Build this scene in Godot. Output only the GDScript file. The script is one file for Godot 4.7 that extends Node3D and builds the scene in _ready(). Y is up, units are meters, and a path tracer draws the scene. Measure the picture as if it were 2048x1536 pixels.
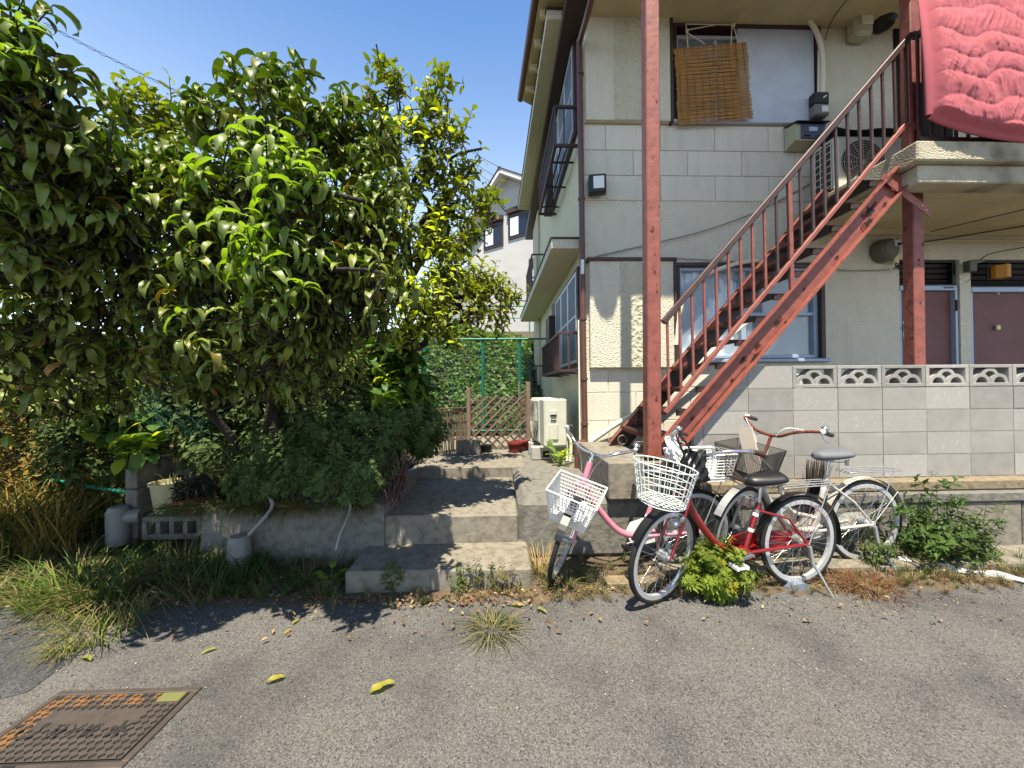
extends Node3D

var M := {}
var T := {}
var origin := {}
var rng := RandomNumberGenerator.new()
# lays a polygon of (x, distance back) on the ground
const FLAT := Transform3D(Basis(Vector3(1, 0, 0), Vector3(0, 0, -1), Vector3(0, 1, 0)), Vector3.ZERO)

func _ready() -> void:
	rng.seed = 20240611
	var cam := Camera3D.new()
	cam.name = "camera"
	cam.fov = 89.112
	cam.near = 0.05
	cam.far = 900.0
	cam.position = Vector3(0, 1.4, 0)
	cam.rotation_degrees = Vector3(0.55, -1.8, -0.5)
	add_child(cam)
	var we := WorldEnvironment.new()
	we.name = "world_environment"
	var env := Environment.new()
	env.background_mode = Environment.BG_SKY
	var sm := ProceduralSkyMaterial.new()
	sm.sky_top_color = Color(0.165, 0.305, 0.48)
	sm.sky_horizon_color = Color(0.82, 0.885, 0.93)
	sm.sky_curve = 0.23
	sm.sky_energy_multiplier = 1.0
	sm.ground_bottom_color = Color(0.26, 0.25, 0.24)
	sm.ground_horizon_color = Color(0.50, 0.54, 0.58)
	sm.sun_angle_max = 1.0
	var sky := Sky.new()
	sky.sky_material = sm
	env.sky = sky
	env.tonemap_mode = Environment.TONE_MAPPER_LINEAR
	env.tonemap_exposure = 3.5
	env.sdfgi_enabled = true
	env.ssao_enabled = true
	env.ssil_enabled = true
	we.environment = env
	add_child(we)
	var sun := DirectionalLight3D.new()
	sun.name = "sun"
	sun.light_energy = 1.15
	sun.light_color = Color(1.0, 0.955, 0.87)
	sun.light_angular_distance = 0.5
	sun.shadow_enabled = true
	sun.position = Vector3(-1, 9, 4)
	sun.look_at_from_position(Vector3.ZERO, Vector3(0.13, -2.5, -1.0), Vector3(0, 0, -1))
	add_child(sun)
	make_textures()
	make_materials()
	build_ground()
	build_steps()
	build_house()
	build_house_side()
	build_staircase()
	build_block_wall()
	build_background()
	build_bikes()
	build_house_things()
	build_left_things()
	build_yard_things()
	build_trees()
	build_low_plants()
	build_road_things()

# ---------------------------------------------------------------- mesh builder
class MB:
	var v := PackedVector3Array()
	var n := PackedVector3Array()
	var c := PackedColorArray()
	var col := Color.WHITE
	var tinted := false
	func tri(a: Vector3, b: Vector3, d: Vector3) -> void:
		var k := (b - a).cross(d - a)
		if k.length_squared() < 1e-16:
			return
		k = k.normalized()
		tri_n(a, b, d, k, k, k)
	func tri_n(a: Vector3, b: Vector3, d: Vector3, na: Vector3, nb: Vector3, nd: Vector3) -> void:
		v.push_back(a)
		v.push_back(d)
		v.push_back(b)
		n.push_back(na)
		n.push_back(nd)
		n.push_back(nb)
		if tinted:
			c.push_back(col)
			c.push_back(col)
			c.push_back(col)
	func quad(a: Vector3, b: Vector3, d: Vector3, e: Vector3) -> void:
		tri(a, b, d)
		tri(a, d, e)
	func out_tri(a: Vector3, b: Vector3, d: Vector3, mid: Vector3) -> void:
		if (b - a).cross(d - a).dot((a + b + d) / 3.0 - mid) < 0.0:
			tri(a, d, b)
		else:
			tri(a, b, d)
	func out_quad(a: Vector3, b: Vector3, d: Vector3, e: Vector3, mid: Vector3) -> void:
		out_tri(a, b, d, mid)
		out_tri(a, d, e, mid)
	func box(mid: Vector3, size: Vector3, ch := 0.0, bs := Basis()) -> void:
		var h := size / 2.0
		if ch <= 0.0:
			for ax in 3:
				var u := (ax + 1) % 3
				var w := (ax + 2) % 3
				for s: float in [-1.0, 1.0]:
					var q := []
					for k: Array in [[-1.0, -1.0], [1.0, -1.0], [1.0, 1.0], [-1.0, 1.0]]:
						var p := Vector3()
						p[ax] = h[ax] * s
						p[u] = h[u] * k[0]
						p[w] = h[w] * k[1]
						q.append(mid + bs * p)
					out_quad(q[0], q[1], q[2], q[3], mid)
			return
		ch = minf(ch, minf(h.x, minf(h.y, h.z)) * 0.9)
		var co := {}
		for sx in [-1, 1]:
			for sy in [-1, 1]:
				for sz in [-1, 1]:
					var s := Vector3(sx, sy, sz)
					var arr := []
					for ax in 3:
						var p := Vector3(s.x * (h.x - ch), s.y * (h.y - ch), s.z * (h.z - ch))
						p[ax] = s[ax] * h[ax]
						arr.append(mid + bs * p)
					co[Vector3i(sx, sy, sz)] = arr
					out_tri(arr[0], arr[1], arr[2], mid)
		for ax in 3:
			var u := (ax + 1) % 3
			var w := (ax + 2) % 3
			for s in [-1, 1]:
				var q := []
				for k: Array in [[-1, -1], [1, -1], [1, 1], [-1, 1]]:
					var key := Vector3i()
					key[ax] = s
					key[u] = k[0]
					key[w] = k[1]
					q.append(co[key][ax])
				out_quad(q[0], q[1], q[2], q[3], mid)
			for su in [-1, 1]:
				for sw in [-1, 1]:
					var k0 := Vector3i()
					k0[ax] = -1
					k0[u] = su
					k0[w] = sw
					var k1 := k0
					k1[ax] = 1
					out_quad(co[k0][u], co[k1][u], co[k1][w], co[k0][w], mid)
	func span(x0: float, x1: float, y0: float, y1: float, d0: float, d1: float, ch := 0.0) -> void:
		box(Vector3((x0 + x1) / 2, (y0 + y1) / 2, -(d0 + d1) / 2), Vector3(absf(x1 - x0), absf(y1 - y0), absf(d1 - d0)), ch)
	func bar(a: Vector3, b: Vector3, w: float, h: float, ch := 0.0, up := Vector3.UP) -> void:
		var z := (b - a).normalized()
		var x := up.cross(z)
		if x.length() < 0.01:
			x = Vector3.RIGHT.cross(z)
		x = x.normalized()
		var y := z.cross(x)
		box((a + b) / 2.0, Vector3(w, h, a.distance_to(b)), ch, Basis(x, y, z))
	func tube(pts: Array, r: Variant, sides := 6, caps := true) -> void:
		var cnt := pts.size()
		var side := Vector3()
		var ring := PackedVector3Array()
		var nor := PackedVector3Array()
		var last := PackedVector3Array()
		var lastn := PackedVector3Array()
		for i in cnt:
			var p: Vector3 = pts[i]
			var t: Vector3 = (pts[mini(i + 1, cnt - 1)] - pts[maxi(i - 1, 0)])
			t = t.normalized()
			if side == Vector3():
				side = t.cross(Vector3.UP if absf(t.y) < 0.9 else Vector3.RIGHT).normalized()
			else:
				side = (side - t * side.dot(t)).normalized()
			var o := t.cross(side)
			var rad: float = r[i] if r is Array else r
			ring = PackedVector3Array()
			nor = PackedVector3Array()
			for k in sides:
				var a := TAU * k / sides
				var q := side * cos(a) + o * sin(a)
				nor.push_back(q)
				ring.push_back(p + q * rad)
			if i > 0:
				for k in sides:
					var j := (k + 1) % sides
					tri_n(last[k], last[j], ring[j], lastn[k], lastn[j], nor[j])
					tri_n(last[k], ring[j], ring[k], lastn[k], nor[j], nor[k])
			if caps and (i == 0 or i == cnt - 1):
				for k in sides:
					out_tri(p, ring[k], ring[(k + 1) % sides], p - t if i == cnt - 1 else p + t)
			last = ring
			lastn = nor
	func lathe(prof: Array, xf: Transform3D, sides := 16) -> void:
		for i in prof.size() - 1:
			var a: Vector2 = prof[i]
			var b: Vector2 = prof[i + 1]
			var g := b - a
			var nn := Vector2(g.y, -g.x).normalized()
			for k in sides:
				var q0 := TAU * k / sides
				var q1 := TAU * (k + 1) / sides
				var e0 := Vector3(cos(q0), 0, -sin(q0))
				var e1 := Vector3(cos(q1), 0, -sin(q1))
				var y := Vector3.UP
				var n0 := xf.basis * (e0 * nn.x + y * nn.y)
				var n1 := xf.basis * (e1 * nn.x + y * nn.y)
				var p0 := xf * (e0 * a.x + y * a.y)
				var p1 := xf * (e1 * a.x + y * a.y)
				var p2 := xf * (e1 * b.x + y * b.y)
				var p3 := xf * (e0 * b.x + y * b.y)
				if a.x > 1e-6:
					tri_n(p0, p1, p2, n0, n1, n1)
				if b.x > 1e-6:
					tri_n(p0, p2, p3, n0, n1, n0)
	func ball(mid: Vector3, size: Vector3, la := 8, lo := 12, bs := Basis()) -> void:
		for i in la:
			for k in lo:
				var q := []
				for e: Array in [[i, k], [i, k + 1], [i + 1, k + 1], [i + 1, k]]:
					var th: float = PI * e[0] / la
					var ph: float = TAU * e[1] / lo
					q.append(Vector3(sin(th) * cos(ph), cos(th), sin(th) * sin(ph)))
				var pp := []
				var nn := []
				for e: Vector3 in q:
					pp.append(mid + bs * (e * size))
					nn.append((bs * (e / size)).normalized())
				tri_n(pp[0], pp[1], pp[2], nn[0], nn[1], nn[2])
				tri_n(pp[0], pp[2], pp[3], nn[0], nn[2], nn[3])
	func prism(poly: PackedVector2Array, depth: float, xf := Transform3D()) -> void:
		if Geometry2D.is_polygon_clockwise(poly):
			poly = poly.duplicate()
			poly.reverse()
		var area := 0.0
		for i in poly.size():
			area += poly[i].cross(poly[(i + 1) % poly.size()])
		if area < 0.0:
			poly = poly.duplicate()
			poly.reverse()
		var ix := Geometry2D.triangulate_polygon(poly)
		for i in range(0, ix.size(), 3):
			var a := poly[ix[i]]
			var b := poly[ix[i + 1]]
			var d := poly[ix[i + 2]]
			if (b - a).cross(d - a) < 0:
				var t := b
				b = d
				d = t
			tri(xf * Vector3(a.x, a.y, depth), xf * Vector3(b.x, b.y, depth), xf * Vector3(d.x, d.y, depth))
			tri(xf * Vector3(a.x, a.y, 0), xf * Vector3(d.x, d.y, 0), xf * Vector3(b.x, b.y, 0))
		for i in poly.size():
			var a := poly[i]
			var b := poly[(i + 1) % poly.size()]
			quad(xf * Vector3(a.x, a.y, 0), xf * Vector3(b.x, b.y, 0), xf * Vector3(b.x, b.y, depth), xf * Vector3(a.x, a.y, depth))
	func arc_band(mid: Vector3, ri: float, ro: float, a0: float, a1: float, depth: float, seg := 12) -> void:
		# an arch of rectangular section in the plane z = mid.z, going back by depth
		for i in seg:
			var p := lerpf(a0, a1, float(i) / seg)
			var q := lerpf(a0, a1, float(i + 1) / seg)
			var e := Vector3(cos(p), sin(p), 0)
			var f := Vector3(cos(q), sin(q), 0)
			var z := Vector3(0, 0, -depth)
			quad(mid + e * ri, mid + e * ro, mid + f * ro, mid + f * ri)
			quad(mid + e * ro, mid + e * ro + z, mid + f * ro + z, mid + f * ro)
			quad(mid + e * ri, mid + f * ri, mid + f * ri + z, mid + e * ri + z)
			quad(mid + e * ri + z, mid + f * ri + z, mid + f * ro + z, mid + e * ro + z)
	func sheet(fn: Callable, nu: int, nv: int, flip := false) -> void:
		var g := []
		for i in nu + 1:
			var row := PackedVector3Array()
			for j in nv + 1:
				row.push_back(fn.call(float(i) / nu, float(j) / nv))
			g.append(row)
		var nr := []
		for i in nu + 1:
			var row := PackedVector3Array()
			for j in nv + 1:
				var du: Vector3 = g[mini(i + 1, nu)][j] - g[maxi(i - 1, 0)][j]
				var dv: Vector3 = g[i][mini(j + 1, nv)] - g[i][maxi(j - 1, 0)]
				var k := du.cross(dv).normalized()
				row.push_back(-k if flip else k)
			nr.append(row)
		for i in nu:
			for j in nv:
				if flip:
					tri_n(g[i][j], g[i][j + 1], g[i + 1][j + 1], nr[i][j], nr[i][j + 1], nr[i + 1][j + 1])
					tri_n(g[i][j], g[i + 1][j + 1], g[i + 1][j], nr[i][j], nr[i + 1][j + 1], nr[i + 1][j])
				else:
					tri_n(g[i][j], g[i + 1][j], g[i + 1][j + 1], nr[i][j], nr[i + 1][j], nr[i + 1][j + 1])
					tri_n(g[i][j], g[i + 1][j + 1], g[i][j + 1], nr[i][j], nr[i + 1][j + 1], nr[i][j + 1])
	func mesh() -> ArrayMesh:
		var a := []
		a.resize(Mesh.ARRAY_MAX)
		a[Mesh.ARRAY_VERTEX] = v
		a[Mesh.ARRAY_NORMAL] = n
		if tinted:
			a[Mesh.ARRAY_COLOR] = c
		var m := ArrayMesh.new()
		m.add_surface_from_arrays(Mesh.PRIMITIVE_TRIANGLES, a)
		return m

# ---------------------------------------------------------------- objects
func numbered(called: String) -> String:
	if not has_node(NodePath(called)):
		return called
	var k := 1
	while has_node(NodePath("%s_%03d" % [called, k])):
		k += 1
	return "%s_%03d" % [called, k]

func tag(o: Node, label: String, category: String, group := "") -> Node:
	o.set_meta("label", label)
	o.set_meta("category", category)
	if group != "":
		o.set_meta("group", group)
	return o

func thing(called: String, label: String, category: String, at := Vector3.ZERO, group := "", turn := 0.0) -> Node3D:
	var o := Node3D.new()
	o.name = numbered(called)
	add_child(o)
	o.position = at
	o.rotation.y = turn
	origin[o] = at
	tag(o, label, category, group)
	return o

func child_name(par: Node, called: String) -> String:
	if not par.has_node(NodePath(called)):
		return called
	var d: Dictionary = par.get_meta("names") if par.has_meta("names") else {}
	var k: int = d.get(called, 0) + 1
	d[called] = k
	par.set_meta("names", d)
	return "%s_%03d" % [called, k]

# a part whose mesh was drawn in world coordinates, under a thing that is only moved
func pt(par: Node, called: String, mb: MB, m: Material, kind := "") -> MeshInstance3D:
	var o := pl(par, called, mb, m, kind)
	if origin.has(par):
		o.position = -origin[par]
	return o

# a part whose mesh was drawn in the coordinates of its parent
func pl(par: Node, called: String, mb: MB, m: Material, kind := "") -> MeshInstance3D:
	var o := MeshInstance3D.new()
	o.name = child_name(par, called)
	o.mesh = mb.mesh()
	o.material_override = m
	par.add_child(o, true)
	if kind != "":
		o.set_meta("kind", kind)
	return o

func pm(par: Node, called: String, mesh: Mesh, m: Material, xf: Transform3D) -> MeshInstance3D:
	var o := MeshInstance3D.new()
	o.name = child_name(par, called)
	o.mesh = mesh
	o.material_override = m
	o.transform = xf
	par.add_child(o, true)
	return o

func lone(called: String, label: String, category: String, mb: MB, m: Material, group := "") -> MeshInstance3D:
	var o := MeshInstance3D.new()
	o.name = numbered(called)
	o.mesh = mb.mesh()
	o.material_override = m
	add_child(o)
	tag(o, label, category, group)
	return o

func struct(called: String, mb: MB, m: Material, kind := "structure") -> MeshInstance3D:
	var o := MeshInstance3D.new()
	o.name = numbered(called)
	o.mesh = mb.mesh()
	o.material_override = m
	add_child(o)
	o.set_meta("kind", kind)
	return o

func many(par: Node, called: String, mesh: Mesh, m: Material, xfs: Array, cols: Array) -> MultiMeshInstance3D:
	var mm := MultiMesh.new()
	mm.transform_format = MultiMesh.TRANSFORM_3D
	mm.use_colors = true
	mm.mesh = mesh
	mm.instance_count = xfs.size()
	for i in xfs.size():
		mm.set_instance_transform(i, xfs[i])
		mm.set_instance_color(i, cols[i])
	var o := MultiMeshInstance3D.new()
	o.name = child_name(par, called)
	o.multimesh = mm
	o.material_override = m
	par.add_child(o, true)
	o.set_meta("kind", "stuff")
	return o

func rf(a: float, b: float) -> float:
	return rng.randf_range(a, b)

func rv() -> Vector3:
	var v := Vector3(rf(-1, 1), rf(-1, 1), rf(-1, 1))
	while v.length() > 1.0 or v.length() < 0.05:
		v = Vector3(rf(-1, 1), rf(-1, 1), rf(-1, 1))
	return v.normalized()

# a smooth curve through points
func curve(pts: Array, step := 5) -> Array:
	var out := []
	for i in pts.size() - 1:
		var p0: Vector3 = pts[maxi(i - 1, 0)]
		var p1: Vector3 = pts[i]
		var p2: Vector3 = pts[i + 1]
		var p3: Vector3 = pts[mini(i + 2, pts.size() - 1)]
		for k in step:
			out.append(p1.cubic_interpolate(p2, p0, p3, float(k) / step))
	out.append(pts[-1])
	return out

# ---------------------------------------------------------------- textures and materials
func ntex(key: String, size: int, freq: float, kind: int, oct: int, stops: Array, normal := false) -> NoiseTexture2D:
	var f := FastNoiseLite.new()
	f.seed = hash(key) % 10000
	f.noise_type = kind
	f.frequency = freq
	f.fractal_type = FastNoiseLite.FRACTAL_FBM if oct > 1 else FastNoiseLite.FRACTAL_NONE
	f.fractal_octaves = oct
	if kind == FastNoiseLite.TYPE_CELLULAR:
		f.cellular_return_type = FastNoiseLite.RETURN_DISTANCE
	var t := NoiseTexture2D.new()
	t.width = size
	t.height = size
	t.seamless = true
	t.noise = f
	t.as_normal_map = normal
	if not stops.is_empty():
		var g := Gradient.new()
		var off := PackedFloat32Array()
		var col := PackedColorArray()
		for s: Array in stops:
			off.push_back(s[0])
			col.push_back(Color(s[1], s[1] if s.size() < 3 else s[2], s[1] if s.size() < 3 else s[3]))
		g.offsets = off
		g.colors = col
		t.color_ramp = g
	T[key] = t
	return t

func make_textures() -> void:
	var sx := FastNoiseLite.TYPE_SIMPLEX_SMOOTH
	var ce := FastNoiseLite.TYPE_CELLULAR
	ntex("grain", 512, 0.22, sx, 3, [[0.1, 0.80], [0.5, 0.94], [0.9, 1.0]])
	ntex("fine", 512, 0.45, sx, 2, [[0.1, 0.74], [0.45, 0.93], [0.9, 1.0]])
	ntex("blotch", 512, 0.012, sx, 5, [[0.1, 0.84], [0.5, 0.95], [0.85, 1.0]])
	ntex("faint", 512, 0.010, sx, 5, [[0.1, 0.92], [0.5, 0.97], [0.85, 1.0]])
	ntex("stain", 512, 0.008, sx, 5, [[0.12, 0.58, 0.56, 0.52], [0.42, 0.88, 0.87, 0.85], [0.75, 1.0]])
	ntex("wear", 512, 0.014, sx, 6, [[0.1, 0.80, 0.80, 0.81], [0.35, 0.93], [0.6, 1.0], [0.9, 1.0, 0.98, 0.95]])
	ntex("drip", 512, 0.02, sx, 4, [[0.1, 0.965, 0.96, 0.95], [0.4, 0.995], [0.7, 1.0]])
	ntex("streak", 512, 0.03, sx, 6, [[0.1, 0.78, 0.77, 0.74], [0.45, 0.93], [0.75, 1.0]])
	ntex("stucco_bump", 512, 0.075, sx, 3, [])
	ntex("rough_bump", 512, 0.028, ce, 3, [])
	ntex("grain_bump", 512, 0.3, sx, 3, [])
	ntex("wave_bump", 512, 0.02, sx, 3, [])
	ntex("rust_mask", 512, 0.02, sx, 5, [[0.74, 0.0], [0.80, 0.9]])
	ntex("rust", 256, 0.05, sx, 4, [[0.2, 0.16, 0.07, 0.04], [0.5, 0.40, 0.19, 0.11], [0.8, 0.55, 0.30, 0.16]])
	ntex("leafy", 256, 0.08, sx, 3, [[0.2, 0.75], [0.6, 1.0]])
	ntex("scuff_mask", 512, 0.018, sx, 5, [[0.62, 0.0], [0.85, 0.2]])
	ntex("pale", 128, 0.05, sx, 2, [[0.2, 0.72], [0.8, 0.85]])
	ntex("moss", 128, 0.05, sx, 3, [[0.2, 0.16, 0.15, 0.11], [0.8, 0.30, 0.28, 0.22]])
	ntex("moss_mask", 512, 0.009, sx, 5, [[0.50, 0.0], [0.68, 0.85]])
	asphalt()

func asphalt() -> void:
	var n := 1024
	var f := FastNoiseLite.new()
	f.seed = 5
	f.noise_type = FastNoiseLite.TYPE_CELLULAR
	f.frequency = 0.135
	f.fractal_type = FastNoiseLite.FRACTAL_NONE
	f.cellular_return_type = FastNoiseLite.RETURN_CELL_VALUE
	var val := f.get_seamless_image(n, n, false, false, 0.04).get_data()
	f.cellular_return_type = FastNoiseLite.RETURN_DISTANCE2_SUB
	var dis := f.get_seamless_image(n, n, false, false, 0.04).get_data()
	var g := FastNoiseLite.new()
	g.seed = 9
	g.frequency = 0.5
	var fin := g.get_seamless_image(n, n, false, false, 0.04).get_data()
	var col := PackedByteArray()
	col.resize(n * n * 3)
	var hei := PackedByteArray()
	hei.resize(n * n)
	for i in n * n:
		var e := clampf(dis[i] / 90.0, 0.0, 1.0)
		var q := val[i]
		var b := 128.0
		if q < 22:
			b = 88.0
		elif q < 120:
			b = 124.0 + (q % 17) * 1.2
		elif q < 215:
			b = 142.0 + (q % 23) * 1.3
		else:
			b = 180.0
		b = lerpf(110.0, b, clampf(e * 2.2, 0.0, 1.0)) * (0.86 + fin[i] / 1000.0)
		col[i * 3] = int(clampf(b, 0, 255))
		col[i * 3 + 1] = int(clampf(b * 0.985, 0, 255))
		col[i * 3 + 2] = int(clampf(b * (0.955 + (q % 5) * 0.008), 0, 255))
		hei[i] = int(clampf(e * 150.0 + fin[i] * 0.2, 0, 255))
	T.asphalt = ImageTexture.create_from_image(Image.create_from_data(n, n, false, Image.FORMAT_RGB8, col))
	T.asphalt_bump = ImageTexture.create_from_image(Image.create_from_data(n, n, false, Image.FORMAT_L8, hei))

func mt(key: String, col: Color, rough := 0.8, metal := 0.0) -> StandardMaterial3D:
	var m := StandardMaterial3D.new()
	m.albedo_color = col
	m.roughness = rough
	m.metallic = metal
	m.resource_name = key
	M[key] = m
	return m

# world-mapped grain texture, a relief and a layer of blotches over it
func surf(key: String, col: Color, rough: float, tex: String, scale: float, bump := "", depth := 0.0, over := "", mask := "", over_scale := 0.4, blend := BaseMaterial3D.BLEND_MODE_MUL) -> StandardMaterial3D:
	var m := mt(key, col, rough)
	if tex != "":
		m.albedo_texture = T[tex]
	m.uv1_triplanar = true
	m.uv1_world_triplanar = true
	m.uv1_scale = Vector3.ONE * scale
	if bump != "":
		m.heightmap_enabled = true
		m.heightmap_texture = T[bump]
		m.heightmap_scale = depth
	if over != "":
		m.detail_enabled = true
		m.detail_albedo = T[over]
		m.detail_blend_mode = blend
		m.detail_uv_layer = BaseMaterial3D.DETAIL_UV_2
		m.uv2_triplanar = true
		m.uv2_world_triplanar = true
		m.uv2_scale = Vector3.ONE * over_scale
		if mask != "":
			m.detail_mask = T[mask]
	return m

func make_materials() -> void:
	var mix := BaseMaterial3D.BLEND_MODE_MIX
	surf("asphalt", Color(0.61, 0.61, 0.605), 0.9, "asphalt", 1.25, "asphalt_bump", 0.12, "wear", "", 0.17)
	surf("asphalt_dark", Color(0.47, 0.485, 0.50), 0.9, "asphalt", 0.8, "asphalt_bump", 0.35, "blotch", "", 0.5)
	surf("soil", Color(0.21, 0.18, 0.14), 0.95, "grain", 2.0, "rough_bump", 1.5, "stain", "", 0.8)
	surf("soil_dry", Color(0.37, 0.315, 0.25), 0.95, "grain", 2.0, "rough_bump", 1.2, "blotch", "", 0.8)
	surf("concrete", Color(0.515, 0.49, 0.44), 0.9, "grain", 1.6, "rough_bump", 0.25, "streak", "", 0.6)
	surf("concrete_old", Color(0.46, 0.45, 0.42), 0.92, "fine", 1.4, "rough_bump", 0.5, "streak", "", 0.7)
	surf("concrete_tan", Color(0.53, 0.475, 0.38), 0.92, "grain", 1.4, "rough_bump", 0.4, "streak", "", 0.8)
	for i in 4:
		var t: float = [0.615, 0.65, 0.59, 0.63][i]
		surf("block_%s" % ["a", "b", "c", "d"][i], Color(t, t * 0.985, t * 0.95), 0.95, "fine", 1.5 + 0.2 * i, "grain_bump", 0.35, "faint", "", 0.9 + 0.2 * i)
	for k: String in ["block_b", "block_d"]:
		M[k].detail_albedo = T.pale
		M[k].detail_mask = T.scuff_mask
		M[k].detail_blend_mode = mix
		M[k].uv2_scale = Vector3.ONE * 0.6
	surf("mortar", Color(0.74, 0.72, 0.66), 0.95, "fine", 2.0, "grain_bump", 0.3)
	surf("stucco", Color(0.85, 0.825, 0.745), 0.92, "grain", 1.0, "stucco_bump", 0.9, "faint", "", 0.28)
	surf("stucco_green", Color(0.83, 0.81, 0.69), 0.92, "grain", 1.0, "stucco_bump", 0.55, "stain", "", 0.22)
	surf("stucco_rough", Color(0.78, 0.76, 0.67), 0.92, "grain", 1.0, "rough_bump", 2.2, "faint", "", 0.4)
	for i in 3:
		var t: float = [0.855, 0.84, 0.865][i]
		surf("siding_%s" % ["a", "b", "c"][i], Color(t, t * 0.975, t * 0.90), 0.9, "fine", 1.1, "stucco_bump", 0.3, "faint", "", 0.3 + 0.05 * i)
	for k: String in ["stucco", "stucco_green", "stucco_rough", "siding_a", "siding_b", "siding_c"]:
		M[k].detail_albedo = T.drip
		M[k].uv2_scale = Vector3(0.6, 0.13, 0.6)
	surf("soffit", Color(0.80, 0.74, 0.58), 0.92, "grain", 0.8, "stucco_bump", 0.25, "faint", "", 0.4)
	surf("slab", Color(0.74, 0.71, 0.62), 0.92, "fine", 1.2, "stucco_bump", 0.7, "stain", "", 0.35)
	surf("paint_red", Color(0.52, 0.285, 0.24), 0.55, "blotch", 1.3, "wave_bump", 0.15, "rust", "rust_mask", 1.8, mix)
	surf("paint_brown", Color(0.27, 0.185, 0.175), 0.5, "blotch", 1.5, "", 0.0, "rust", "rust_mask", 0.7, mix)
	surf("rusty", Color(0.42, 0.24, 0.17), 0.85, "rust", 3.0, "grain_bump", 0.3)
	M.rusty.albedo_color = Color(0.95, 0.85, 0.8)
	surf("tread_steel", Color(0.19, 0.125, 0.11), 0.7, "grain", 2.0, "", 0.0, "rust", "rust_mask", 1.1, mix)
	surf("trim", Color(0.25, 0.17, 0.15), 0.55, "grain", 1.0)
	surf("pipe_brown", Color(0.36, 0.23, 0.195), 0.45, "faint", 1.0)
	surf("door_maroon", Color(0.45, 0.27, 0.265), 0.6, "fine", 0.9, "", 0.0, "faint", "", 0.8)
	surf("bark", Color(0.155, 0.125, 0.10), 0.95, "grain", 3.0, "rough_bump", 1.0)
	surf("wood_grey", Color(0.50, 0.42, 0.37), 0.9, "grain", 2.5, "grain_bump", 0.3)
	surf("wood_dark", Color(0.34, 0.27, 0.23), 0.9, "grain", 2.5)
	surf("reed", Color(0.40, 0.35, 0.29), 0.9, "grain", 3.0)
	surf("bamboo", Color(0.84, 0.62, 0.33), 0.75, "grain", 2.5, "", 0.0, "blotch", "", 1.5)
	mt("black_metal", Color(0.055, 0.045, 0.045), 0.5)
	mt("void", Color(0.03, 0.03, 0.032), 0.9)
	mt("alu", Color(0.72, 0.74, 0.77), 0.42, 0.35)
	mt("alu_blue", Color(0.58, 0.64, 0.72), 0.45, 0.2)
	mt("white_paint", Color(0.88, 0.88, 0.86), 0.5)
	surf("white_wall", Color(0.71, 0.71, 0.70), 0.8, "faint", 0.3)
	surf("grey_wall", Color(0.60, 0.61, 0.63), 0.8, "faint", 0.3)
	surf("shutter_panel", Color(0.74, 0.775, 0.82), 0.6, "faint", 0.5)
	mt("curtain", Color(0.80, 0.84, 0.88), 0.85)
	mt("screen_dark", Color(0.30, 0.34, 0.39), 0.6)
	var g := mt("glass", Color(0.75, 0.82, 0.86, 0.16), 0.04)
	g.transparency = BaseMaterial3D.TRANSPARENCY_ALPHA
	surf("ac_white", Color(0.75, 0.75, 0.69), 0.5, "faint", 0.8)
	mt("dark_grille", Color(0.13, 0.14, 0.15), 0.6)
	mt("meter_beige", Color(0.66, 0.65, 0.55), 0.5)
	mt("meter_olive", Color(0.34, 0.34, 0.29), 0.5)
	mt("meter_black", Color(0.06, 0.065, 0.07), 0.4)
	mt("tape_white", Color(0.84, 0.82, 0.74), 0.6)
	mt("mail_blue", Color(0.30, 0.29, 0.36), 0.45, 0.2)
	mt("yellow", Color(0.70, 0.48, 0.08), 0.5)
	mt("cream_plastic", Color(0.82, 0.78, 0.55), 0.5)
	mt("wire", Color(0.06, 0.055, 0.05), 0.6)
	mt("wire_pale", Color(0.50, 0.47, 0.40), 0.7)
	mt("rope", Color(0.80, 0.76, 0.66), 0.9)
	mt("lamp_face", Color(0.85, 0.86, 0.86), 0.3)
	mt("chrome", Color(0.78, 0.79, 0.80), 0.22, 0.95)
	mt("steel", Color(0.66, 0.67, 0.67), 0.42, 0.7)
	mt("rim_alu", Color(0.78, 0.79, 0.80), 0.35, 0.5)
	mt("rubber", Color(0.075, 0.075, 0.078), 0.75)
	mt("black_plastic", Color(0.045, 0.048, 0.055), 0.42)
	mt("saddle_black", Color(0.075, 0.078, 0.085), 0.45)
	mt("saddle_grey", Color(0.34, 0.35, 0.37), 0.65)
	mt("grip_brown", Color(0.25, 0.13, 0.11), 0.6)
	mt("grip_grey", Color(0.24, 0.23, 0.225), 0.7)
	var r := mt("bike_red", Color(0.44, 0.022, 0.042), 0.3)
	r.clearcoat_enabled = true
	r.clearcoat = 0.7
	r.clearcoat_roughness = 0.15
	var p := mt("bike_pink", Color(0.72, 0.45, 0.52), 0.35)
	p.clearcoat_enabled = true
	p.clearcoat = 0.5
	var w := surf("bike_white", Color(0.72, 0.71, 0.67), 0.4, "blotch", 2.5, "", 0.0, "rust", "rust_mask", 2.6, mix)
	w.clearcoat_enabled = true
	w.clearcoat = 0.3
	mt("basket_white", Color(0.86, 0.86, 0.85), 0.4)
	mt("basket_wire", Color(0.80, 0.83, 0.81), 0.4)
	mt("basket_grey", Color(0.27, 0.25, 0.23), 0.6, 0.3)
	mt("card", Color(0.62, 0.58, 0.54), 0.9)
	var b := mt("bag_black", Color(0.03, 0.03, 0.035), 0.38)
	b.specular_mode = BaseMaterial3D.SPECULAR_SCHLICK_GGX
	var fu := surf("futon", Color(0.73, 0.365, 0.40), 0.95, "fine", 3.0, "grain_bump", 0.45)
	fu.rim_enabled = true
	fu.rim = 0.35
	fu.rim_tint = 0.5
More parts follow.
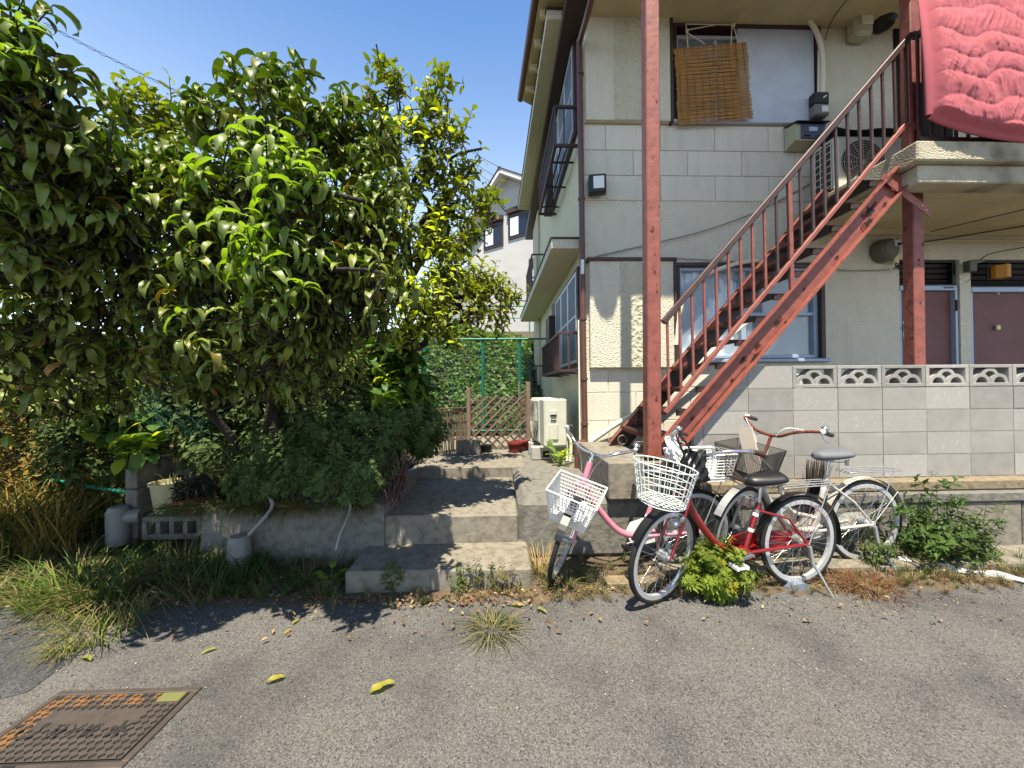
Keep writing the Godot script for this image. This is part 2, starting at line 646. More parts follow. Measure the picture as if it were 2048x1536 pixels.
	mt("fence_green", Color(0.08, 0.45, 0.36), 0.45)
	mt("mesh_green", Color(0.10, 0.34, 0.29), 0.5)
	mt("terracotta", Color(0.42, 0.13, 0.09), 0.8)
	mt("pot_cream", Color(0.62, 0.60, 0.46), 0.6)
	mt("pipe_grey", Color(0.43, 0.43, 0.42), 0.5)
	mt("foil", Color(0.52, 0.52, 0.52), 0.45, 0.2)
	surf("iron", Color(0.33, 0.295, 0.27), 0.6, "fine", 2.0, "grain_bump", 0.1, "blotch", "", 2.0)
	M.iron.metallic = 0.25
	mt("iron_pit", Color(0.10, 0.095, 0.095), 0.8)
	surf("iron_orange", Color(0.45, 0.31, 0.16), 0.7, "fine", 2.0)
	surf("iron_lime", Color(0.40, 0.41, 0.22), 0.75, "fine", 2.0)
	mt("pole_blue", Color(0.62, 0.74, 0.82), 0.7)
	mt("blue_glass", Color(0.09, 0.13, 0.20), 0.12)
	mt("stone", Color(0.42, 0.46, 0.52), 0.8)
	mt("plastic_sheet", Color(0.72, 0.72, 0.73), 0.35)
	for k: Array in [["leaf", 0.42, 0.42, Color(0.52, 0.66, 0.09)], ["leaf_soft", 0.5, 0.35, Color(0.80, 0.86, 0.12)], ["leaf_matte", 0.7, 0.25, Color(0.55, 0.65, 0.12)], ["straw", 0.85, 0.2, Color(0.3, 0.25, 0.12)]]:
		var l := mt(k[0], Color.WHITE, k[1])
		l.vertex_color_use_as_albedo = true
		l.metallic_specular = k[2]
		l.backlight_enabled = true
		l.backlight = k[3]
		l.cull_mode = BaseMaterial3D.CULL_DISABLED

# ---------------------------------------------------------------- ground, road, steps
func build_ground() -> void:
	var g := MB.new()
	g.quad(Vector3(-300, -0.012, 300), Vector3(300, -0.012, 300), Vector3(300, -0.012, -300), Vector3(-300, -0.012, -300))
	struct("ground", g, M.soil)
	var r := MB.new()
	r.quad(Vector3(-80, 0, 14), Vector3(80, 0, 14), Vector3(80, 0, -2.74), Vector3(-80, 0, -2.74))
	struct("road", r, M.asphalt)
	var d := MB.new()
	# the darker sheet of asphalt left of the joint
	d.prism(PackedVector2Array([Vector2(-30, 2.7), Vector2(-3.039, 2.7), Vector2(-2.238, -(-2.082)), Vector2(-2.21, 1.9), Vector2(-3.1, 1.45), Vector2(-30, 1.45)]), 0.004, FLAT)
	struct("road_patch", d, M.asphalt_dark)
	# rough strip of dirt between the asphalt and the walls
	var s := MB.new()
	var no := FastNoiseLite.new()
	no.seed = 3
	no.frequency = 1.6
	s.sheet(func(u: float, v: float) -> Vector3:
		var x := lerpf(-9.0, 9.0, u)
		var z := lerpf(-2.52 - no.get_noise_2d(x * 2.0, 7.0) * 0.13, -3.6, v)
		var h := clampf(v * 5.0, 0.0, 1.0)
		return Vector3(x, lerpf(-0.006, 0.012 + no.get_noise_2d(x * 5.0, z * 9.0) * 0.014, h), z), 160, 12)
	struct("dirt_verge", s, M.soil_dry)
	var f := MB.new()
	f.span(1.2, 9.0, 0.02, 0.045, 2.82, 3.19)
	struct("gutter_strip", f, M.concrete)

func build_steps() -> void:
	var o := thing("concrete_steps", "weathered three-rise concrete steps between the hedge bank and the bicycles", "steps", Vector3(-0.4, 0, -3))
	var a := MB.new()
	a.box(Vector3(-0.43, 0.065, -2.99), Vector3(1.28, 0.17, 0.56), 0.012)
	pt(o, "step", a, M.concrete)
	a = MB.new()
	a.box(Vector3(-0.41, 0.186, -3.85), Vector3(1.10, 0.38, 1.36), 0.014)
	pt(o, "step", a, M.concrete)
	a = MB.new()
	a.box(Vector3(-0.36, 0.25, -5.9), Vector3(1.3, 0.5, 2.84), 0.014)
	pt(o, "landing", a, M.concrete)
	# right-hand concrete base under the house side: walkway, front face and ledge
	var b := MB.new()
	b.box(Vector3(0.72, 0.245, -6.6), Vector3(1.16, 0.5, 6.86), 0.05)
	b.box(Vector3(5.3, 0.20, -3.83), Vector3(8.0, 0.42, 1.28), 0.02)
	struct("concrete_terrace", b, M.concrete_old)
	b = MB.new()
	b.box(Vector3(5.3, 0.455, -3.80), Vector3(8.0, 0.085, 1.34), 0.012)
	struct("rough_ledge", b, M.concrete_old)
	b = MB.new()
	b.box(Vector3(5.78, 0.545, -3.76), Vector3(8.3, 0.085, 1.16), 0.01)
	struct("tan_ledge", b, M.concrete_tan)
	# low course of old blocks under the ledge
	var w := thing("old_block_footing", "stained old concrete blocks under the ledge behind the white bicycle", "retaining wall", Vector3(3.2, 0, -3.17))
	var x := 1.3
	var k := 0
	while x < 6.5:
		var wd := 0.6 + 0.06 * sin(x * 7.0)
		var bb := MB.new()
		bb.box(Vector3(x + wd / 2, 0.205, -3.172), Vector3(wd - 0.012, 0.40, 0.05), 0.008)
		pt(w, "block", bb, M["concrete_old" if k % 2 else "concrete"])
		x += wd
		k += 1
	# landing pad of the staircase
	var p := MB.new()
	p.box(Vector3(1.24, 0.645, -3.69), Vector3(0.75, 0.30, 1.18), 0.01)
	struct("stair_pad", p, M.concrete)
	# planter wall left of the steps with the soil it holds
	var q := MB.new()
	q.prism(PackedVector2Array([Vector2(-2.371, -0.02), Vector2(-0.93, -0.02), Vector2(-0.93, 0.47), Vector2(-1.05, 0.5), Vector2(-2.344, 0.46)]), 0.14, Transform3D(Basis(), Vector3(0, 0, -3.29)))
	q.span(-1.0, -0.92, 0.376, 0.5, 3.29, 4.6)
	var pw := lone("planter_wall", "dark stained concrete planter wall left of the steps under the overhanging plants", "retaining wall", q, M.concrete_old)
	pw.set_meta("group", "")
	pw.remove_meta("group")
	var e := MB.new()
	var no := FastNoiseLite.new()
	no.seed = 8
	no.frequency = 1.1
	e.sheet(func(u: float, v: float) -> Vector3:
		var xx := lerpf(-2.344, -0.98, u)
		var zz := lerpf(-3.28, -7.2, v)
		return Vector3(xx, 0.42 + no.get_noise_2d(xx * 2, zz * 2) * 0.08 + v * 0.12, zz), 24, 24)
	struct("planting_bed", e, M.soil)
	e = MB.new()
	e.sheet(func(u: float, v: float) -> Vector3:
		var xx := lerpf(-14.0, -2.344, u)
		var zz := lerpf(-2.9, -7.4, v)
		return Vector3(xx, 0.0 + no.get_noise_2d(xx * 2, zz * 2) * 0.06 + v * 0.42, zz), 40, 24)
	struct("bank_left", e, M.soil)
	e = MB.new()
	e.sheet(func(u: float, v: float) -> Vector3:
		var xx := lerpf(-16.0, 9.0, u)
		var zz := lerpf(-7.0, -13.0, v)
		return Vector3(xx, 0.44 + smoothstep(0.06, 1.0, v) * 2.55 * (1.0 - 0.12 * sin(xx * 0.9)) + no.get_noise_2d(xx, zz) * 0.25 * v, zz), 40, 20)
	struct("hillside", e, M.soil)
	e = MB.new()
	e.quad(Vector3(-60, 3.0, -12.8), Vector3(60, 3.0, -12.8), Vector3(60, 5.0, -80), Vector3(-60, 5.0, -80))
	struct("upper_ground", e, M.soil_dry)

# ---------------------------------------------------------------- the apartment house
var house: Node3D

func wall(x0: float, x1: float, y0: float, y1: float, d0: float, d1: float, m: Material, called := "wall") -> MeshInstance3D:
	var b := MB.new()
	b.span(x0, x1, y0, y1, d0, d1)
	return pt(house, called, b, m)

func panel(x0: float, x1: float, y0: float, y1: float, d: float, k: int) -> void:
	var b := MB.new()
	b.span(x0 + 0.003, x1 - 0.003, y0 + 0.003, y1 - 0.003, d - 0.012, d + 0.004, 0.004)
	pt(house, "siding_panel", b, M[["siding_a", "siding_b", "siding_c"][k % 3]])

func build_house() -> void:
	house = thing("apartment_house", "two-storey cream stucco apartment house with brown trim and an outside steel staircase", "building", Vector3(3, 0.5, -4.5))
	var st: Material = M.stucco
	var x0 := 0.995
	var w0 := 2.071
	var w1 := 3.844
	var d0 := 4.781
	var d1 := 5.531
	var e0 := 5.668
	var e1 := 6.654
	var ub := 4.512
	var ut := 5.684
	var lb := 1.714
	var lt := 2.848
	var tt := 2.893
	wall(x0, w0, 0.45, 5.66, 4.5, 4.66, st)
	wall(w0, w1, 0.45, lb, 4.5, 4.66, st)
	wall(w0, w1, lt, ub, 4.5, 4.66, st)
	wall(w0, w1, ut, 5.66, 4.5, 4.66, st)
	wall(w1, d0, 0.45, 5.66, 4.5, 4.66, st)
	wall(d0, d1, tt, 5.66, 4.5, 4.66, st)
	wall(d1, e0, 0.45, 5.66, 4.5, 4.66, st)
	wall(e0, e1, tt, 5.66, 4.5, 4.66, st)
	wall(e1, 10.0, 0.45, 5.66, 4.5, 4.66, st)
	wall(9.9, 10.0, 0.45, 5.66, 4.661, 11.0, st)
	wall(x0, 10.0, 0.45, 5.66, 11.0, 11.15, st)
	wall(x0 + 0.1, 9.9, 3.15, 3.25, 4.67, 10.9, M.soffit, "inner_floor")
	wall(w0 - 0.3, w1 + 0.3, 0.9, 5.6, 6.2, 6.25, M.void, "inner_wall")
	wall(d0 - 0.2, e1 + 0.4, 0.9, 3.1, 4.9, 4.95, M.void, "inner_wall")
	# siding laid like long blocks
	var ys := [4.469, 4.166, 3.870, 3.574]
	var joints := [[1211, 1314, 1428, 1534], [1162, 1266, 1374, 1481, 1588], [1214, 1322, 1430, 1536]]
	var xs := [1.258, 1.583, 1.904, 2.226, 2.555, 2.874, 3.200, 3.522]
	var edge := 3.906
	var left := x0 + 0.012
	for row in 3:
		var cuts := [left]
		for k in xs.size():
			if (k % 2 == 0) == (row != 1):
				cuts.append(xs[k])
		cuts.append(edge)
		for k in cuts.size() - 1:
			panel(cuts[k], cuts[k + 1], ys[row + 1], ys[row], 4.5, k * 2 + row)
	var ly := [1.581, 1.336, 1.010, 0.707]
	for row in 3:
		var cuts := [left]
		for k in xs.size():
			if (k % 2 == 0) == (row != 1):
				cuts.append(xs[k])
		cuts.append(edge)
		for k in cuts.size() - 1:
			panel(cuts[k], cuts[k + 1], ly[row + 1], ly[row], 4.5, k + row)
	# shutter boxes
	shutter_box(x0 + 0.02, 2.008, 4.474, 5.719, 1.347, 1.680)
	shutter_box(1.040, 2.013, 1.620, 2.855, 1.386, 1.693)
	# upper window
	var f := window_frame(w0, w1, ub, ut)
	var mid := 2.853
	var b := MB.new()
	b.span(mid, w1 - 0.06, ub + 0.015, ut - 0.035, 4.50, 4.53, 0.006)
	pl(f, "shutter_panel", b, M.shutter_panel)
	b = MB.new()
	b.span(w0 + 0.05, mid, ub + 0.05, ut - 0.16, 4.545, 4.551)
	pl(f, "pane", b, M.glass)
	b = MB.new()
	b.span(w0 + 0.04, mid - 0.005, ut - 0.155, ut - 0.115, 4.52, 4.56, 0.004)
	b.span(w0 + 0.04, mid - 0.005, ub + 0.012, ub + 0.05, 4.52, 4.56, 0.004)
	b.span(w0 + 0.04, w0 + 0.075, ub + 0.05, ut - 0.155, 4.52, 4.56, 0.004)
	b.span(2.588, 2.624, ub + 0.05, ut - 0.155, 4.53, 4.56, 0.004)
	pl(f, "sash", b, M.alu)
	b = MB.new()
	b.sheet(func(u: float, v: float) -> Vector3: return Vector3(lerpf(w0, mid, u), lerpf(ub, ut - 0.1, v), -4.64 + 0.02 * sin(u * 40.0)), 60, 2)
	pl(f, "curtain", b, M.screen_dark)
	b = MB.new()
	b.span(w0 - 0.02, w1 + 0.02, ub - 0.035, ub - 0.001, 4.44, 4.52, 0.006)
	pl(f, "sill", b, M.alu)
	# lower window
	f = window_frame(w0, w1, lb, lt)
	mid = 2.897
	b = MB.new()
	b.span(w0 + 0.05, w1 - 0.06, lb + 0.04, lt - 0.05, 4.565, 4.571)
	pl(f, "pane", b, M.glass)
	b = MB.new()
	b.span(w0 + 0.045, w1 - 0.05, lt - 0.085, lt - 0.045, 4.52, 4.58, 0.004)
	b.span(w0 + 0.045, w1 - 0.05, lb + 0.01, lb + 0.05, 4.52, 4.58, 0.004)
	b.span(w0 + 0.045, w0 + 0.08, lb + 0.05, lt - 0.085, 4.52, 4.58, 0.004)
	b.span(mid - 0.03, mid + 0.03, lb + 0.05, lt - 0.085, 4.53, 4.59, 0.004)
	b.span(w1 - 0.10, w1 - 0.05, lb + 0.05, lt - 0.085, 4.52, 4.58, 0.004)
	b.span(mid + 0.03, w1 - 0.10, 2.231, 2.267, 4.53, 4.56, 0.003)
	pl(f, "sash", b, M.alu_blue)
	b = MB.new()
	b.sheet(func(u: float, v: float) -> Vector3:
		var fold := 0.026 * sin(u * 30.0 + sin(v * 7.0)) + 0.022 * sin(u * 13.0 - v * 9.0) + 0.014 * sin(v * 23.0 + u * 11.0)
		return Vector3(lerpf(w0 + 0.05, mid, u), lerpf(lb, lt - 0.06, v), -4.61 + fold), 90, 40)
	pl(f, "curtain", b, M.curtain)
	b = MB.new()
	b.span(mid, w1 - 0.06, lb, lt - 0.06, 4.60, 4.604)
	pl(f, "fly_screen", b, M.screen_dark)
	b = MB.new()
	b.span(w0 - 0.02, w1 + 0.03, lb - 0.04, lb - 0.001, 4.43, 4.52, 0.006)
	pl(f, "sill", b, M.alu_blue)
	# doors with their louvred transoms
	door(d0, d1, 2.569, tt, true)
	door(e0, e1, 2.550, tt, false)
	# upstairs door, mostly behind the post
	b = MB.new()
	b.span(4.760, 5.471, 3.45, 5.868, 4.485, 4.51, 0.004)
	pt(house, "upper_door", b, M.void)
	# gallery slab and roof
	var sx := 3.47
	b = MB.new()
	b.span(sx, 10.0, 3.255, 3.42, 3.1, 4.498, 0.012)
	pt(house, "gallery_slab", b, M.slab)
	b = MB.new()
	b.span(sx + 0.07, 10.0, 3.10, 3.253, 3.16, 3.34, 0.01)
	pt(house, "gallery_beam", b, M.slab)
	b = MB.new()
	b.span(sx + 0.15, 10.0, 3.236, 3.2525, 3.345, 4.496)
	pt(house, "gallery_soffit", b, M.soffit)
	b = MB.new()
	b.span(3.773, 10.0, 3.173, 3.352, 4.44, 4.497, 0.01)
	pt(house, "wall_beam", b, M.soffit)
	b = MB.new()
	b.span(sx - 0.02, 10.0, 0.50, 0.86, 3.46, 4.497, 0.01)
	pt(house, "ground_gallery", b, M.concrete)
	b = MB.new()
	b.span(x0 + 0.02, 10.0, 5.665, 5.70, 3.25, 11.2)
	pt(house, "soffit", b, M.soffit)
	b = MB.new()
	b.prism(PackedVector2Array([Vector2(0.78, 5.705), Vector2(10.3, 5.705), Vector2(10.3, 5.86), Vector2(7.5, 6.9), Vector2(3.5, 6.9), Vector2(0.78, 5.86)]), 8.05, Transform3D(Basis(), Vector3(0, 0, -11.3)))
	pt(house, "roof", b, M.trim)
	b = MB.new()
	b.span(0.70, 10.3, 5.60, 5.78, 3.14, 3.245, 0.02)
	pt(house, "gutter", b, M.pipe_brown)
	# rainwater outlet under the gutter and the pipe that comes down the corner
	var gx := 1.218 - 0.165
	b = MB.new()
	b.lathe([Vector2(0.0, 5.36), Vector2(0.012, 5.36), Vector2(0.15, 5.60), Vector2(0.15, 5.61)], Transform3D(Basis(), Vector3(gx, 0, -3.19)), 12)
	pt(house, "gutter_outlet", b, M.pipe_brown)
	b = MB.new()
	b.tube(curve([Vector3(gx - 0.05, 5.50, -3.19), Vector3(0.955, 5.305, -3.900), Vector3(0.953, 5.368, -4.380), Vector3(0.948, 5.219, -4.420), Vector3(0.954, 3.544, -4.420), Vector3(0.959, 1.824, -4.420), Vector3(0.966, 0.843, -4.420), Vector3(0.949, 0.778, -4.400), Vector3(0.878, 0.762, -4.360), Vector3(0.864, 0.668, -4.350), Vector3(0.862, 0.473, -4.350)], 5), 0.034, 10)
	for y in 5:
		var q: Vector3 = [Vector3(0.952, 4.987, -4.420), Vector3(0.954, 3.544, -4.420), Vector3(0.957, 2.167, -4.420), Vector3(0.961, 1.481, -4.420), Vector3(0.961, 0.968, -4.420)][y]
		b.tube([q, q + Vector3(0, 0.025, 0)], 0.043, 10)
	pt(house, "downpipe", b, M.pipe_brown)
	b = MB.new()
	b.tube([Vector3(0.945, 2.835, -4.360), Vector3(0.944, 2.676, -4.360)], 0.02, 8)
	pt(house, "pipe_clip", b, M.white_paint)
	b = MB.new()
	for k in 2:
		var off := Vector3(0.028 * k, 0, 0)
		b.tube([Vector3(0.915, 2.176, -4.470) + off, Vector3(0.918, 0.792, -4.470) + off], 0.011, 6)
	pt(house, "service_pipe", b, M.tape_white)

func shutter_box(x0: float, x1: float, y0: float, y1: float, r0: float, r1: float) -> void:
	var b := MB.new()
	b.span(x0, x1, y0, y1, 4.42, 4.499, 0.006)
	var o := pt(house, "shutter_box", b, M.stucco)
	b = MB.new()
	b.span(r0, r1, y0 + 0.002, y1 - 0.01, 4.414, 4.43, 0.003)
	pl(o, "rough_strip", b, M.stucco_rough)
	b = MB.new()
	b.span(x0 - 0.035, x1 + 0.035, y1 - 0.012, y1 + 0.026, 4.395, 4.496, 0.004)
	b.span(x1 + 0.001, x1 + 0.03, y0 - 0.02, y1 - 0.013, 4.405, 4.496, 0.004)
	pl(o, "trim", b, M.trim)

func window_frame(x0: float, x1: float, y0: float, y1: float) -> MeshInstance3D:
	var b := MB.new()
	b.span(x0, x1, y1 - 0.045, y1 - 0.001, 4.47, 4.62, 0.004)
	b.span(x0, x1, y0 + 0.001, y0 + 0.011, 4.47, 4.62, 0.003)
	b.span(x0, x0 + 0.04, y0 + 0.011, y1 - 0.045, 4.47, 4.62, 0.004)
	b.span(x1 - 0.05, x1, y0 + 0.011, y1 - 0.045, 4.465, 4.62, 0.004)
	return pt(house, "window", b, M.trim)

func door(x0: float, x1: float, y1: float, tt: float, first: bool) -> void:
	var fl := 0.86
	var b := MB.new()
	b.span(x0 + 0.04, x1 - 0.06, fl + 0.02, y1 - 0.045, 4.55, 4.59, 0.004)
	var o := pt(house, "door", b, M.door_maroon)
	b = MB.new()
	b.span(x0 + 0.012, x1 - 0.03, y1 - 0.045, y1 + 0.012, 4.50, 4.62, 0.004)
	b.span(x0 + 0.012, x0 + 0.036, fl, y1 - 0.045, 4.51, 4.62, 0.003)
	b.span(x1 - 0.058, x1 - 0.03, fl, y1 - 0.045, 4.50, 4.62, 0.003)
	pl(o, "door_frame", b, M.alu_blue)
	b = MB.new()
	b.span(x1 - 0.2, x1 - 0.08, y1 - 0.02, y1 - 0.006, 4.485, 4.51, 0.003)
	pl(o, "door_closer", b, M.mail_blue)
	b = MB.new()
	b.span(x0, x1, y1 + 0.013, tt, 4.60, 4.62)
	var t := pt(house, "transom", b, M.void)
	var f := MB.new()
	f.span(x0 + 0.005, x1 - 0.02, tt - 0.03, tt - 0.002, 4.52, 4.6, 0.004)
	f.span(x0 + 0.005, x1 - 0.02, y1 + 0.014, y1 + 0.035, 4.52, 4.6, 0.004)
	f.span(x0 + 0.005, x0 + 0.03, y1 + 0.035, tt - 0.03, 4.52, 4.6, 0.004)
	f.span(x1 - 0.06, x1 - 0.02, y1 + 0.035, tt - 0.03, 4.52, 4.6, 0.004)
	pl(t, "transom_frame", f, M.black_metal)
	for k in 4:
		var s := MB.new()
		var y := lerpf(y1 + 0.07, tt - 0.06, k / 3.0)
		s.box(Vector3((x0 + x1) / 2 - 0.02, y, -4.57), Vector3(x1 - x0 - 0.12, 0.05, 0.008), 0.0, Basis(Vector3.RIGHT, 0.6))
		pl(t, "louvre", s, M.black_metal)
	if first:
		b = MB.new()
		b.box(Vector3(4.875, 2.137, -4.530), Vector3(0.075, 0.055, 0.03), 0.008)
		b.ball(Vector3(4.835, 2.072, -4.500), Vector3(0.025, 0.03, 0.025))
		b.box(Vector3(4.860, 2.005, -4.530), Vector3(0.03, 0.1, 0.02), 0.006)
		b.ball(Vector3(4.837, 1.942, -4.510), Vector3(0.016, 0.02, 0.016))
		pl(o, "lock", b, M.steel)
		b = MB.new()
		b.span(x1 - 0.065, x1 - 0.048, 2.274, 2.406, 4.48, 4.5, 0.003)
		pl(o, "hinge", b, M.black_metal)
	else:
		b = MB.new()
		b.box(Vector3(6.037, 2.078, -4.530), Vector3(0.045, 0.06, 0.03), 0.008)
		pl(o, "letter_flap", b, M.cream_plastic)
		b = MB.new()
		b.box(Vector3(6.073, 2.501, -4.545), Vector3(0.022, 0.03, 0.01), 0.003)
		pl(o, "number_tag", b, M.white_paint)

# the side wall that runs back along the alley: hoods, bay window railings
func build_house_side() -> void:
	var x0 := 0.995
	var b := MB.new()
	b.span(x0, x0 + 0.16, 0.45, 5.66, 4.661, 11.0)
	pt(house, "side_wall", b, M.stucco_green)
	b = MB.new()
	b.span(x0 - 0.055, x0 - 0.001, 1.45, 5.66, 9.3, 10.6, 0.006)
	pt(house, "side_pilaster", b, M.stucco_rough)
	b = MB.new()
	b.span(x0 - 0.022, x0 - 0.001, 0.5, 5.6, 4.52, 4.61, 0.004)
	pt(house, "corner_strip", b, M.stucco_rough)
	# roof eave with its rafter ends
	b = MB.new()
	b.prism(PackedVector2Array([Vector2(0.60, 3.2), Vector2(x0 + 0.02, 3.2), Vector2(x0 + 0.02, 6.6), Vector2(0.40, 6.2)]), 0.05, Transform3D(FLAT.basis, Vector3(0, 6.0, 0)))
	var ea := pt(house, "eave", b, M.soffit)
	for k in 7:
		var d := 3.5 + 0.4 * k
		var s := MB.new()
		s.bar(Vector3(lerpf(0.62, 0.44, k / 6.0), 5.95, -d), Vector3(x0, 5.95, -d), 0.06, 0.1, 0.005)
		pl(ea, "rafter", s, M.soffit)
	b = MB.new()
	b.tube([Vector3(0.55, 6.06, -3.2), Vector3(0.37, 6.06, -6.25)], 0.05, 8)
	pl(ea, "gutter", b, M.pipe_brown)
	# window hoods
	hood(5.80, 4.60, 9.6, 0.60, 0.49)
	hood(3.06, 4.62, 9.8, 0.63, 0.54)
	# bay windows under them, with railings
	side_window(x0, 1.66, 2.86, 4.66, 6.5, 0.72)
	side_window(x0, 4.55, 5.72, 4.76, 6.6, 0.71)
	side_railing(x0, 0.72, 4.64, 6.5, 1.60, 2.05)
	side_railing(x0, 0.71, 4.76, 6.65, 4.38, 4.86)
	side_railing(x0, 0.74, 8.6, 10.4, 3.75, 4.35)
	side_railing(x0, 0.74, 9.0, 10.4, 1.35, 1.9)

func hood(y: float, d0: float, d1: float, xa: float, xb: float) -> void:
	var x0 := 0.995
	var b := MB.new()
	b.prism(PackedVector2Array([Vector2(xa, d0), Vector2(x0 + 0.01, d0), Vector2(x0 + 0.01, d1), Vector2(xb, d1)]), 0.11, Transform3D(FLAT.basis, Vector3(0, y, 0)))
	var o := pt(house, "window_hood", b, M.stucco)
	b = MB.new()
	b.prism(PackedVector2Array([Vector2(xa - 0.015, d0 - 0.015), Vector2(x0 + 0.01, d0 - 0.015), Vector2(x0 + 0.01, d1 + 0.015), Vector2(xb - 0.015, d1 + 0.015)]), 0.02, Transform3D(FLAT.basis, Vector3(0, y + 0.1125, 0)))
	pl(o, "flashing", b, M.trim)

func side_window(x0: float, y0: float, y1: float, d0: float, d1: float, _xr: float) -> void:
	var b := MB.new()
	b.span(x0 - 0.05, x0 - 0.002, y0, y1, d0, d1 + 0.5, 0.004)
	var o := pt(house, "side_window", b, M.trim)
	b = MB.new()
	for k in 3:
		var a := lerpf(d0 + 0.05, d1 - 0.05, k / 3.0)
		var e := lerpf(d0 + 0.05, d1 - 0.05, (k + 1) / 3.0)
		b.span(x0 - 0.062, x0 - 0.051, y0 + 0.04, y1 - 0.05, a, a + 0.035, 0.003)
		b.span(x0 - 0.062, x0 - 0.051, y0 + 0.04, y1 - 0.05, e - 0.035, e, 0.003)
		b.span(x0 - 0.062, x0 - 0.051, y0 + 0.04, y0 + 0.08, a + 0.035, e - 0.035, 0.003)
		b.span(x0 - 0.062, x0 - 0.051, y1 - 0.09, y1 - 0.05, a + 0.035, e - 0.035, 0.003)
		b.span(x0 - 0.062, x0 - 0.051, (y0 + y1) / 2, (y0 + y1) / 2 + 0.03, a + 0.035, e - 0.035, 0.003)
	pl(o, "sash", b, M.alu)
	for k in 3:
		var a := lerpf(d0 + 0.05, d1 - 0.05, k / 3.0)
		var e := lerpf(d0 + 0.05, d1 - 0.05, (k + 1) / 3.0)
		b = MB.new()
		b.span(x0 - 0.058, x0 - 0.052, y0 + 0.08, y1 - 0.09, a + 0.036, e - 0.036)
		pl(o, "pane", b, M.screen_dark)
	b = MB.new()
	b.span(x0 - 0.16, x0 - 0.003, y0 - 0.02, y1 - 0.25, d1 + 0.02, d1 + 0.5, 0.006)
	pl(o, "shutter_case", b, M.trim)

func side_railing(x0: float, xr: float, d0: float, d1: float, y0: float, y1: float) -> void:
	var b := MB.new()
	b.bar(Vector3(xr, y1, -d0), Vector3(xr, y1, -d1), 0.035, 0.03)
	b.bar(Vector3(xr, y0, -d0), Vector3(xr, y0, -d1), 0.04, 0.03)
	for d: float in [d0, d1]:
		b.bar(Vector3(xr, y1, -d), Vector3(x0, y1, -d), 0.035, 0.03)
		b.bar(Vector3(xr, y0, -d), Vector3(x0, y0, -d), 0.04, 0.03)
	var o := pt(house, "window_railing", b, M.paint_brown)
	var n := int((d1 - d0) / 0.11)
	for k in n + 1:
		var s := MB.new()
		var d := lerpf(d0, d1, float(k) / n)
		s.bar(Vector3(xr, y0, -d), Vector3(xr, y1, -d), 0.018, 0.018, 0.0, Vector3.RIGHT)
		pl(o, "bar", s, M.paint_brown)
	for d: float in [d0, d1]:
		var s := MB.new()
		s.bar(Vector3(xr + 0.11, y0, -d), Vector3(xr + 0.11, y1, -d), 0.018, 0.018, 0.0, Vector3.RIGHT)
		pl(o, "bar", s, M.paint_brown)
	for k in 3:
		var s := MB.new()
		var x := lerpf(xr, x0, (k + 1) / 4.0)
		s.bar(Vector3(x, y0 - 0.012, -d0), Vector3(x, y0 - 0.012, -d1), 0.02, 0.012)
		pl(o, "floor_bar", s, M.black_metal)
	for k in 3:
		var s := MB.new()
		var d := lerpf(d0, d1, (k + 0.5) / 3.0)
		s.bar(Vector3(xr, y0 - 0.026, -d), Vector3(x0, y0 - 0.026, -d), 0.03, 0.014)
		pl(o, "bracket", s, M.black_metal)

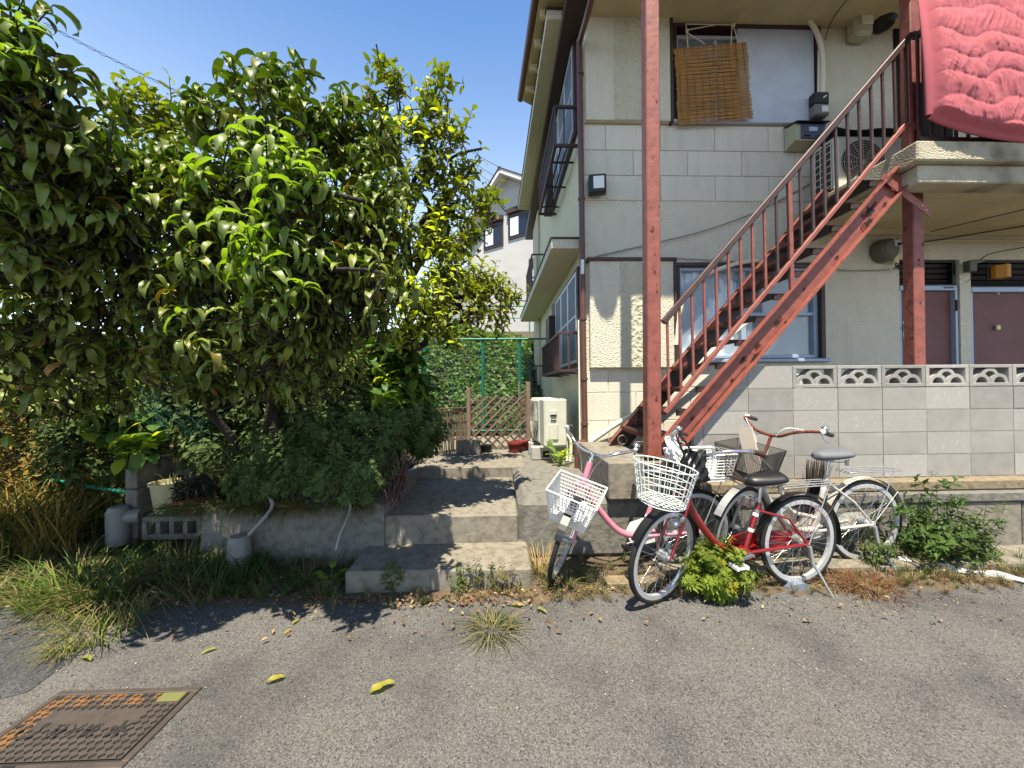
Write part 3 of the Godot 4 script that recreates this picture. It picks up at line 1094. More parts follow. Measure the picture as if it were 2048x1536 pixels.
# ---------------------------------------------------------------- outside staircase and posts
func build_staircase() -> void:
	var o := thing("steel_staircase", "rust-spotted red-brown steel staircase rising to the upper gallery", "staircase", Vector3(1.3, 0.8, -3.6))
	var r: Material = M.paint_red
	var rise := 0.2
	var run := 0.1745
	var x1 := 1.245
	# stringers: channels with their flanges outwards
	for d: float in [3.30, 3.985]:
		var s := 1.0 if d < 3.5 else -1.0
		var y0 := 0.665 if d < 3.5 else 0.76
		var a := Vector3(1.19, y0, -d)
		var e := Vector3(3.50, y0 + (3.50 - 1.19) * rise / run, -d)
		if s > 0.0:
			a = Vector3(1.331, 0.904, -3.300)
			e = Vector3(3.589, 3.434, -3.300)
		var dir := (e - a).normalized()
		var up := Vector3(-dir.y, dir.x, 0)
		if s > 0.0:
			a -= up * 0.095
			e -= up * 0.095
		var b := MB.new()
		b.bar(a + up * 0.008, e + up * 0.008, 0.008, 0.164, 0.0, up)
		if s < 0.0:
			var fl := MB.new()
			fl.bar(a + up * 0.098 + Vector3(0, 0, 0.02), e + up * 0.098 + Vector3(0, 0, 0.02), 0.05, 0.006, 0.0, up)
			pt(o, "flange", fl, r)
		b.bar(a + up * 0.09 + Vector3(0, 0, s * 0.028), e + up * 0.09 + Vector3(0, 0, s * 0.028), 0.06, 0.01, 0.0, up)
		b.bar(a - up * 0.076 + Vector3(0, 0, s * 0.028), e - up * 0.076 + Vector3(0, 0, s * 0.028), 0.06, 0.01, 0.0, up)
		b.bar(e + up * 0.09 + Vector3(0, 0, s * 0.028), e + up * 0.09 + Vector3(0.12, 0.0, s * 0.028), 0.06, 0.01)
		var st := pt(o, "stringer", b, r if s > 0 else M.paint_brown)
		if s > 0:
			# rust eaten holes and blisters on the web
			for k in 15:
				var t: float = [0.02, 0.05, 0.11, 0.16, 0.25, 0.31, 0.335, 0.36, 0.44, 0.455, 0.55, 0.67, 0.79, 0.82, 0.86][k]
				var big: float = [0.03, 0.018, 0.014, 0.010, 0.012, 0.028, 0.040, 0.024, 0.032, 0.014, 0.012, 0.016, 0.042, 0.05, 0.02][k]
				var c := a.lerp(e, t) - up * (0.030 + 0.035 * sin(k * 2.3)) + Vector3(0, 0, 0.0048)
				for lay in 2:
					var pol := PackedVector2Array()
					for q in 13:
						var an := TAU * q / 13
						var rad: float = big * rf(0.35, 1.2) * [1.0, 0.62][lay]
						pol.push_back(Vector2(cos(an) * rad * 1.9, sin(an) * rad * 0.9))
					b = MB.new()
					b.prism(pol, 0.003, Transform3D(Basis(dir, up, dir.cross(up)), c + Vector3(0, 0, 0.0022 * lay)))
					pl(st, ["rust_patch", "rust_hole"][lay], b, M.rusty if lay == 0 else M.void)
			# rust bleeding along the edges of both flanges
			for k in 22:
				var t := rf(0.0, 0.95)
				var c := a.lerp(e, t) + up * (-0.0702 if k % 2 else 0.0962) + Vector3(0, 0, rf(0.03, 0.055))
				b = MB.new()
				b.box(c, Vector3(rf(0.02, 0.07), 0.003, rf(0.006, 0.016)), 0.0, Basis(dir, up, dir.cross(up)))
				pl(st, "rust_streak", b, M.rusty)
	# treads of folded chequer plate
	for k in range(1, 13):
		var y := 0.8 + rise * k
		var x := x1 + run * (k - 1)
		var b := MB.new()
		b.span(x, x + 0.235, y - 0.006, y, 3.31, 3.98)
		b.span(x, x + 0.006, y - 0.046, y - 0.007, 3.311, 3.98)
		var t0 := pt(o, "tread", b, M.tread_steel)
		b = MB.new()
		b.prism(PackedVector2Array([Vector2(x + 0.03, y + 0.002), Vector2(x + 0.165, y + 0.002), Vector2(x + 0.165, y + 0.155)]), 0.004, Transform3D(Basis(), Vector3(0, 0, -3.979)))
		pl(t0, "painted_web", b, r)
		b = MB.new()
		for q in 26:
			var z := -3.32 - q * 0.0262
			b.box(Vector3(x - 0.002, y - 0.022, z), Vector3(0.004, 0.028, 0.012), 0.0, Basis(Vector3.RIGHT, 0.5))
		pl(t0, "chequer_ribs", b, M.rusty, "stuff")
		b = MB.new()
		b.span(x + 0.1, x + 0.22, y - 0.055, y - 0.008, 3.312, 3.33)
		pl(t0, "cleat", b, M.tread_steel)
	# balustrade on the road side
	var b := MB.new()
	var h0 := Vector3(1.397, 1.945, -3.280)
	var h1 := Vector3(3.632, 4.464, -3.280)
	b.bar(h0, h1, 0.045, 0.05, 0.006)
	b.bar(h1, Vector3(3.695, 4.456, -3.280), 0.045, 0.05, 0.006)
	pt(o, "handrail", b, M.paint_brown)
	b = MB.new()
	var l0 := Vector3(1.404, 1.174, -3.280)
	var l1 := Vector3(3.553, 3.659, -3.280)
	b.bar(l0, l1, 0.04, 0.035, 0.004)
	b.bar(l1, Vector3(3.680, 3.661, -3.280), 0.04, 0.035, 0.004)
	pt(o, "bottom_rail", b, r)
	for k in 21:
		var t := 0.016 + k * 0.048
		var p := h0.lerp(h1, t)
		var q := l0.lerp(l1, t)
		q.x = p.x + 0.006
		q.y = l0.y + (q.x - l0.x) * (l1.y - l0.y) / (l1.x - l0.x)
		b = MB.new()
		b.bar(q, p, 0.018, 0.018, 0.0, Vector3.BACK)
		pt(o, "baluster", b, M.paint_brown if k > 8 else r)
	for t: float in [0.5, 0.985]:
		var p := h0.lerp(h1, t)
		b = MB.new()
		b.bar(Vector3(p.x + 0.01, p.y - 1.0, p.z), p, 0.034, 0.034, 0.003, Vector3.BACK)
		pt(o, "rail_post", b, r)
	# brace from the stringer head to the post
	b = MB.new()
	b.bar(Vector3(3.331, 3.207, -3.260), Vector3(3.806, 2.897, -3.300), 0.008, 0.06, 0.0, Vector3(0.7, 0.7, 0))
	for k in 2:
		b.ball([Vector3(3.549, 2.891, -3.140), Vector3(3.583, 2.853, -3.140)][k], Vector3(0.009, 0.009, 0.006), 4, 6)
	pt(o, "brace", b, r)
	post("steel post in front of the foot of the red-brown staircase", Vector3(1.265, 0.819, -3.160), Vector3(1.300, 5.68, -3.16), 0.115, 1)
	post("steel post under the upper gallery, behind the pierced block wall", Vector3(3.819, 0.55, -3.42), Vector3(3.841, 5.68, -3.42), 0.105, 2)

func post(label: String, a: Vector3, e: Vector3, w: float, sd: int) -> void:
	var o := thing("steel_post", label, "post", a, "posts that carry the gallery roof")
	var b := MB.new()
	var f := a + Vector3(0, 0, -w / 2)
	var g := e + Vector3(0, 0, -w / 2)
	b.bar(f, g, w, w, 0.008, Vector3.BACK)
	pt(o, "shaft", b, M.paint_red if sd == 1 else M.paint_red)
	b = MB.new()
	b.box(f + Vector3(0, 0.004, 0), Vector3(w + 0.05, 0.008, w + 0.05))
	pt(o, "base_plate", b, M.rusty)
	var r2 := RandomNumberGenerator.new()
	r2.seed = sd * 77
	for k in 20:
		var t := pow(r2.randf(), 1.4) * 0.7
		var c := f.lerp(g, t)
		var side := r2.randf() < 0.35
		var big := 0.004 + 0.012 * pow(r2.randf(), 2.0)
		if k == 3:
			big = 0.02
		var pol := PackedVector2Array()
		for q in 7:
			var an := TAU * q / 7
			pol.push_back(Vector2(cos(an) * 0.8, sin(an) * 1.5) * big * r2.randf_range(0.4, 1.3))
		b = MB.new()
		if side:
			b.prism(pol, 0.003, Transform3D(Basis(Vector3(0, 0, 1), Vector3.UP, Vector3.LEFT), c + Vector3(-w / 2 - 0.0005, 0, r2.randf_range(-0.4, 0.4) * w)))
		else:
			b.prism(pol, 0.003, Transform3D(Basis(), c + Vector3(r2.randf_range(-0.4, 0.4) * w, 0, w / 2 + 0.0005)))
		pt(o, "rust_blister", b, M.rusty)

# ---------------------------------------------------------------- concrete block wall
func build_block_wall() -> void:
	var bl := 0.3975
	var x0 := 2.538
	var yb := 0.594
	var co := 0.1955
	var o := thing("block_wall", "grey concrete block wall with pierced fan-pattern blocks along its top", "wall", Vector3(x0, yb, -3.36))
	var top := yb + co * 5
	# the mortar core keeps the joints closed
	var core := MB.new()
	var xe := x0 + bl * 8
	var lx := 1.658
	core.prism(PackedVector2Array([Vector2(lx + 0.03, yb - 0.03), Vector2(xe, yb - 0.03), Vector2(xe, yb + co * 4 - 0.012), Vector2(x0 - 0.02, yb + co * 4 - 0.012), Vector2(x0 - 0.02, top - 0.02), Vector2(2.126 + 0.03, top - 0.02), Vector2(lx + 0.03, 1.058 - 0.03)]), 0.1055, Transform3D(Basis(), Vector3(0, 0, -3.4115)))
	pt(o, "mortar", core, M.mortar)
	var mats := ["block_a", "block_b", "block_c", "block_d"]
	for row in 5:
		var y0 := yb + co * row + 0.0028
		var y1 := yb + co * (row + 1) - 0.0028
		for k in range(-3, 8):
			var xa := x0 + bl * k + 0.0028
			var xb := x0 + bl * (k + 1) - 0.0028
			if row == 4 and k >= 0:
				vent_block(o, xa, xb, y0, y1, M[mats[(k * 3 + row) % 4]])
				continue
			# the wall's left end is cut along the staircase
			var pol := PackedVector2Array([Vector2(xa, y0), Vector2(xb, y0), Vector2(xb, y1), Vector2(xa, y1)])
			var lim := PackedVector2Array([Vector2(lx, yb - 1), Vector2(30, yb - 1), Vector2(30, top + 1), Vector2(2.126 + 0.80, top + 0.93), Vector2(2.126, top), Vector2(lx, 1.058)])
			var cut := Geometry2D.intersect_polygons(pol, lim)
			if cut.is_empty() or cut[0].size() < 3:
				continue
			var b := MB.new()
			var j := rf(-0.002, 0.003)
			b.prism(cut[0], 0.12, Transform3D(Basis(), Vector3(0, 0, -3.42 + j)))
			pt(o, "block", b, M[mats[rng.randi() % 4]])
	# mortar smeared along the cut edge
	var e := MB.new()
	e.bar(Vector3(lx - 0.012, 1.058 - 0.03, -3.36), Vector3(2.126, top + 0.002, -3.36), 0.128, 0.022, 0.006)
	e.bar(Vector3(lx - 0.012, yb, -3.36), Vector3(lx - 0.012, 1.058 - 0.02, -3.36), 0.022, 0.128, 0.006, Vector3.BACK)
	pt(o, "mortar_edge", e, M.concrete_tan)

func vent_block(o: Node3D, xa: float, xb: float, y0: float, y1: float, m: Material) -> void:
	var b := MB.new()
	var w := xb - xa
	var z0 := 3.3
	var z1 := 3.4
	b.span(xa, xb, y1 - 0.028, y1, z0, z1, 0.003)
	b.span(xa, xb, y0, y0 + 0.03, z0, z1, 0.003)
	b.span(xa, xa + 0.032, y0 + 0.03, y1 - 0.028, z0, z1, 0.002)
	b.span(xb - 0.032, xb, y0 + 0.03, y1 - 0.028, z0, z1, 0.002)
	var c := (xa + xb) / 2
	var r := (w - 0.064) / 4
	var yy := y0 + 0.03
	var ht := y1 - 0.028 - yy
	for s: float in [-1.0, 1.0]:
		b.arc_band(Vector3(c + s * r, yy, -z0 - 0.004), r * 0.63, r * 0.99, 0, PI, 0.09)
	b.arc_band(Vector3(c, yy + ht - r * 0.98, -z0 - 0.006), r * 0.63, r * 0.97, 0.12, PI - 0.12, 0.088)
	pt(o, "vent_block", b, m)

# ---------------------------------------------------------------- bicycles
func ring(mid: Vector3, rad: float, tube_r: float, seg: int, sides: int, b: MB) -> void:
	var pts := []
	for k in seg + 1:
		var a := TAU * k / seg
		pts.append(mid + Vector3(cos(a), sin(a), 0) * rad)
	b.tube(pts, tube_r, sides, false)

func wheel(o: Node3D, mid: Vector3, r: float, xf: Transform3D, big_hub: bool) -> void:
	var b := MB.new()
	b.arc_band(mid + Vector3(0, 0, 0.011), r - 0.060, r - 0.030, 0, TAU, 0.024, 44)
	var w := pl(o, "wheel", b, M.rim_alu)
	w.transform = xf
	b = MB.new()
	ring(mid, r - 0.018, 0.0175, 44, 8, b)
	pl(w, "tyre", b, M.rubber)
	b = MB.new()
	for k in 32:
		var a := TAU * k / 32
		var off := 0.35 if k % 4 < 2 else -0.35
		var z := 0.03 if k % 2 else -0.03
		b.tube([mid + Vector3(cos(a + off) * 0.022, sin(a + off) * 0.022, z), mid + Vector3(cos(a), sin(a), 0) * (r - 0.05)], 0.0014, 3, false)
	pl(w, "spokes", b, M.chrome)
	b = MB.new()
	var rot := Transform3D(Basis(Vector3.RIGHT, PI / 2), mid)
	var q := 0.034 if big_hub else 0.02
	b.lathe([Vector2(0.0, -0.05), Vector2(0.01, -0.05), Vector2(0.026, -0.034), Vector2(q, -0.028), Vector2(q, 0.028), Vector2(0.026, 0.034), Vector2(0.01, 0.05), Vector2(0.0, 0.05)], rot, 14)
	b.lathe([Vector2(0.0, -0.075), Vector2(0.007, -0.075), Vector2(0.007, 0.075), Vector2(0.0, 0.075)], rot, 8)
	pl(w, "hub", b, M.steel)

func bicycle(called: String, label: String, rear: Vector3, front: Vector3, p: Dictionary) -> Node3D:
	var dir := front - rear
	dir.y = 0.0
	var wb: float = dir.length()
	var turn := atan2(-dir.z, dir.x)
	var o := thing(called, label, "bicycle", rear, "bicycles parked against the concrete base", turn)
	o.rotation = Vector3(0, turn, 0)
	o.rotate_object_local(Vector3.RIGHT, p.lean)
	origin.erase(o)
	var r: float = p.r
	var sh: float = p.saddle
	var hb: float = p.bar
	var fm: Material = M[p.frame]
	var crown := Vector3(wb - 0.15, 0.68, 0)
	var head := Vector3(wb - 0.205, 0.85, 0)
	var ax := (head - crown).normalized()
	var st := Transform3D(Basis(), head) * Transform3D(Basis(ax, p.steer), Vector3()) * Transform3D(Basis(), -head)
	var bb := Vector3(0.44, 0.285, 0)
	# frame
	var b := MB.new()
	b.tube(curve([crown + ax * 0.03, crown + Vector3(-0.08, -0.12, 0), Vector3(wb - 0.38, 0.37, 0), Vector3(0.56, 0.30, 0), bb], 6), 0.024, 10)
	if p.twin:
		b.tube(curve([head - ax * 0.02, head + Vector3(-0.1, -0.14, 0), Vector3(wb - 0.42, 0.46, 0), Vector3(0.50, 0.40, 0), Vector3(0.40, 0.37, 0)], 6), 0.015, 8)
	b.tube([crown + ax * 0.015, head], 0.024, 10)
	b.tube([bb, Vector3(0.325, sh - 0.16, 0)], 0.018, 10)
	b.tube([bb + Vector3(0, 0, -0.04), bb + Vector3(0, 0, 0.04)], 0.026, 10)
	for s: float in [-1.0, 1.0]:
		b.tube([Vector3(0.34, sh - 0.21, s * 0.02), Vector3(0.14, 0.50, s * 0.05), Vector3(0.0, r, s * 0.066)], 0.009, 8)
		b.tube([bb + Vector3(0, 0, s * 0.03), Vector3(0.0, r, s * 0.066)], 0.0115, 8)
		b.box(Vector3(0.0, r, s * 0.066), Vector3(0.05, 0.05, 0.006), 0.002)
	var fr := pl(o, "frame", b, fm)
	b = MB.new()
	b.tube([Vector3(0.335, sh - 0.20, 0), Vector3(0.312, sh - 0.04, 0)], 0.013, 8)
	b.tube([Vector3(0.345, sh - 0.225, 0), Vector3(0.342, sh - 0.205, 0)], 0.022, 8)
	pl(fr, "seat_post", b, M.chrome)
	for y: float in [0.30, 0.62]:
		b = MB.new()
		var c := bb.lerp(Vector3(0.325, sh - 0.16, 0), y + 0.1)
		var dd := (Vector3(0.325, sh - 0.16, 0) - bb).normalized()
		b.tube([c, c + dd * 0.022], 0.0188, 10)
		pl(fr, "band", b, M.white_paint)
	# saddle
	b = MB.new()
	var sc := Vector3(0.29, sh, 0)
	b.sheet(func(u: float, v: float) -> Vector3:
		var a := TAU * v
		var x := lerpf(-0.125, 0.15, u)
		var wd := 0.105 * pow(1.0 - u, 0.55) * smoothstep(-0.02, 0.14, u) + 0.022 * smoothstep(0.0, 0.2, u) * (1.0 - smoothstep(0.93, 1.0, u))
		var hi := 0.04 * sqrt(maxf(0.0, 1.0 - pow(u * 1.9 - 0.9, 4.0) * 0.95)) + 0.004
		var yy := sin(a) * hi * (1.0 if sin(a) > 0.0 else 0.85) + 0.018 * pow(1.0 - u, 2.0) - 0.012 * u
		return sc + Vector3(x, yy, cos(a) * wd), 16, 16)
	var sd := pl(o, "saddle", b, M[p.saddle_mat])
	for s: float in [-1.0, 1.0]:
		b = MB.new()
		b.tube(curve([sc + Vector3(-0.09, -0.03, s * 0.06), sc + Vector3(-0.06, -0.055, s * 0.035), sc + Vector3(0.1, -0.045, s * 0.02)], 4), 0.004, 5)
		b.tube([sc + Vector3(-0.07, -0.035, s * 0.06), sc + Vector3(-0.07, -0.075, s * 0.06)], 0.012, 8)
		pl(sd, "spring", b, M.steel)
	# wheels
	wheel(o, Vector3(0, r, 0), r, Transform3D(), true)
	wheel(o, Vector3(wb, r, 0), r, st, p.big_hub)
	# fork, stem and handlebar turn together
	b = MB.new()
	for s: float in [-1.0, 1.0]:
		b.tube(curve([crown + Vector3(0, 0, s * 0.045), crown + Vector3(0.06, -0.16, s * 0.052), Vector3(wb - 0.035, r + 0.09, s * 0.054), Vector3(wb, r, s * 0.054)], 4), 0.0115, 8)
	b.box(crown, Vector3(0.05, 0.03, 0.11), 0.008)
	pl(o, "fork", b, fm).transform = st
	b = MB.new()
	var hc := head + ax * (hb - 0.85 - 0.03) + Vector3(-0.01, 0, 0)
	b.tube([head - ax * 0.02, hc], 0.012, 8)
	b.tube([head - ax * 0.005, head + ax * 0.03], 0.021, 10)
	pl(o, "stem", b, M.rusty if p.rusty else M.chrome).transform = st
	b = MB.new()
	var both := []
	for s: float in [-1.0, 1.0]:
		var pts := curve([hc + Vector3(0, 0, 0), hc + Vector3(0.035, 0.02, s * 0.08), hc + Vector3(0.03, 0.065, s * 0.16), hc + Vector3(-0.05, 0.085, s * 0.235), hc + Vector3(-0.17, 0.07, s * 0.265), hc + Vector3(-0.27, 0.045, s * 0.27)], 5)
		b.tube(pts, 0.011, 8)
		both.append(pts)
	var ba := pl(o, "handlebar", b, M.rusty if p.rusty else M.chrome)
	ba.transform = st
	for s in 2:
		var pts: Array = both[s]
		var e: Vector3 = pts[-1]
		var d := (e - pts[-3]) as Vector3
		d = d.normalized()
		b = MB.new()
		b.tube([e - d * 0.115, e - d * 0.11, e + d * 0.008, e + d * 0.012], [0.0145, 0.017, 0.017, 0.013], 10)
		pl(ba, "grip", b, M[p.grip])
		b = MB.new()
		b.box(e - d * 0.14, Vector3(0.035, 0.028, 0.03), 0.006)
		b.tube(curve([e - d * 0.13 + Vector3(0.02, -0.01, 0), e - d * 0.05 + Vector3(0.05, -0.035, 0), e + d * 0.03 + Vector3(0.035, -0.055, 0)], 4), [0.008, 0.008, 0.008, 0.007, 0.007, 0.006, 0.006, 0.005, 0.005], 6)
		pl(ba, "brake_lever", b, M.white_paint if p.rusty else M.chrome)
	var en: Vector3 = both[1 if p.bell_right else 0][-6]
	b = MB.new()
	b.ball(en + Vector3(0, 0.035, 0), Vector3(0.026, 0.018, 0.026), 6, 10)
	b.tube([en, en + Vector3(0, 0.03, 0)], 0.008, 6)
	pl(ba, "bell", b, M.chrome)
	b = MB.new()
	for s: float in [-1.0, 1.0]:
		b.tube(curve([hc + Vector3(-0.12, 0.06, s * 0.25), hc + Vector3(0.1, 0.10, s * 0.14), hc + Vector3(0.09, -0.06, s * 0.05), crown + Vector3(0.04, 0.05, s * 0.03)], 6), 0.0026, 5)
	pl(ba, "brake_cable", b, M.white_paint if p.rusty else M.steel)
	# fenders
	b = MB.new()
	b.arc_band(Vector3(0, r, 0.026), r + 0.016, r + 0.0185, deg_to_rad(12), deg_to_rad(190), 0.052, 26)
	b.tube([Vector3(-0.0, r, -0.07), Vector3(-0.26, r + 0.235, -0.03)], 0.0025, 4)
	b.tube([Vector3(-0.0, r, 0.07), Vector3(-0.26, r + 0.235, 0.03)], 0.0025, 4)
	pl(o, "fender", b, M[p.fender])
	b = MB.new()
	b.arc_band(Vector3(wb, r, 0.026), r + 0.016, r + 0.0185, deg_to_rad(30), deg_to_rad(172), 0.052, 22)
	b.tube([Vector3(wb, r, -0.06), Vector3(wb - 0.33, r + 0.08, -0.03)], 0.0025, 4)
	pl(o, "fender", b, M[p.front_fender]).transform = st
	# rack over the rear wheel
	b = MB.new()
	var ry := 2 * r + 0.065
	for z: float in [-0.07, -0.025, 0.025, 0.07]:
		b.tube(curve([Vector3(0.20, ry + 0.0, z * 0.6), Vector3(0.12, ry + 0.012, z), Vector3(-0.26, ry + 0.012, z)], 4), 0.004, 6)
	for x: float in [0.1, -0.07, -0.26]:
		b.tube([Vector3(x, ry + 0.012, -0.07), Vector3(x, ry + 0.012, 0.07)], 0.004, 6)
	for s: float in [-1.0, 1.0]:
		b.tube([Vector3(-0.17, ry + 0.01, s * 0.07), Vector3(0.0, r, s * 0.078)], 0.0042, 5)
	pl(o, "rack", b, M.steel)
	# crank, pedals, chain case, stand
	b = MB.new()
	for s: float in [-1.0, 1.0]:
		var ca := Vector3(s * -0.155, s * 0.03, s * 0.075)
		b.bar(bb + Vector3(0, 0, s * 0.07), bb + ca, 0.012, 0.022, 0.003)
	b.tube([bb + Vector3(0, 0, -0.08), bb + Vector3(0, 0, 0.08)], 0.01, 8)
	var cr := pl(o, "crank", b, M.chrome)
	for s: float in [-1.0, 1.0]:
		var ca := bb + Vector3(s * -0.155, s * 0.03, s * 0.125)
		b = MB.new()
		b.box(ca + Vector3(0.036, 0, 0), Vector3(0.016, 0.026, 0.085), 0.004)
		b.box(ca - Vector3(0.036, 0, 0), Vector3(0.016, 0.026, 0.085), 0.004)
		b.box(ca, Vector3(0.06, 0.014, 0.012), 0.003)
		b.box(ca + Vector3(0, 0, 0.035), Vector3(0.06, 0.014, 0.012), 0.003)
		b.box(ca - Vector3(0, 0, 0.035), Vector3(0.06, 0.014, 0.012), 0.003)
		pl(cr, "pedal", b, M.basket_white if p.frame == "bike_red" else M.black_plastic)
	b = MB.new()
	b.prism(PackedVector2Array([Vector2(-0.05, r - 0.05), Vector2(0.40, bb.y - 0.10), Vector2(0.50, bb.y - 0.07), Vector2(0.54, bb.y + 0.0), Vector2(0.50, bb.y + 0.075), Vector2(0.40, bb.y + 0.10), Vector2(-0.05, r + 0.055), Vector2(-0.08, r)]), 0.012, Transform3D(Basis(), Vector3(0, 0, 0.05)))
	pl(o, "chain_case", b, M.white_paint if p.frame == "bike_pink" else fm)
	b = MB.new()
	b.tube([Vector3(0.0, r - 0.01, -0.085), Vector3(-0.012, r - 0.12, -0.095), Vector3(-0.03, 0.15, -0.12), Vector3(-0.075, 0.0, -0.19)], [0.012, 0.013, 0.008, 0.006], 7)
	b.tube([Vector3(0.0, r - 0.01, -0.075), Vector3(-0.02, r - 0.1, -0.08)], 0.014, 8)
	pl(o, "kickstand", b, M.steel)
	b = MB.new()
	b.box(Vector3(wb - 0.09, 0.56, -0.035), Vector3(0.05, 0.04, 0.05), 0.01)
	b.lathe([Vector2(0.0, 0.0), Vector2(0.028, 0.002), Vector2(0.03, 0.03), Vector2(0.015, 0.06), Vector2(0.0, 0.065)], Transform3D(Basis(Vector3(0, 0, 1), PI / 2), Vector3(wb + 0.04, 0.56, -0.06)), 10)
	pl(o, "lamp", b, M.chrome).transform = st
	o.set_meta("steer", st)
	o.set_meta("wb", wb)
	return o

# a tapering basket of bars: mid is the middle of its floor, f the forward and w the side half sizes
func bar_basket(o: Node3D, mid: Vector3, f0: float, w0: float, f1: float, w1: float, h: float, m: Material, rows: int, cols: int, th: float, solid: float, st: Transform3D) -> MeshInstance3D:
	var b := MB.new()
	var cor := func(k: int, t: float) -> Vector3:
		var s: Vector2 = [Vector2(1, 1), Vector2(1, -1), Vector2(-1, -1), Vector2(-1, 1)][k % 4]
		return mid + Vector3(s.x * lerpf(f0, f1, t), h * t, s.y * lerpf(w0, w1, t))
	for k in 4:
		for j in rows + 1:
			var t := float(j) / rows
			if t < solid - 0.01 and j > 0:
				continue
			var a: Vector3 = cor.call(k, t)
			var e: Vector3 = cor.call(k + 1, t)
			b.tube([a, e], th * (2.0 if j == rows else 1.0), 4)
		var n := cols if k % 2 == 0 else int(cols * 0.8)
		for j in n:
			var q := (j + 0.5) / n
			var a: Vector3 = cor.call(k, solid).lerp(cor.call(k + 1, solid), q)
			var e: Vector3 = cor.call(k, 1.0).lerp(cor.call(k + 1, 1.0), q)
			b.tube([a, e], th, 4, false)
		b.tube([cor.call(k, solid), cor.call(k, 1.0)], th * 1.5, 5)
		if solid > 0.0:
			var p0: Vector3 = cor.call(k, 0.0)
			var p1: Vector3 = cor.call(k + 1, 0.0)
			var p2: Vector3 = cor.call(k + 1, solid)
			var p3: Vector3 = cor.call(k, solid)
			b.quad(p0, p1, p2, p3)
			var iy := (mid + Vector3(0, h * 0.5, 0))
			b.quad(p0.lerp(iy, 0.02), p3.lerp(iy, 0.02), p2.lerp(iy, 0.02), p1.lerp(iy, 0.02))
	var c0: Vector3 = cor.call(0, 0.0)
	if solid > 0.0:
		b.box(mid + Vector3(0, 0.003, 0), Vector3(f0 * 2, 0.006, w0 * 2))
	else:
		for j in cols:
			var q := (j + 0.5) / cols * 2.0 - 1.0
			b.tube([mid + Vector3(-f0, 0, w0 * q), mid + Vector3(f0, 0, w0 * q)], th, 4, false)
			b.tube([mid + Vector3(f0 * q, 0, -w0), mid + Vector3(f0 * q, 0, w0)], th, 4, false)
	var x := pl(o, "basket", b, m)
	x.transform = st
	return x

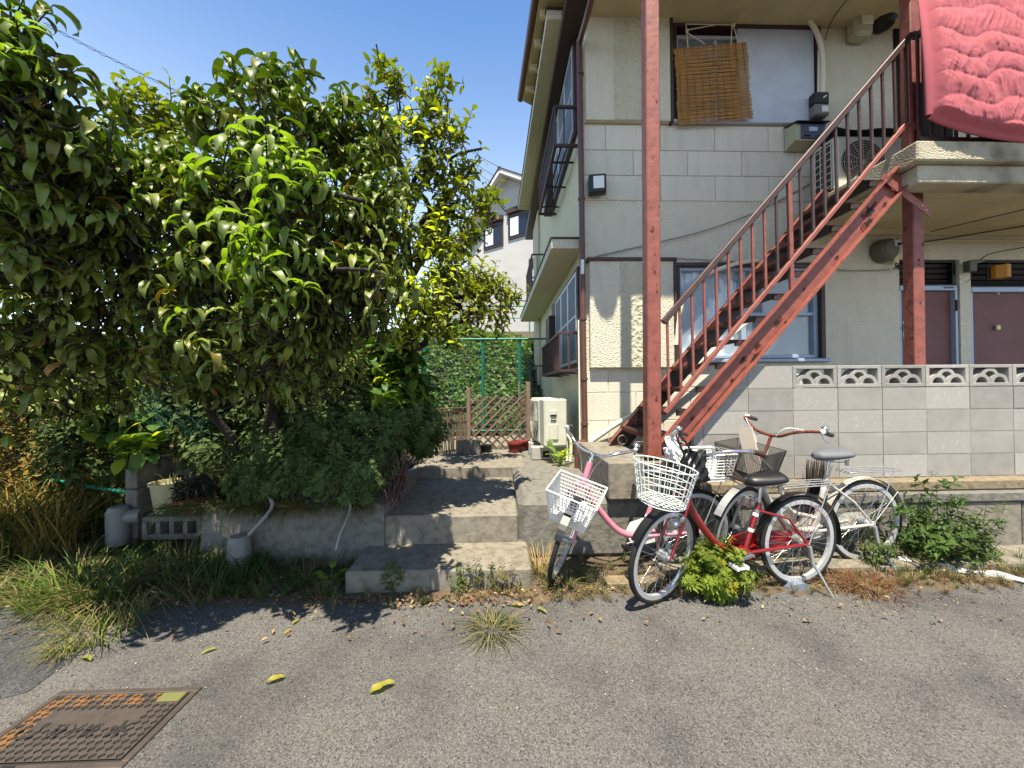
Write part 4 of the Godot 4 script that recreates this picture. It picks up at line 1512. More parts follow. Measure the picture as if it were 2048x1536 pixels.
func build_bikes() -> void:
	# pink
	var o := bicycle("bicycle", "pink bicycle with a white plastic front basket turned towards the road", Vector3(1.49, 0.0, -2.98), Vector3(0.45, 0, -2.85), {"r": 0.305, "saddle": 0.77, "bar": 0.945, "frame": "bike_pink", "twin": false, "steer": 1.02, "lean": -0.04, "saddle_mat": "saddle_black", "grip": "grip_grey", "fender": "black_plastic", "front_fender": "black_plastic", "rusty": false, "big_hub": false, "bell_right": false})
	var wb: float = o.get_meta("wb")
	var st: Transform3D = o.get_meta("steer")
	var bk := bar_basket(o, Vector3(wb + 0.02, 0.50, 0), 0.10, 0.125, 0.14, 0.175, 0.245, M.basket_white, 9, 13, 0.0032, 0.25, st * Transform3D(Basis(Vector3(0, 0, 1), -0.12), Vector3(-0.06, 0.13, 0)))
	var b := MB.new()
	b.sheet(func(u: float, v: float) -> Vector3: return Vector3(wb + 0.03 + (u - 0.5) * 0.16, 0.56 + 0.05 * sin(u * 9.0 + v * 5.0) * sin(v * 8.0) + 0.02, (v - 0.5) * 0.2), 10, 10)
	pl(bk, "plastic_bag", b, M.plastic_sheet)
	var rb := bar_basket(o, Vector3(-0.03, 0.70, 0), 0.17, 0.12, 0.205, 0.15, 0.20, M.basket_white, 9, 9, 0.0045, 0.12, Transform3D())
	b = MB.new()
	for k in 8:
		b.bar(Vector3(0.16 + 0.018 * k, 0.80 + 0.016 * k, -0.12 + 0.006 * k), Vector3(0.10 + 0.01 * k, 0.94 + 0.006 * k, 0.10), 0.012, 0.014, 0.003)
	b.tube(curve([Vector3(0.13, 0.80, -0.13), Vector3(0.25, 0.92, -0.1), Vector3(0.2, 1.0, 0.08), Vector3(0.06, 0.97, 0.12)], 5), 0.009, 6)
	pl(rb, "basket_lid", b, M.basket_white)
	# white, rusty
	o = bicycle("bicycle", "rusty white bicycle with rust-brown handlebar and grey saddle beside the block wall", Vector3(2.84, 0.0, -2.985), Vector3(1.78, 0, -2.90), {"r": 0.33, "saddle": 0.865, "bar": 1.06, "frame": "bike_white", "twin": true, "steer": 0.42, "lean": -0.03, "saddle_mat": "saddle_grey", "grip": "grip_grey", "fender": "bike_white", "front_fender": "steel", "rusty": true, "big_hub": false, "bell_right": false})
	wb = o.get_meta("wb")
	st = o.get_meta("steer")
	bk = bar_basket(o, Vector3(wb + 0.0, 0.73, 0), 0.11, 0.14, 0.145, 0.175, 0.24, M.basket_grey, 24, 30, 0.0016, 0.0, st)
	b = MB.new()
	b.box(Vector3(wb + 0.0, 0.90, -0.02), Vector3(0.012, 0.42, 0.11), 0.002, Basis(Vector3(1, 0, 0), 0.5) * Basis(Vector3(0, 0, 1), 0.25))
	var card := pl(bk, "cardboard", b, M.card)
	card.set_meta("label", "torn strip of cardboard stuck in the dark mesh basket")
	# red
	o = bicycle("bicycle", "glossy red bicycle with an oval white wire basket, nearest the road", Vector3(2.075, 0.0, -2.68), Vector3(1.035, 0, -2.50), {"r": 0.318, "saddle": 0.765, "bar": 0.985, "frame": "bike_red", "twin": false, "steer": 0.36, "lean": -0.03, "saddle_mat": "saddle_black", "grip": "grip_brown", "fender": "black_plastic", "front_fender": "black_plastic", "rusty": false, "big_hub": true, "bell_right": true})
	wb = o.get_meta("wb")
	st = o.get_meta("steer")
	b = MB.new()
	var mid := Vector3(wb + 0.07, 0.695, 0)
	var oval := func(t: float, a: float) -> Vector3:
		return mid + Vector3(cos(a) * lerpf(0.12, 0.155, t), t * 0.235 + 0.02 * cos(a) * t, sin(a) * lerpf(0.15, 0.2, t))
	for j in 6:
		var pts := []
		for k in 29:
			pts.append(oval.call(j / 5.0, TAU * k / 28.0))
		b.tube(pts, 0.0045 if j == 5 else 0.003, 5, false)
	for k in 28:
		var a := TAU * k / 28.0
		b.tube([oval.call(0.0, a), oval.call(1.0, a)], 0.0026, 4, false)
	for k in 9:
		var q := (k + 0.5) / 9.0 * 2.0 - 1.0
		var s := sqrt(1.0 - q * q)
		b.tube([mid + Vector3(-0.12 * s, 0, 0.15 * q), mid + Vector3(0.12 * s, 0, 0.15 * q)], 0.0026, 4, false)
		b.tube([mid + Vector3(0.12 * q, 0, -0.15 * s), mid + Vector3(0.12 * q, 0, 0.15 * s)], 0.0026, 4, false)
	pl(o, "basket", b, M.basket_wire).transform = st
	# wire skirt guard over the red bicycle's rear wheel
	b = MB.new()
	for s: float in [-1.0, 1.0]:
		for k in 9:
			var a := deg_to_rad(20 + 14 * k)
			b.tube([Vector3(0.02, 0.33, s * 0.06), Vector3(cos(a) * 0.3, 0.318 + sin(a) * 0.3, s * 0.04)], 0.0012, 3, false)
	pl(o, "skirt_guard", b, M.bike_red)
	# bag hung on the red handlebar
	b = MB.new()
	var c := Vector3(1.231, 0.873, -2.450)
	b.sheet(func(u: float, v: float) -> Vector3:
		var a := TAU * u
		var w := 0.088 * (0.72 + 0.28 * v) * (1.0 if v < 0.96 else 0.6)
		var dd := 0.045 * (0.45 + 0.75 * v) * (1.0 - 0.5 * smoothstep(0.85, 1.0, v))
		var cr := 0.010 * sin(a * 5.0 + v * 7.0) + 0.007 * sin(a * 9.0 - v * 15.0)
		return c + Vector3(cos(a) * (w + cr), 0.115 - 0.20 * v + 0.012 * sin(a * 2.0) * (1.0 - v), sin(a) * (dd + cr)), 40, 18)
	var bag := lone("bag", "black shopping bag hanging from the red bicycle's handlebar", "bag", b, M.bag_black)
	b = MB.new()
	b.tube(curve([c + Vector3(-0.06, 0.09, 0), c + Vector3(-0.09, 0.18, -0.02), c + Vector3(-0.075, 0.22, -0.05), c + Vector3(-0.03, 0.16, -0.04), c + Vector3(0.0, 0.1, -0.02)], 5), 0.008, 6)
	pl(bag, "strap", b, M.bag_black)

# ---------------------------------------------------------------- things on and round the house
func build_house_things() -> void:
	var b := MB.new()
	# flood lamp
	var c := Vector3(1.130, 3.707, -4.400)
	var o := thing("flood_lamp", "small black square lamp with a white face on the corner of the house", "lamp", c)
	b.box(c, Vector3(0.195, 0.215, 0.1), 0.012, Basis(Vector3.UP, -0.15))
	b.box(c + Vector3(-0.03, 0, -0.06), Vector3(0.08, 0.1, 0.06), 0.006)
	pt(o, "case", b, M.black_plastic)
	b = MB.new()
	b.box(c + Basis(Vector3.UP, -0.15) * Vector3(0.015, 0.008, 0.052), Vector3(0.12, 0.14, 0.008), 0.003, Basis(Vector3.UP, -0.15))
	pt(o, "face", b, M.lamp_face)
	# bamboo blind with its ropes
	var p0 := Vector3(2.036, 5.291, -4.400)
	var p1 := Vector3(2.890, 5.389, -4.400)
	var p2 := Vector3(2.960, 4.490, -4.400)
	var p3 := Vector3(2.089, 4.421, -4.400)
	o = thing("bamboo_blind", "tan bamboo blind hanging crookedly in front of the upper window", "blind", (p2 + p3) / 2.0)
	b = MB.new()
	b.tinted = true
	for k in 74:
		var t := (k + 0.5) / 74.0
		var a := p0.lerp(p3, t) + Vector3(rf(-0.01, 0.01), 0, 0.02 * sin(t * 5.0))
		var e := p1.lerp(p2, t) + Vector3(rf(-0.012, 0.012), 0, 0.012 * sin(t * 7.0))
		var m := (a + e) / 2 + Vector3(0, 0.006 * sin(k * 1.7), rf(-0.004, 0.006))
		b.col = Color(1, 1, 1) * rf(0.75, 1.05)
		b.tube([a, m, e], 0.0052, 4)
	var bm := M.bamboo.duplicate() as StandardMaterial3D
	bm.vertex_color_use_as_albedo = true
	bm.backlight_enabled = true
	bm.backlight = Color(0.3, 0.2, 0.08)
	pt(o, "blind_slats", b, bm, "stuff")
	for k in 10:
		b = MB.new()
		var t := (k + 0.4) / 10.0
		b.tube([p0.lerp(p1, t) + Vector3(0, 0, 0.010), p0.lerp(p1, t).lerp(p3.lerp(p2, t), 0.5) + Vector3(0, 0, 0.026), p3.lerp(p2, t) + Vector3(0, 0, 0.008)], 0.002, 4)
		pt(o, "thread", b, M.wire)
	b = MB.new()
	for q: Array in [[Vector3(2.201, 5.614, -4.430), Vector3(2.206, 5.306, -4.400)], [Vector3(2.200, 5.520, -4.430), Vector3(2.406, 5.356, -4.400)], [Vector3(2.746, 5.613, -4.430), Vector3(2.712, 5.350, -4.400)], [Vector3(2.758, 5.613, -4.430), Vector3(2.801, 5.376, -4.400)], [Vector3(2.201, 5.614, -4.430), Vector3(2.770, 5.614, -4.430)], [Vector3(2.212, 5.544, -4.430), Vector3(2.544, 5.609, -4.430)]]:
		b.tube([q[0], q[1]], 0.006, 6)
	b.ball(Vector3(2.212, 5.532, -4.430), Vector3(0.02, 0.025, 0.02), 6, 8)
	b.ball(Vector3(2.764, 5.614, -4.430), Vector3(0.022, 0.025, 0.02), 6, 8)
	pt(o, "rope", b, M.rope)
	# mailbox under the window
	c = Vector3(3.560, 4.285, -4.360)
	o = thing("mailbox", "beige and dark blue steel mailbox below the upper window", "mailbox", c)
	b = MB.new()
	b.prism(PackedVector2Array([Vector2(0.0, -0.13), Vector2(0.16, -0.10), Vector2(0.16, 0.09), Vector2(0.0, 0.13)]), 0.36, Transform3D(Basis(Vector3(0, 0, 1), Vector3.UP, Vector3.LEFT), c + Vector3(0.18, 0, -0.1)))
	pt(o, "case", b, M.meter_beige)
	b = MB.new()
	b.box(c + Vector3(0.02, 0, 0.066), Vector3(0.28, 0.17, 0.012), 0.004)
	var fl := pt(o, "door", b, M.mail_blue)
	b = MB.new()
	b.box(c + Vector3(0.02, 0.02, 0.075), Vector3(0.1, 0.05, 0.006), 0.002)
	pl(fl, "name_plate", b, M.alu)
	b = MB.new()
	b.box(c + Vector3(-0.05, -0.055, 0.073), Vector3(0.07, 0.018, 0.006), 0.002)
	b.box(c + Vector3(0.1, -0.055, 0.073), Vector3(0.05, 0.018, 0.006), 0.002)
	pl(fl, "slot", b, M.void)
	b = MB.new()
	b.box(c + Vector3(0, 0.118, 0.0), Vector3(0.39, 0.012, 0.22), 0.003, Basis(Vector3.RIGHT, 0.25))
	pt(o, "lid", b, M.black_plastic)
	# isolator box by the window
	c = Vector3(3.781, 4.683, -4.440)
	o = thing("switch_box", "small grey and black electric switch box beside the upper window", "switch box", c)
	b = MB.new()
	b.box(c + Vector3(0, 0.07, 0), Vector3(0.18, 0.14, 0.09), 0.01)
	pt(o, "cover", b, M.black_plastic)
	b = MB.new()
	b.box(c + Vector3(0, -0.07, 0), Vector3(0.18, 0.14, 0.1), 0.015)
	pt(o, "base", b, M.pipe_grey)
	b = MB.new()
	b.box(c + Vector3(0.03, -0.07, 0.053), Vector3(0.08, 0.07, 0.006), 0.002)
	pt(o, "label_plate", b, M.white_paint)
	b = MB.new()
	b.box(c + Vector3(0.03, 0.075, 0.05), Vector3(0.05, 0.016, 0.01), 0.003, Basis(Vector3(0, 0, 1), 0.6))
	pt(o, "lever", b, M.tape_white)
	# taped air pipe down the wall
	b = MB.new()
	b.tube(curve([Vector3(3.607, 5.824, -4.470), Vector3(3.634, 5.726, -4.430), Vector3(3.751, 5.563, -4.430), Vector3(3.814, 5.339, -4.430), Vector3(3.828, 5.102, -4.430), Vector3(3.811, 4.794, -4.430)], 6), 0.026, 10)
	b.tube([Vector3(3.809, 5.365, -4.460), Vector3(3.794, 4.798, -4.460)], 0.014, 8)
	lone("taped_pipe", "white taped air conditioner pipe curving down beside the upper window", "pipe", b, M.tape_white)
	b = MB.new()
	b.tube(curve([Vector3(1.033, 0.771, -4.440), Vector3(1.306, 0.966, -4.400), Vector3(1.608, 1.148, -4.340), Vector3(1.650, 1.180, -4.360)], 6), 0.03, 10)
	b.tube(curve([Vector3(1.650, 1.180, -4.360), Vector3(1.956, 1.415, -4.360), Vector3(2.510, 1.866, -4.360), Vector3(2.903, 2.160, -4.420)], 5), 0.02, 8)
	lone("taped_pipe", "cream taped pipe slanting along the foot of the house to the staircase", "pipe", b, M.tape_white)
	b = MB.new()
	b.tube(curve([Vector3(2.030, 1.875, -4.420), Vector3(2.057, 2.163, -4.420), Vector3(2.154, 2.451, -4.420), Vector3(2.368, 2.671, -4.420), Vector3(2.735, 2.811, -4.420), Vector3(3.022, 2.867, -4.450)], 6), 0.024, 10)
	lone("taped_pipe", "white taped pipe arching across the top of the lower window", "pipe", b, M.tape_white)
	# meters
	c = Vector3(4.270, 5.659, -4.420)
	o = thing("gas_meter", "beige gas meter high on the wall beside the upper gallery door", "gas meter", c)
	b = MB.new()
	b.box(c, Vector3(0.23, 0.32, 0.15), 0.03)
	b.box(c + Vector3(0, -0.13, 0), Vector3(0.21, 0.14, 0.17), 0.035)
	pt(o, "case", b, M.meter_beige)
	b = MB.new()
	b.box(c + Vector3(0.015, -0.03, 0.085), Vector3(0.14, 0.12, 0.02), 0.008)
	pt(o, "front_plate", b, M.tape_white)
	b = MB.new()
	b.box(c + Vector3(0.015, 0.075, 0.075), Vector3(0.09, 0.05, 0.012), 0.003)
	pt(o, "dial", b, M.void)
	b = MB.new()
	for s: float in [-0.06, 0.06]:
		b.tube([c + Vector3(s, 0.12, 0), c + Vector3(s, 0.30, 0)], 0.018, 8)
	pt(o, "pipe", b, M.meter_beige)
	meter(Vector3(4.545, 5.772, -4.420), "black electricity meter under the upper gallery roof", M.meter_black, 1.3)
	meter(Vector3(4.542, 2.978, -4.420), "olive electricity meter on the wall above the lower maroon door", M.meter_olive, 1.0)
	c = Vector3(4.671, 2.890, -4.440)
	o = thing("breaker_box", "small cream breaker box with dangling black wires under the olive meter", "switch box", c)
	b = MB.new()
	b.box(c, Vector3(0.06, 0.12, 0.05), 0.008)
	pt(o, "case", b, M.cream_plastic)
	b = MB.new()
	for k in 5:
		var a := rf(0, TAU)
		b.tube(curve([c + Vector3(0, -0.05, 0.01), c + Vector3(0.03 * cos(a), -0.10, 0.03), c + Vector3(0.05 * sin(a), -0.14, 0.02), c + Vector3(0.01, -0.09, 0.03)], 4), 0.004, 5)
	pt(o, "wires", b, M.wire)
	c = Vector3(5.562, 2.784, -4.420)
	o = thing("junction_box", "grey electric box on the wall between the two maroon doors", "switch box", c)
	b = MB.new()
	b.box(c, Vector3(0.09, 0.13, 0.08), 0.008)
	pt(o, "case", b, M.meter_olive)
	b = MB.new()
	b.tube(curve([c + Vector3(0, -0.06, 0), c + Vector3(-0.02, -0.14, 0.02), c + Vector3(-0.09, -0.2, 0.03)], 4), 0.004, 5)
	b.tube([c + Vector3(0.05, 0.04, 0), c + Vector3(0.16, 0.07, 0.0)], 0.015, 6)
	pt(o, "wires", b, M.pipe_grey)
	c = Vector3(5.958, 2.726, -4.460)
	o = thing("door_lamp", "yellow box lamp above the right-hand maroon door", "lamp", c)
	b = MB.new()
	b.prism(PackedVector2Array([Vector2(-0.07, 0), Vector2(0.07, 0), Vector2(0.055, 0.1), Vector2(-0.02, 0.12), Vector2(-0.07, 0.05)]), 0.15, Transform3D(Basis(Vector3.RIGHT, Vector3(0, 0, 1), Vector3.DOWN), c + Vector3(0, 0.075, -0.02)))
	pt(o, "shade", b, M.yellow)
	b = MB.new()
	b.box(c + Vector3(-0.03, 0, -0.025), Vector3(0.16, 0.17, 0.02), 0.004)
	pt(o, "back_plate", b, M.black_metal)
	# cables
	cable("brown cable sagging across the house front above the lower shutter box", [Vector3(1.127, 2.912, -4.470), Vector3(1.408, 2.976, -4.470), Vector3(1.875, 3.079, -4.460), Vector3(2.468, 3.233, -4.460), Vector3(3.128, 3.483, -4.460), Vector3(3.936, 3.920, -4.480)], 0.007, M.wire_pale)
	cable("pale cable running along the wall above the lower window", [Vector3(2.084, 2.890, -4.470), Vector3(2.647, 2.862, -4.470), Vector3(3.545, 2.804, -4.470), Vector3(4.150, 2.751, -4.470), Vector3(4.638, 2.763, -4.470)], 0.006, M.wire_pale)
	cable("black cable slanting under the gallery soffit, topmost of three", [Vector3(4.840, 3.108, -4.200), Vector3(5.026, 3.109, -3.900), Vector3(5.451, 3.166, -3.600)], 0.005, M.wire)
	cable("black cable on the wall beam above the maroon doors", [Vector3(4.692, 3.053, -4.400), Vector3(5.068, 3.078, -4.400), Vector3(5.603, 3.154, -4.350), Vector3(6.567, 3.289, -4.300)], 0.008, M.wire)
	cable("black cable rising from the grey box between the doors", [Vector3(5.674, 2.838, -4.420), Vector3(5.758, 2.919, -4.380), Vector3(6.136, 2.985, -4.300), Vector3(6.469, 3.075, -4.200)], 0.006, M.wire)
	cable("thin black cable slanting up past the gas meter", [Vector3(3.884, 5.486, -4.460), Vector3(3.920, 5.668, -4.400), Vector3(3.765, 5.543, -4.000)], 0.005, M.wire)
	b = MB.new()
	b.tube(curve([Vector3(4.695, 3.129, -4.430), Vector3(5.335, 3.096, -4.430), Vector3(6.759, 3.094, -4.430)], 4), 0.013, 8)
	lone("conduit", "beige conduit fixed along the wall beam above the doors", "pipe", b, M.soffit)
	# upper air conditioner
	aircon("beige air conditioner unit on the upper gallery behind the staircase railing", Vector3(3.948, 3.43, -4.12), 0.0)
	b = MB.new()
	var a0 := Vector3(3.948, 4.07, -4.12)
	b.sheet(func(u: float, v: float) -> Vector3: return a0 + Vector3((u - 0.5) * 0.84, 0.012 + 0.03 * sin(u * 7.0 + v * 3.0) * (1.0 - u) + 0.05 * pow(maxf(0.0, 0.4 - u), 1.0), (v - 0.5) * 0.36), 20, 6)
	lone("weather_sheet", "dark crumpled cover sheet on top of the upper air conditioner", "sheet", b, M.black_plastic)
	# ground air conditioner on blocks in the alley
	aircon("pale grey air conditioner standing on concrete blocks in the alley", Vector3(0.628, 0.66, -5.12), -1.45)
	for k in 2:
		var q := Vector3(0.628, 0.5, -4.93 - 0.42 * k)
		b = MB.new()
		b.span(q.x - 0.24, q.x + 0.2, 0.5, 0.655, -q.z - 0.08, -q.z + 0.08, 0.008)
		var bl := lone("concrete_block", ["front concrete block under the alley air conditioner", "rear concrete block under the alley air conditioner"][k], "block", b, M.block_b, "blocks under the alley air conditioner")
		b = MB.new()
		b.span(q.x - 0.1, q.x - 0.02, 0.53, 0.61, -q.z - 0.083, -q.z - 0.07)
		pl(bl, "hole", b, M.void)
	b = MB.new()
	b.tube(curve([Vector3(0.759, 0.818, -4.850), Vector3(0.837, 0.798, -4.800), Vector3(0.873, 0.686, -4.800), Vector3(0.859, 0.440, -4.800)], 5), 0.02, 8)
	b.tube(curve([Vector3(0.746, 0.768, -4.850), Vector3(0.806, 0.749, -4.800), Vector3(0.823, 0.625, -4.800), Vector3(0.821, 0.441, -4.800)], 5), 0.016, 8)
	lone("taped_pipe", "short taped pipes bending down from the alley air conditioner", "pipe", b, M.tape_white)
	# futon aired over the gallery railing
	b = MB.new()
	var rx := 3.62
	b.bar(Vector3(rx, 4.42, -3.22), Vector3(9.5, 4.42, -3.22), 0.04, 0.05, 0.004)
	b.bar(Vector3(rx, 3.5, -3.22), Vector3(9.5, 3.5, -3.22), 0.035, 0.04, 0.004)
	var ra := lone("gallery_railing", "brown steel railing of the upper gallery behind the pink futon", "railing", b, M.paint_brown)
	for k in 26:
		b = MB.new()
		b.bar(Vector3(rx + 0.11 * k, 3.5, -3.22), Vector3(rx + 0.11 * k, 4.42, -3.22), 0.018, 0.018, 0.0, Vector3.RIGHT)
		pl(ra, "bar", b, M.paint_brown)
	futon()

func cable(label: String, pts: Array, r: float, m: Material) -> void:
	var b := MB.new()
	b.tube(curve(pts, 6), r, 5)
	lone("cable", label, "cable", b, m)

func meter(c: Vector3, label: String, m: Material, k: float) -> void:
	var o := thing("electric_meter", label, "electricity meter", c)
	var b := MB.new()
	b.lathe([Vector2(0.0, 0.0), Vector2(0.13, 0.0), Vector2(0.135, 0.03), Vector2(0.115, 0.12), Vector2(0.08, 0.155), Vector2(0.0, 0.16)], Transform3D(Basis(Vector3(k, 0, 0), Vector3(0, 0, k), Vector3(0, -k * 1.05, 0)), c + Vector3(0, 0, -0.07)), 20)
	b.box(c + Vector3(0.01, -0.02, -0.02), Vector3(0.2, 0.2, 0.1) * k, 0.03)
	pt(o, "case", b, m)
	b = MB.new()
	b.box(c + Vector3(0.05, 0.05, 0.085) * k, Vector3(0.07, 0.07, 0.02), 0.004)
	pt(o, "dial_window", b, M.alu if k == 1.0 else M.meter_olive)
	b = MB.new()
	b.box(c + Vector3(0.06, 0.035, 0.097) * k, Vector3(0.04, 0.03, 0.006), 0.001)
	pt(o, "dial", b, M.void)

func aircon(label: String, at: Vector3, turn: float) -> void:
	var o := thing("air_conditioner", label, "air conditioner", at, "", turn)
	origin.erase(o)
	var b := MB.new()
	b.box(Vector3(0, 0.31, 0), Vector3(0.80, 0.58, 0.29), 0.018)
	pl(o, "case", b, M.ac_white)
	b = MB.new()
	b.box(Vector3(-0.11, 0.31, 0.147), Vector3(0.53, 0.53, 0.02), 0.015)
	var f := pl(o, "fan_cover", b, M.ac_white)
	b = MB.new()
	b.lathe([Vector2(0.0, 0.0), Vector2(0.235, 0.0), Vector2(0.235, 0.004), Vector2(0.0, 0.004)], Transform3D(Basis(Vector3.RIGHT, PI / 2), Vector3(-0.11, 0.31, 0.1575)), 32)
	pl(f, "fan_opening", b, M.dark_grille)
	b = MB.new()
	for k in 9:
		ring(Vector3(-0.11, 0.31, 0.167), 0.03 + 0.0255 * k, 0.0022, 32, 4, b)
	for k in 12:
		var a := TAU * k / 12.0
		b.tube([Vector3(-0.11, 0.31, 0.167), Vector3(-0.11 + cos(a) * 0.235, 0.31 + sin(a) * 0.235, 0.167)], 0.0022, 4, false)
	pl(f, "fan_grille", b, M.ac_white)
	b = MB.new()
	for s: float in [-0.3, 0.3]:
		b.box(Vector3(s, 0.01, 0), Vector3(0.08, 0.02, 0.34), 0.004)
	pl(o, "foot", b, M.ac_white)
	b = MB.new()
	b.box(Vector3(0.402, 0.2, 0.03), Vector3(0.03, 0.2, 0.12), 0.012)
	b.box(Vector3(0.402, 0.43, 0.03), Vector3(0.02, 0.07, 0.09), 0.008)
	pl(o, "valve_cover", b, M.ac_white)
	b = MB.new()
	for k in 2:
		b.box(Vector3(0.412, 0.40 - 0.065 * k, 0.03), Vector3(0.004, 0.02, 0.07))
	pl(o, "handle_slot", b, M.void)
	b = MB.new()
	b.box(Vector3(-0.4015, 0.31, 0), Vector3(0.003, 0.5, 0.22))
	var sg := pl(o, "side_grille", b, M.dark_grille)
	b = MB.new()
	for k in 7:
		b.box(Vector3(-0.406, 0.09 + 0.073 * k, 0), Vector3(0.006, 0.008, 0.22))
	for k in 4:
		b.box(Vector3(-0.407, 0.31, -0.105 + 0.07 * k), Vector3(0.006, 0.5, 0.008))
	pl(sg, "grille_bars", b, M.ac_white)

func futon() -> void:
	var xl := 3.566
	var no := FastNoiseLite.new()
	no.seed = 21
	no.frequency = 2.2
	# waved quilting lines and wrinkles that hang from them
	var fold := FastNoiseLite.new()
	fold.seed = 4
	fold.frequency = 1.0
	fold.fractal_type = FastNoiseLite.FRACTAL_NONE
	var f := func(x: float, s: float) -> Vector3:
		# s: length down the cloth, 0 at the rail, 1.35 m at the lower hem
		var wv := 0.045 * absf(sin(x * 7.5 + 0.6 * sin(s * 3.0))) + 0.07 * fold.get_noise_2d(x * 2.0, s * 1.5) + 0.02 * sin(x * 3.1)
		var q := fposmod((s + wv) / 0.19, 1.0)
		var puff := 0.014 * pow(sin(PI * q), 0.45)
		# folds that hang down through the seams, fanning a little
		var lean := x + 0.10 * s + 0.05 * fold.get_noise_2d(x * 2.5, s * 2.5)
		var w1 := fold.get_noise_2d(lean * 11.5, s * 1.1)
		var w2 := fold.get_noise_2d(lean * 25.0 + 40.0, s * 1.4)
		var at_seam := 0.45 + 0.55 * sin(PI * q)
		puff += (0.010 * (1.0 - minf(1.0, absf(w1) * 2.0)) + 0.005 * (1.0 - minf(1.0, absf(w2) * 3.0))) * at_seam
		puff += 0.012 * no.get_noise_2d(x * 1.6, s * 1.6) + 0.0012 * no.get_noise_2d(x * 60.0, s * 60.0)
		return Vector3(0, 0, puff)
	var len := 1.34
	var b := MB.new()
	var front := func(u: float, v: float) -> Vector3:
		var x := u * 2.4
		var s := v * (len + 0.06 * sin(x * 1.3) - 0.16 * exp(-x * 3.0))
		var k: Vector3 = f.call(x, s)
		var round_off := smoothstep(0.0, 0.022, u) * (1.0 - smoothstep(0.96, 1.0, v))
		return Vector3(xl + x - 0.05 * sin(s * 2.0) * (1.0 - u) + 0.03 * v, 4.80 - s, -3.10 + 0.10 * sin(v * 2.2) + k.z * round_off - 0.05 * (1.0 - round_off))
	b.sheet(func(u: float, v: float) -> Vector3: return front.call(u, v), 230, 150, true)
	var back := func(u: float, v: float) -> Vector3:
		var p: Vector3 = front.call(u, v)
		return Vector3(p.x, p.y, -3.165 + 0.06 * sin(v * 2.2))
	b.sheet(func(u: float, v: float) -> Vector3: return back.call(u, v), 30, 30)
	# rolled hems close the front to the back
	b.sheet(func(u: float, v: float) -> Vector3:
		var p: Vector3 = front.call(0.0, v)
		var q: Vector3 = back.call(0.0, v)
		return p.lerp(q, u) + Vector3(-0.02 * sin(PI * u), 0, 0), 6, 60, true)
	b.sheet(func(u: float, v: float) -> Vector3:
		var p: Vector3 = front.call(v, 1.0)
		var q: Vector3 = back.call(v, 1.0)
		return p.lerp(q, u) + Vector3(0, -0.02 * sin(PI * u), 0), 6, 80)
	lone("futon", "puffy pink quilted futon airing over the upper gallery railing", "futon", b, M.futon)

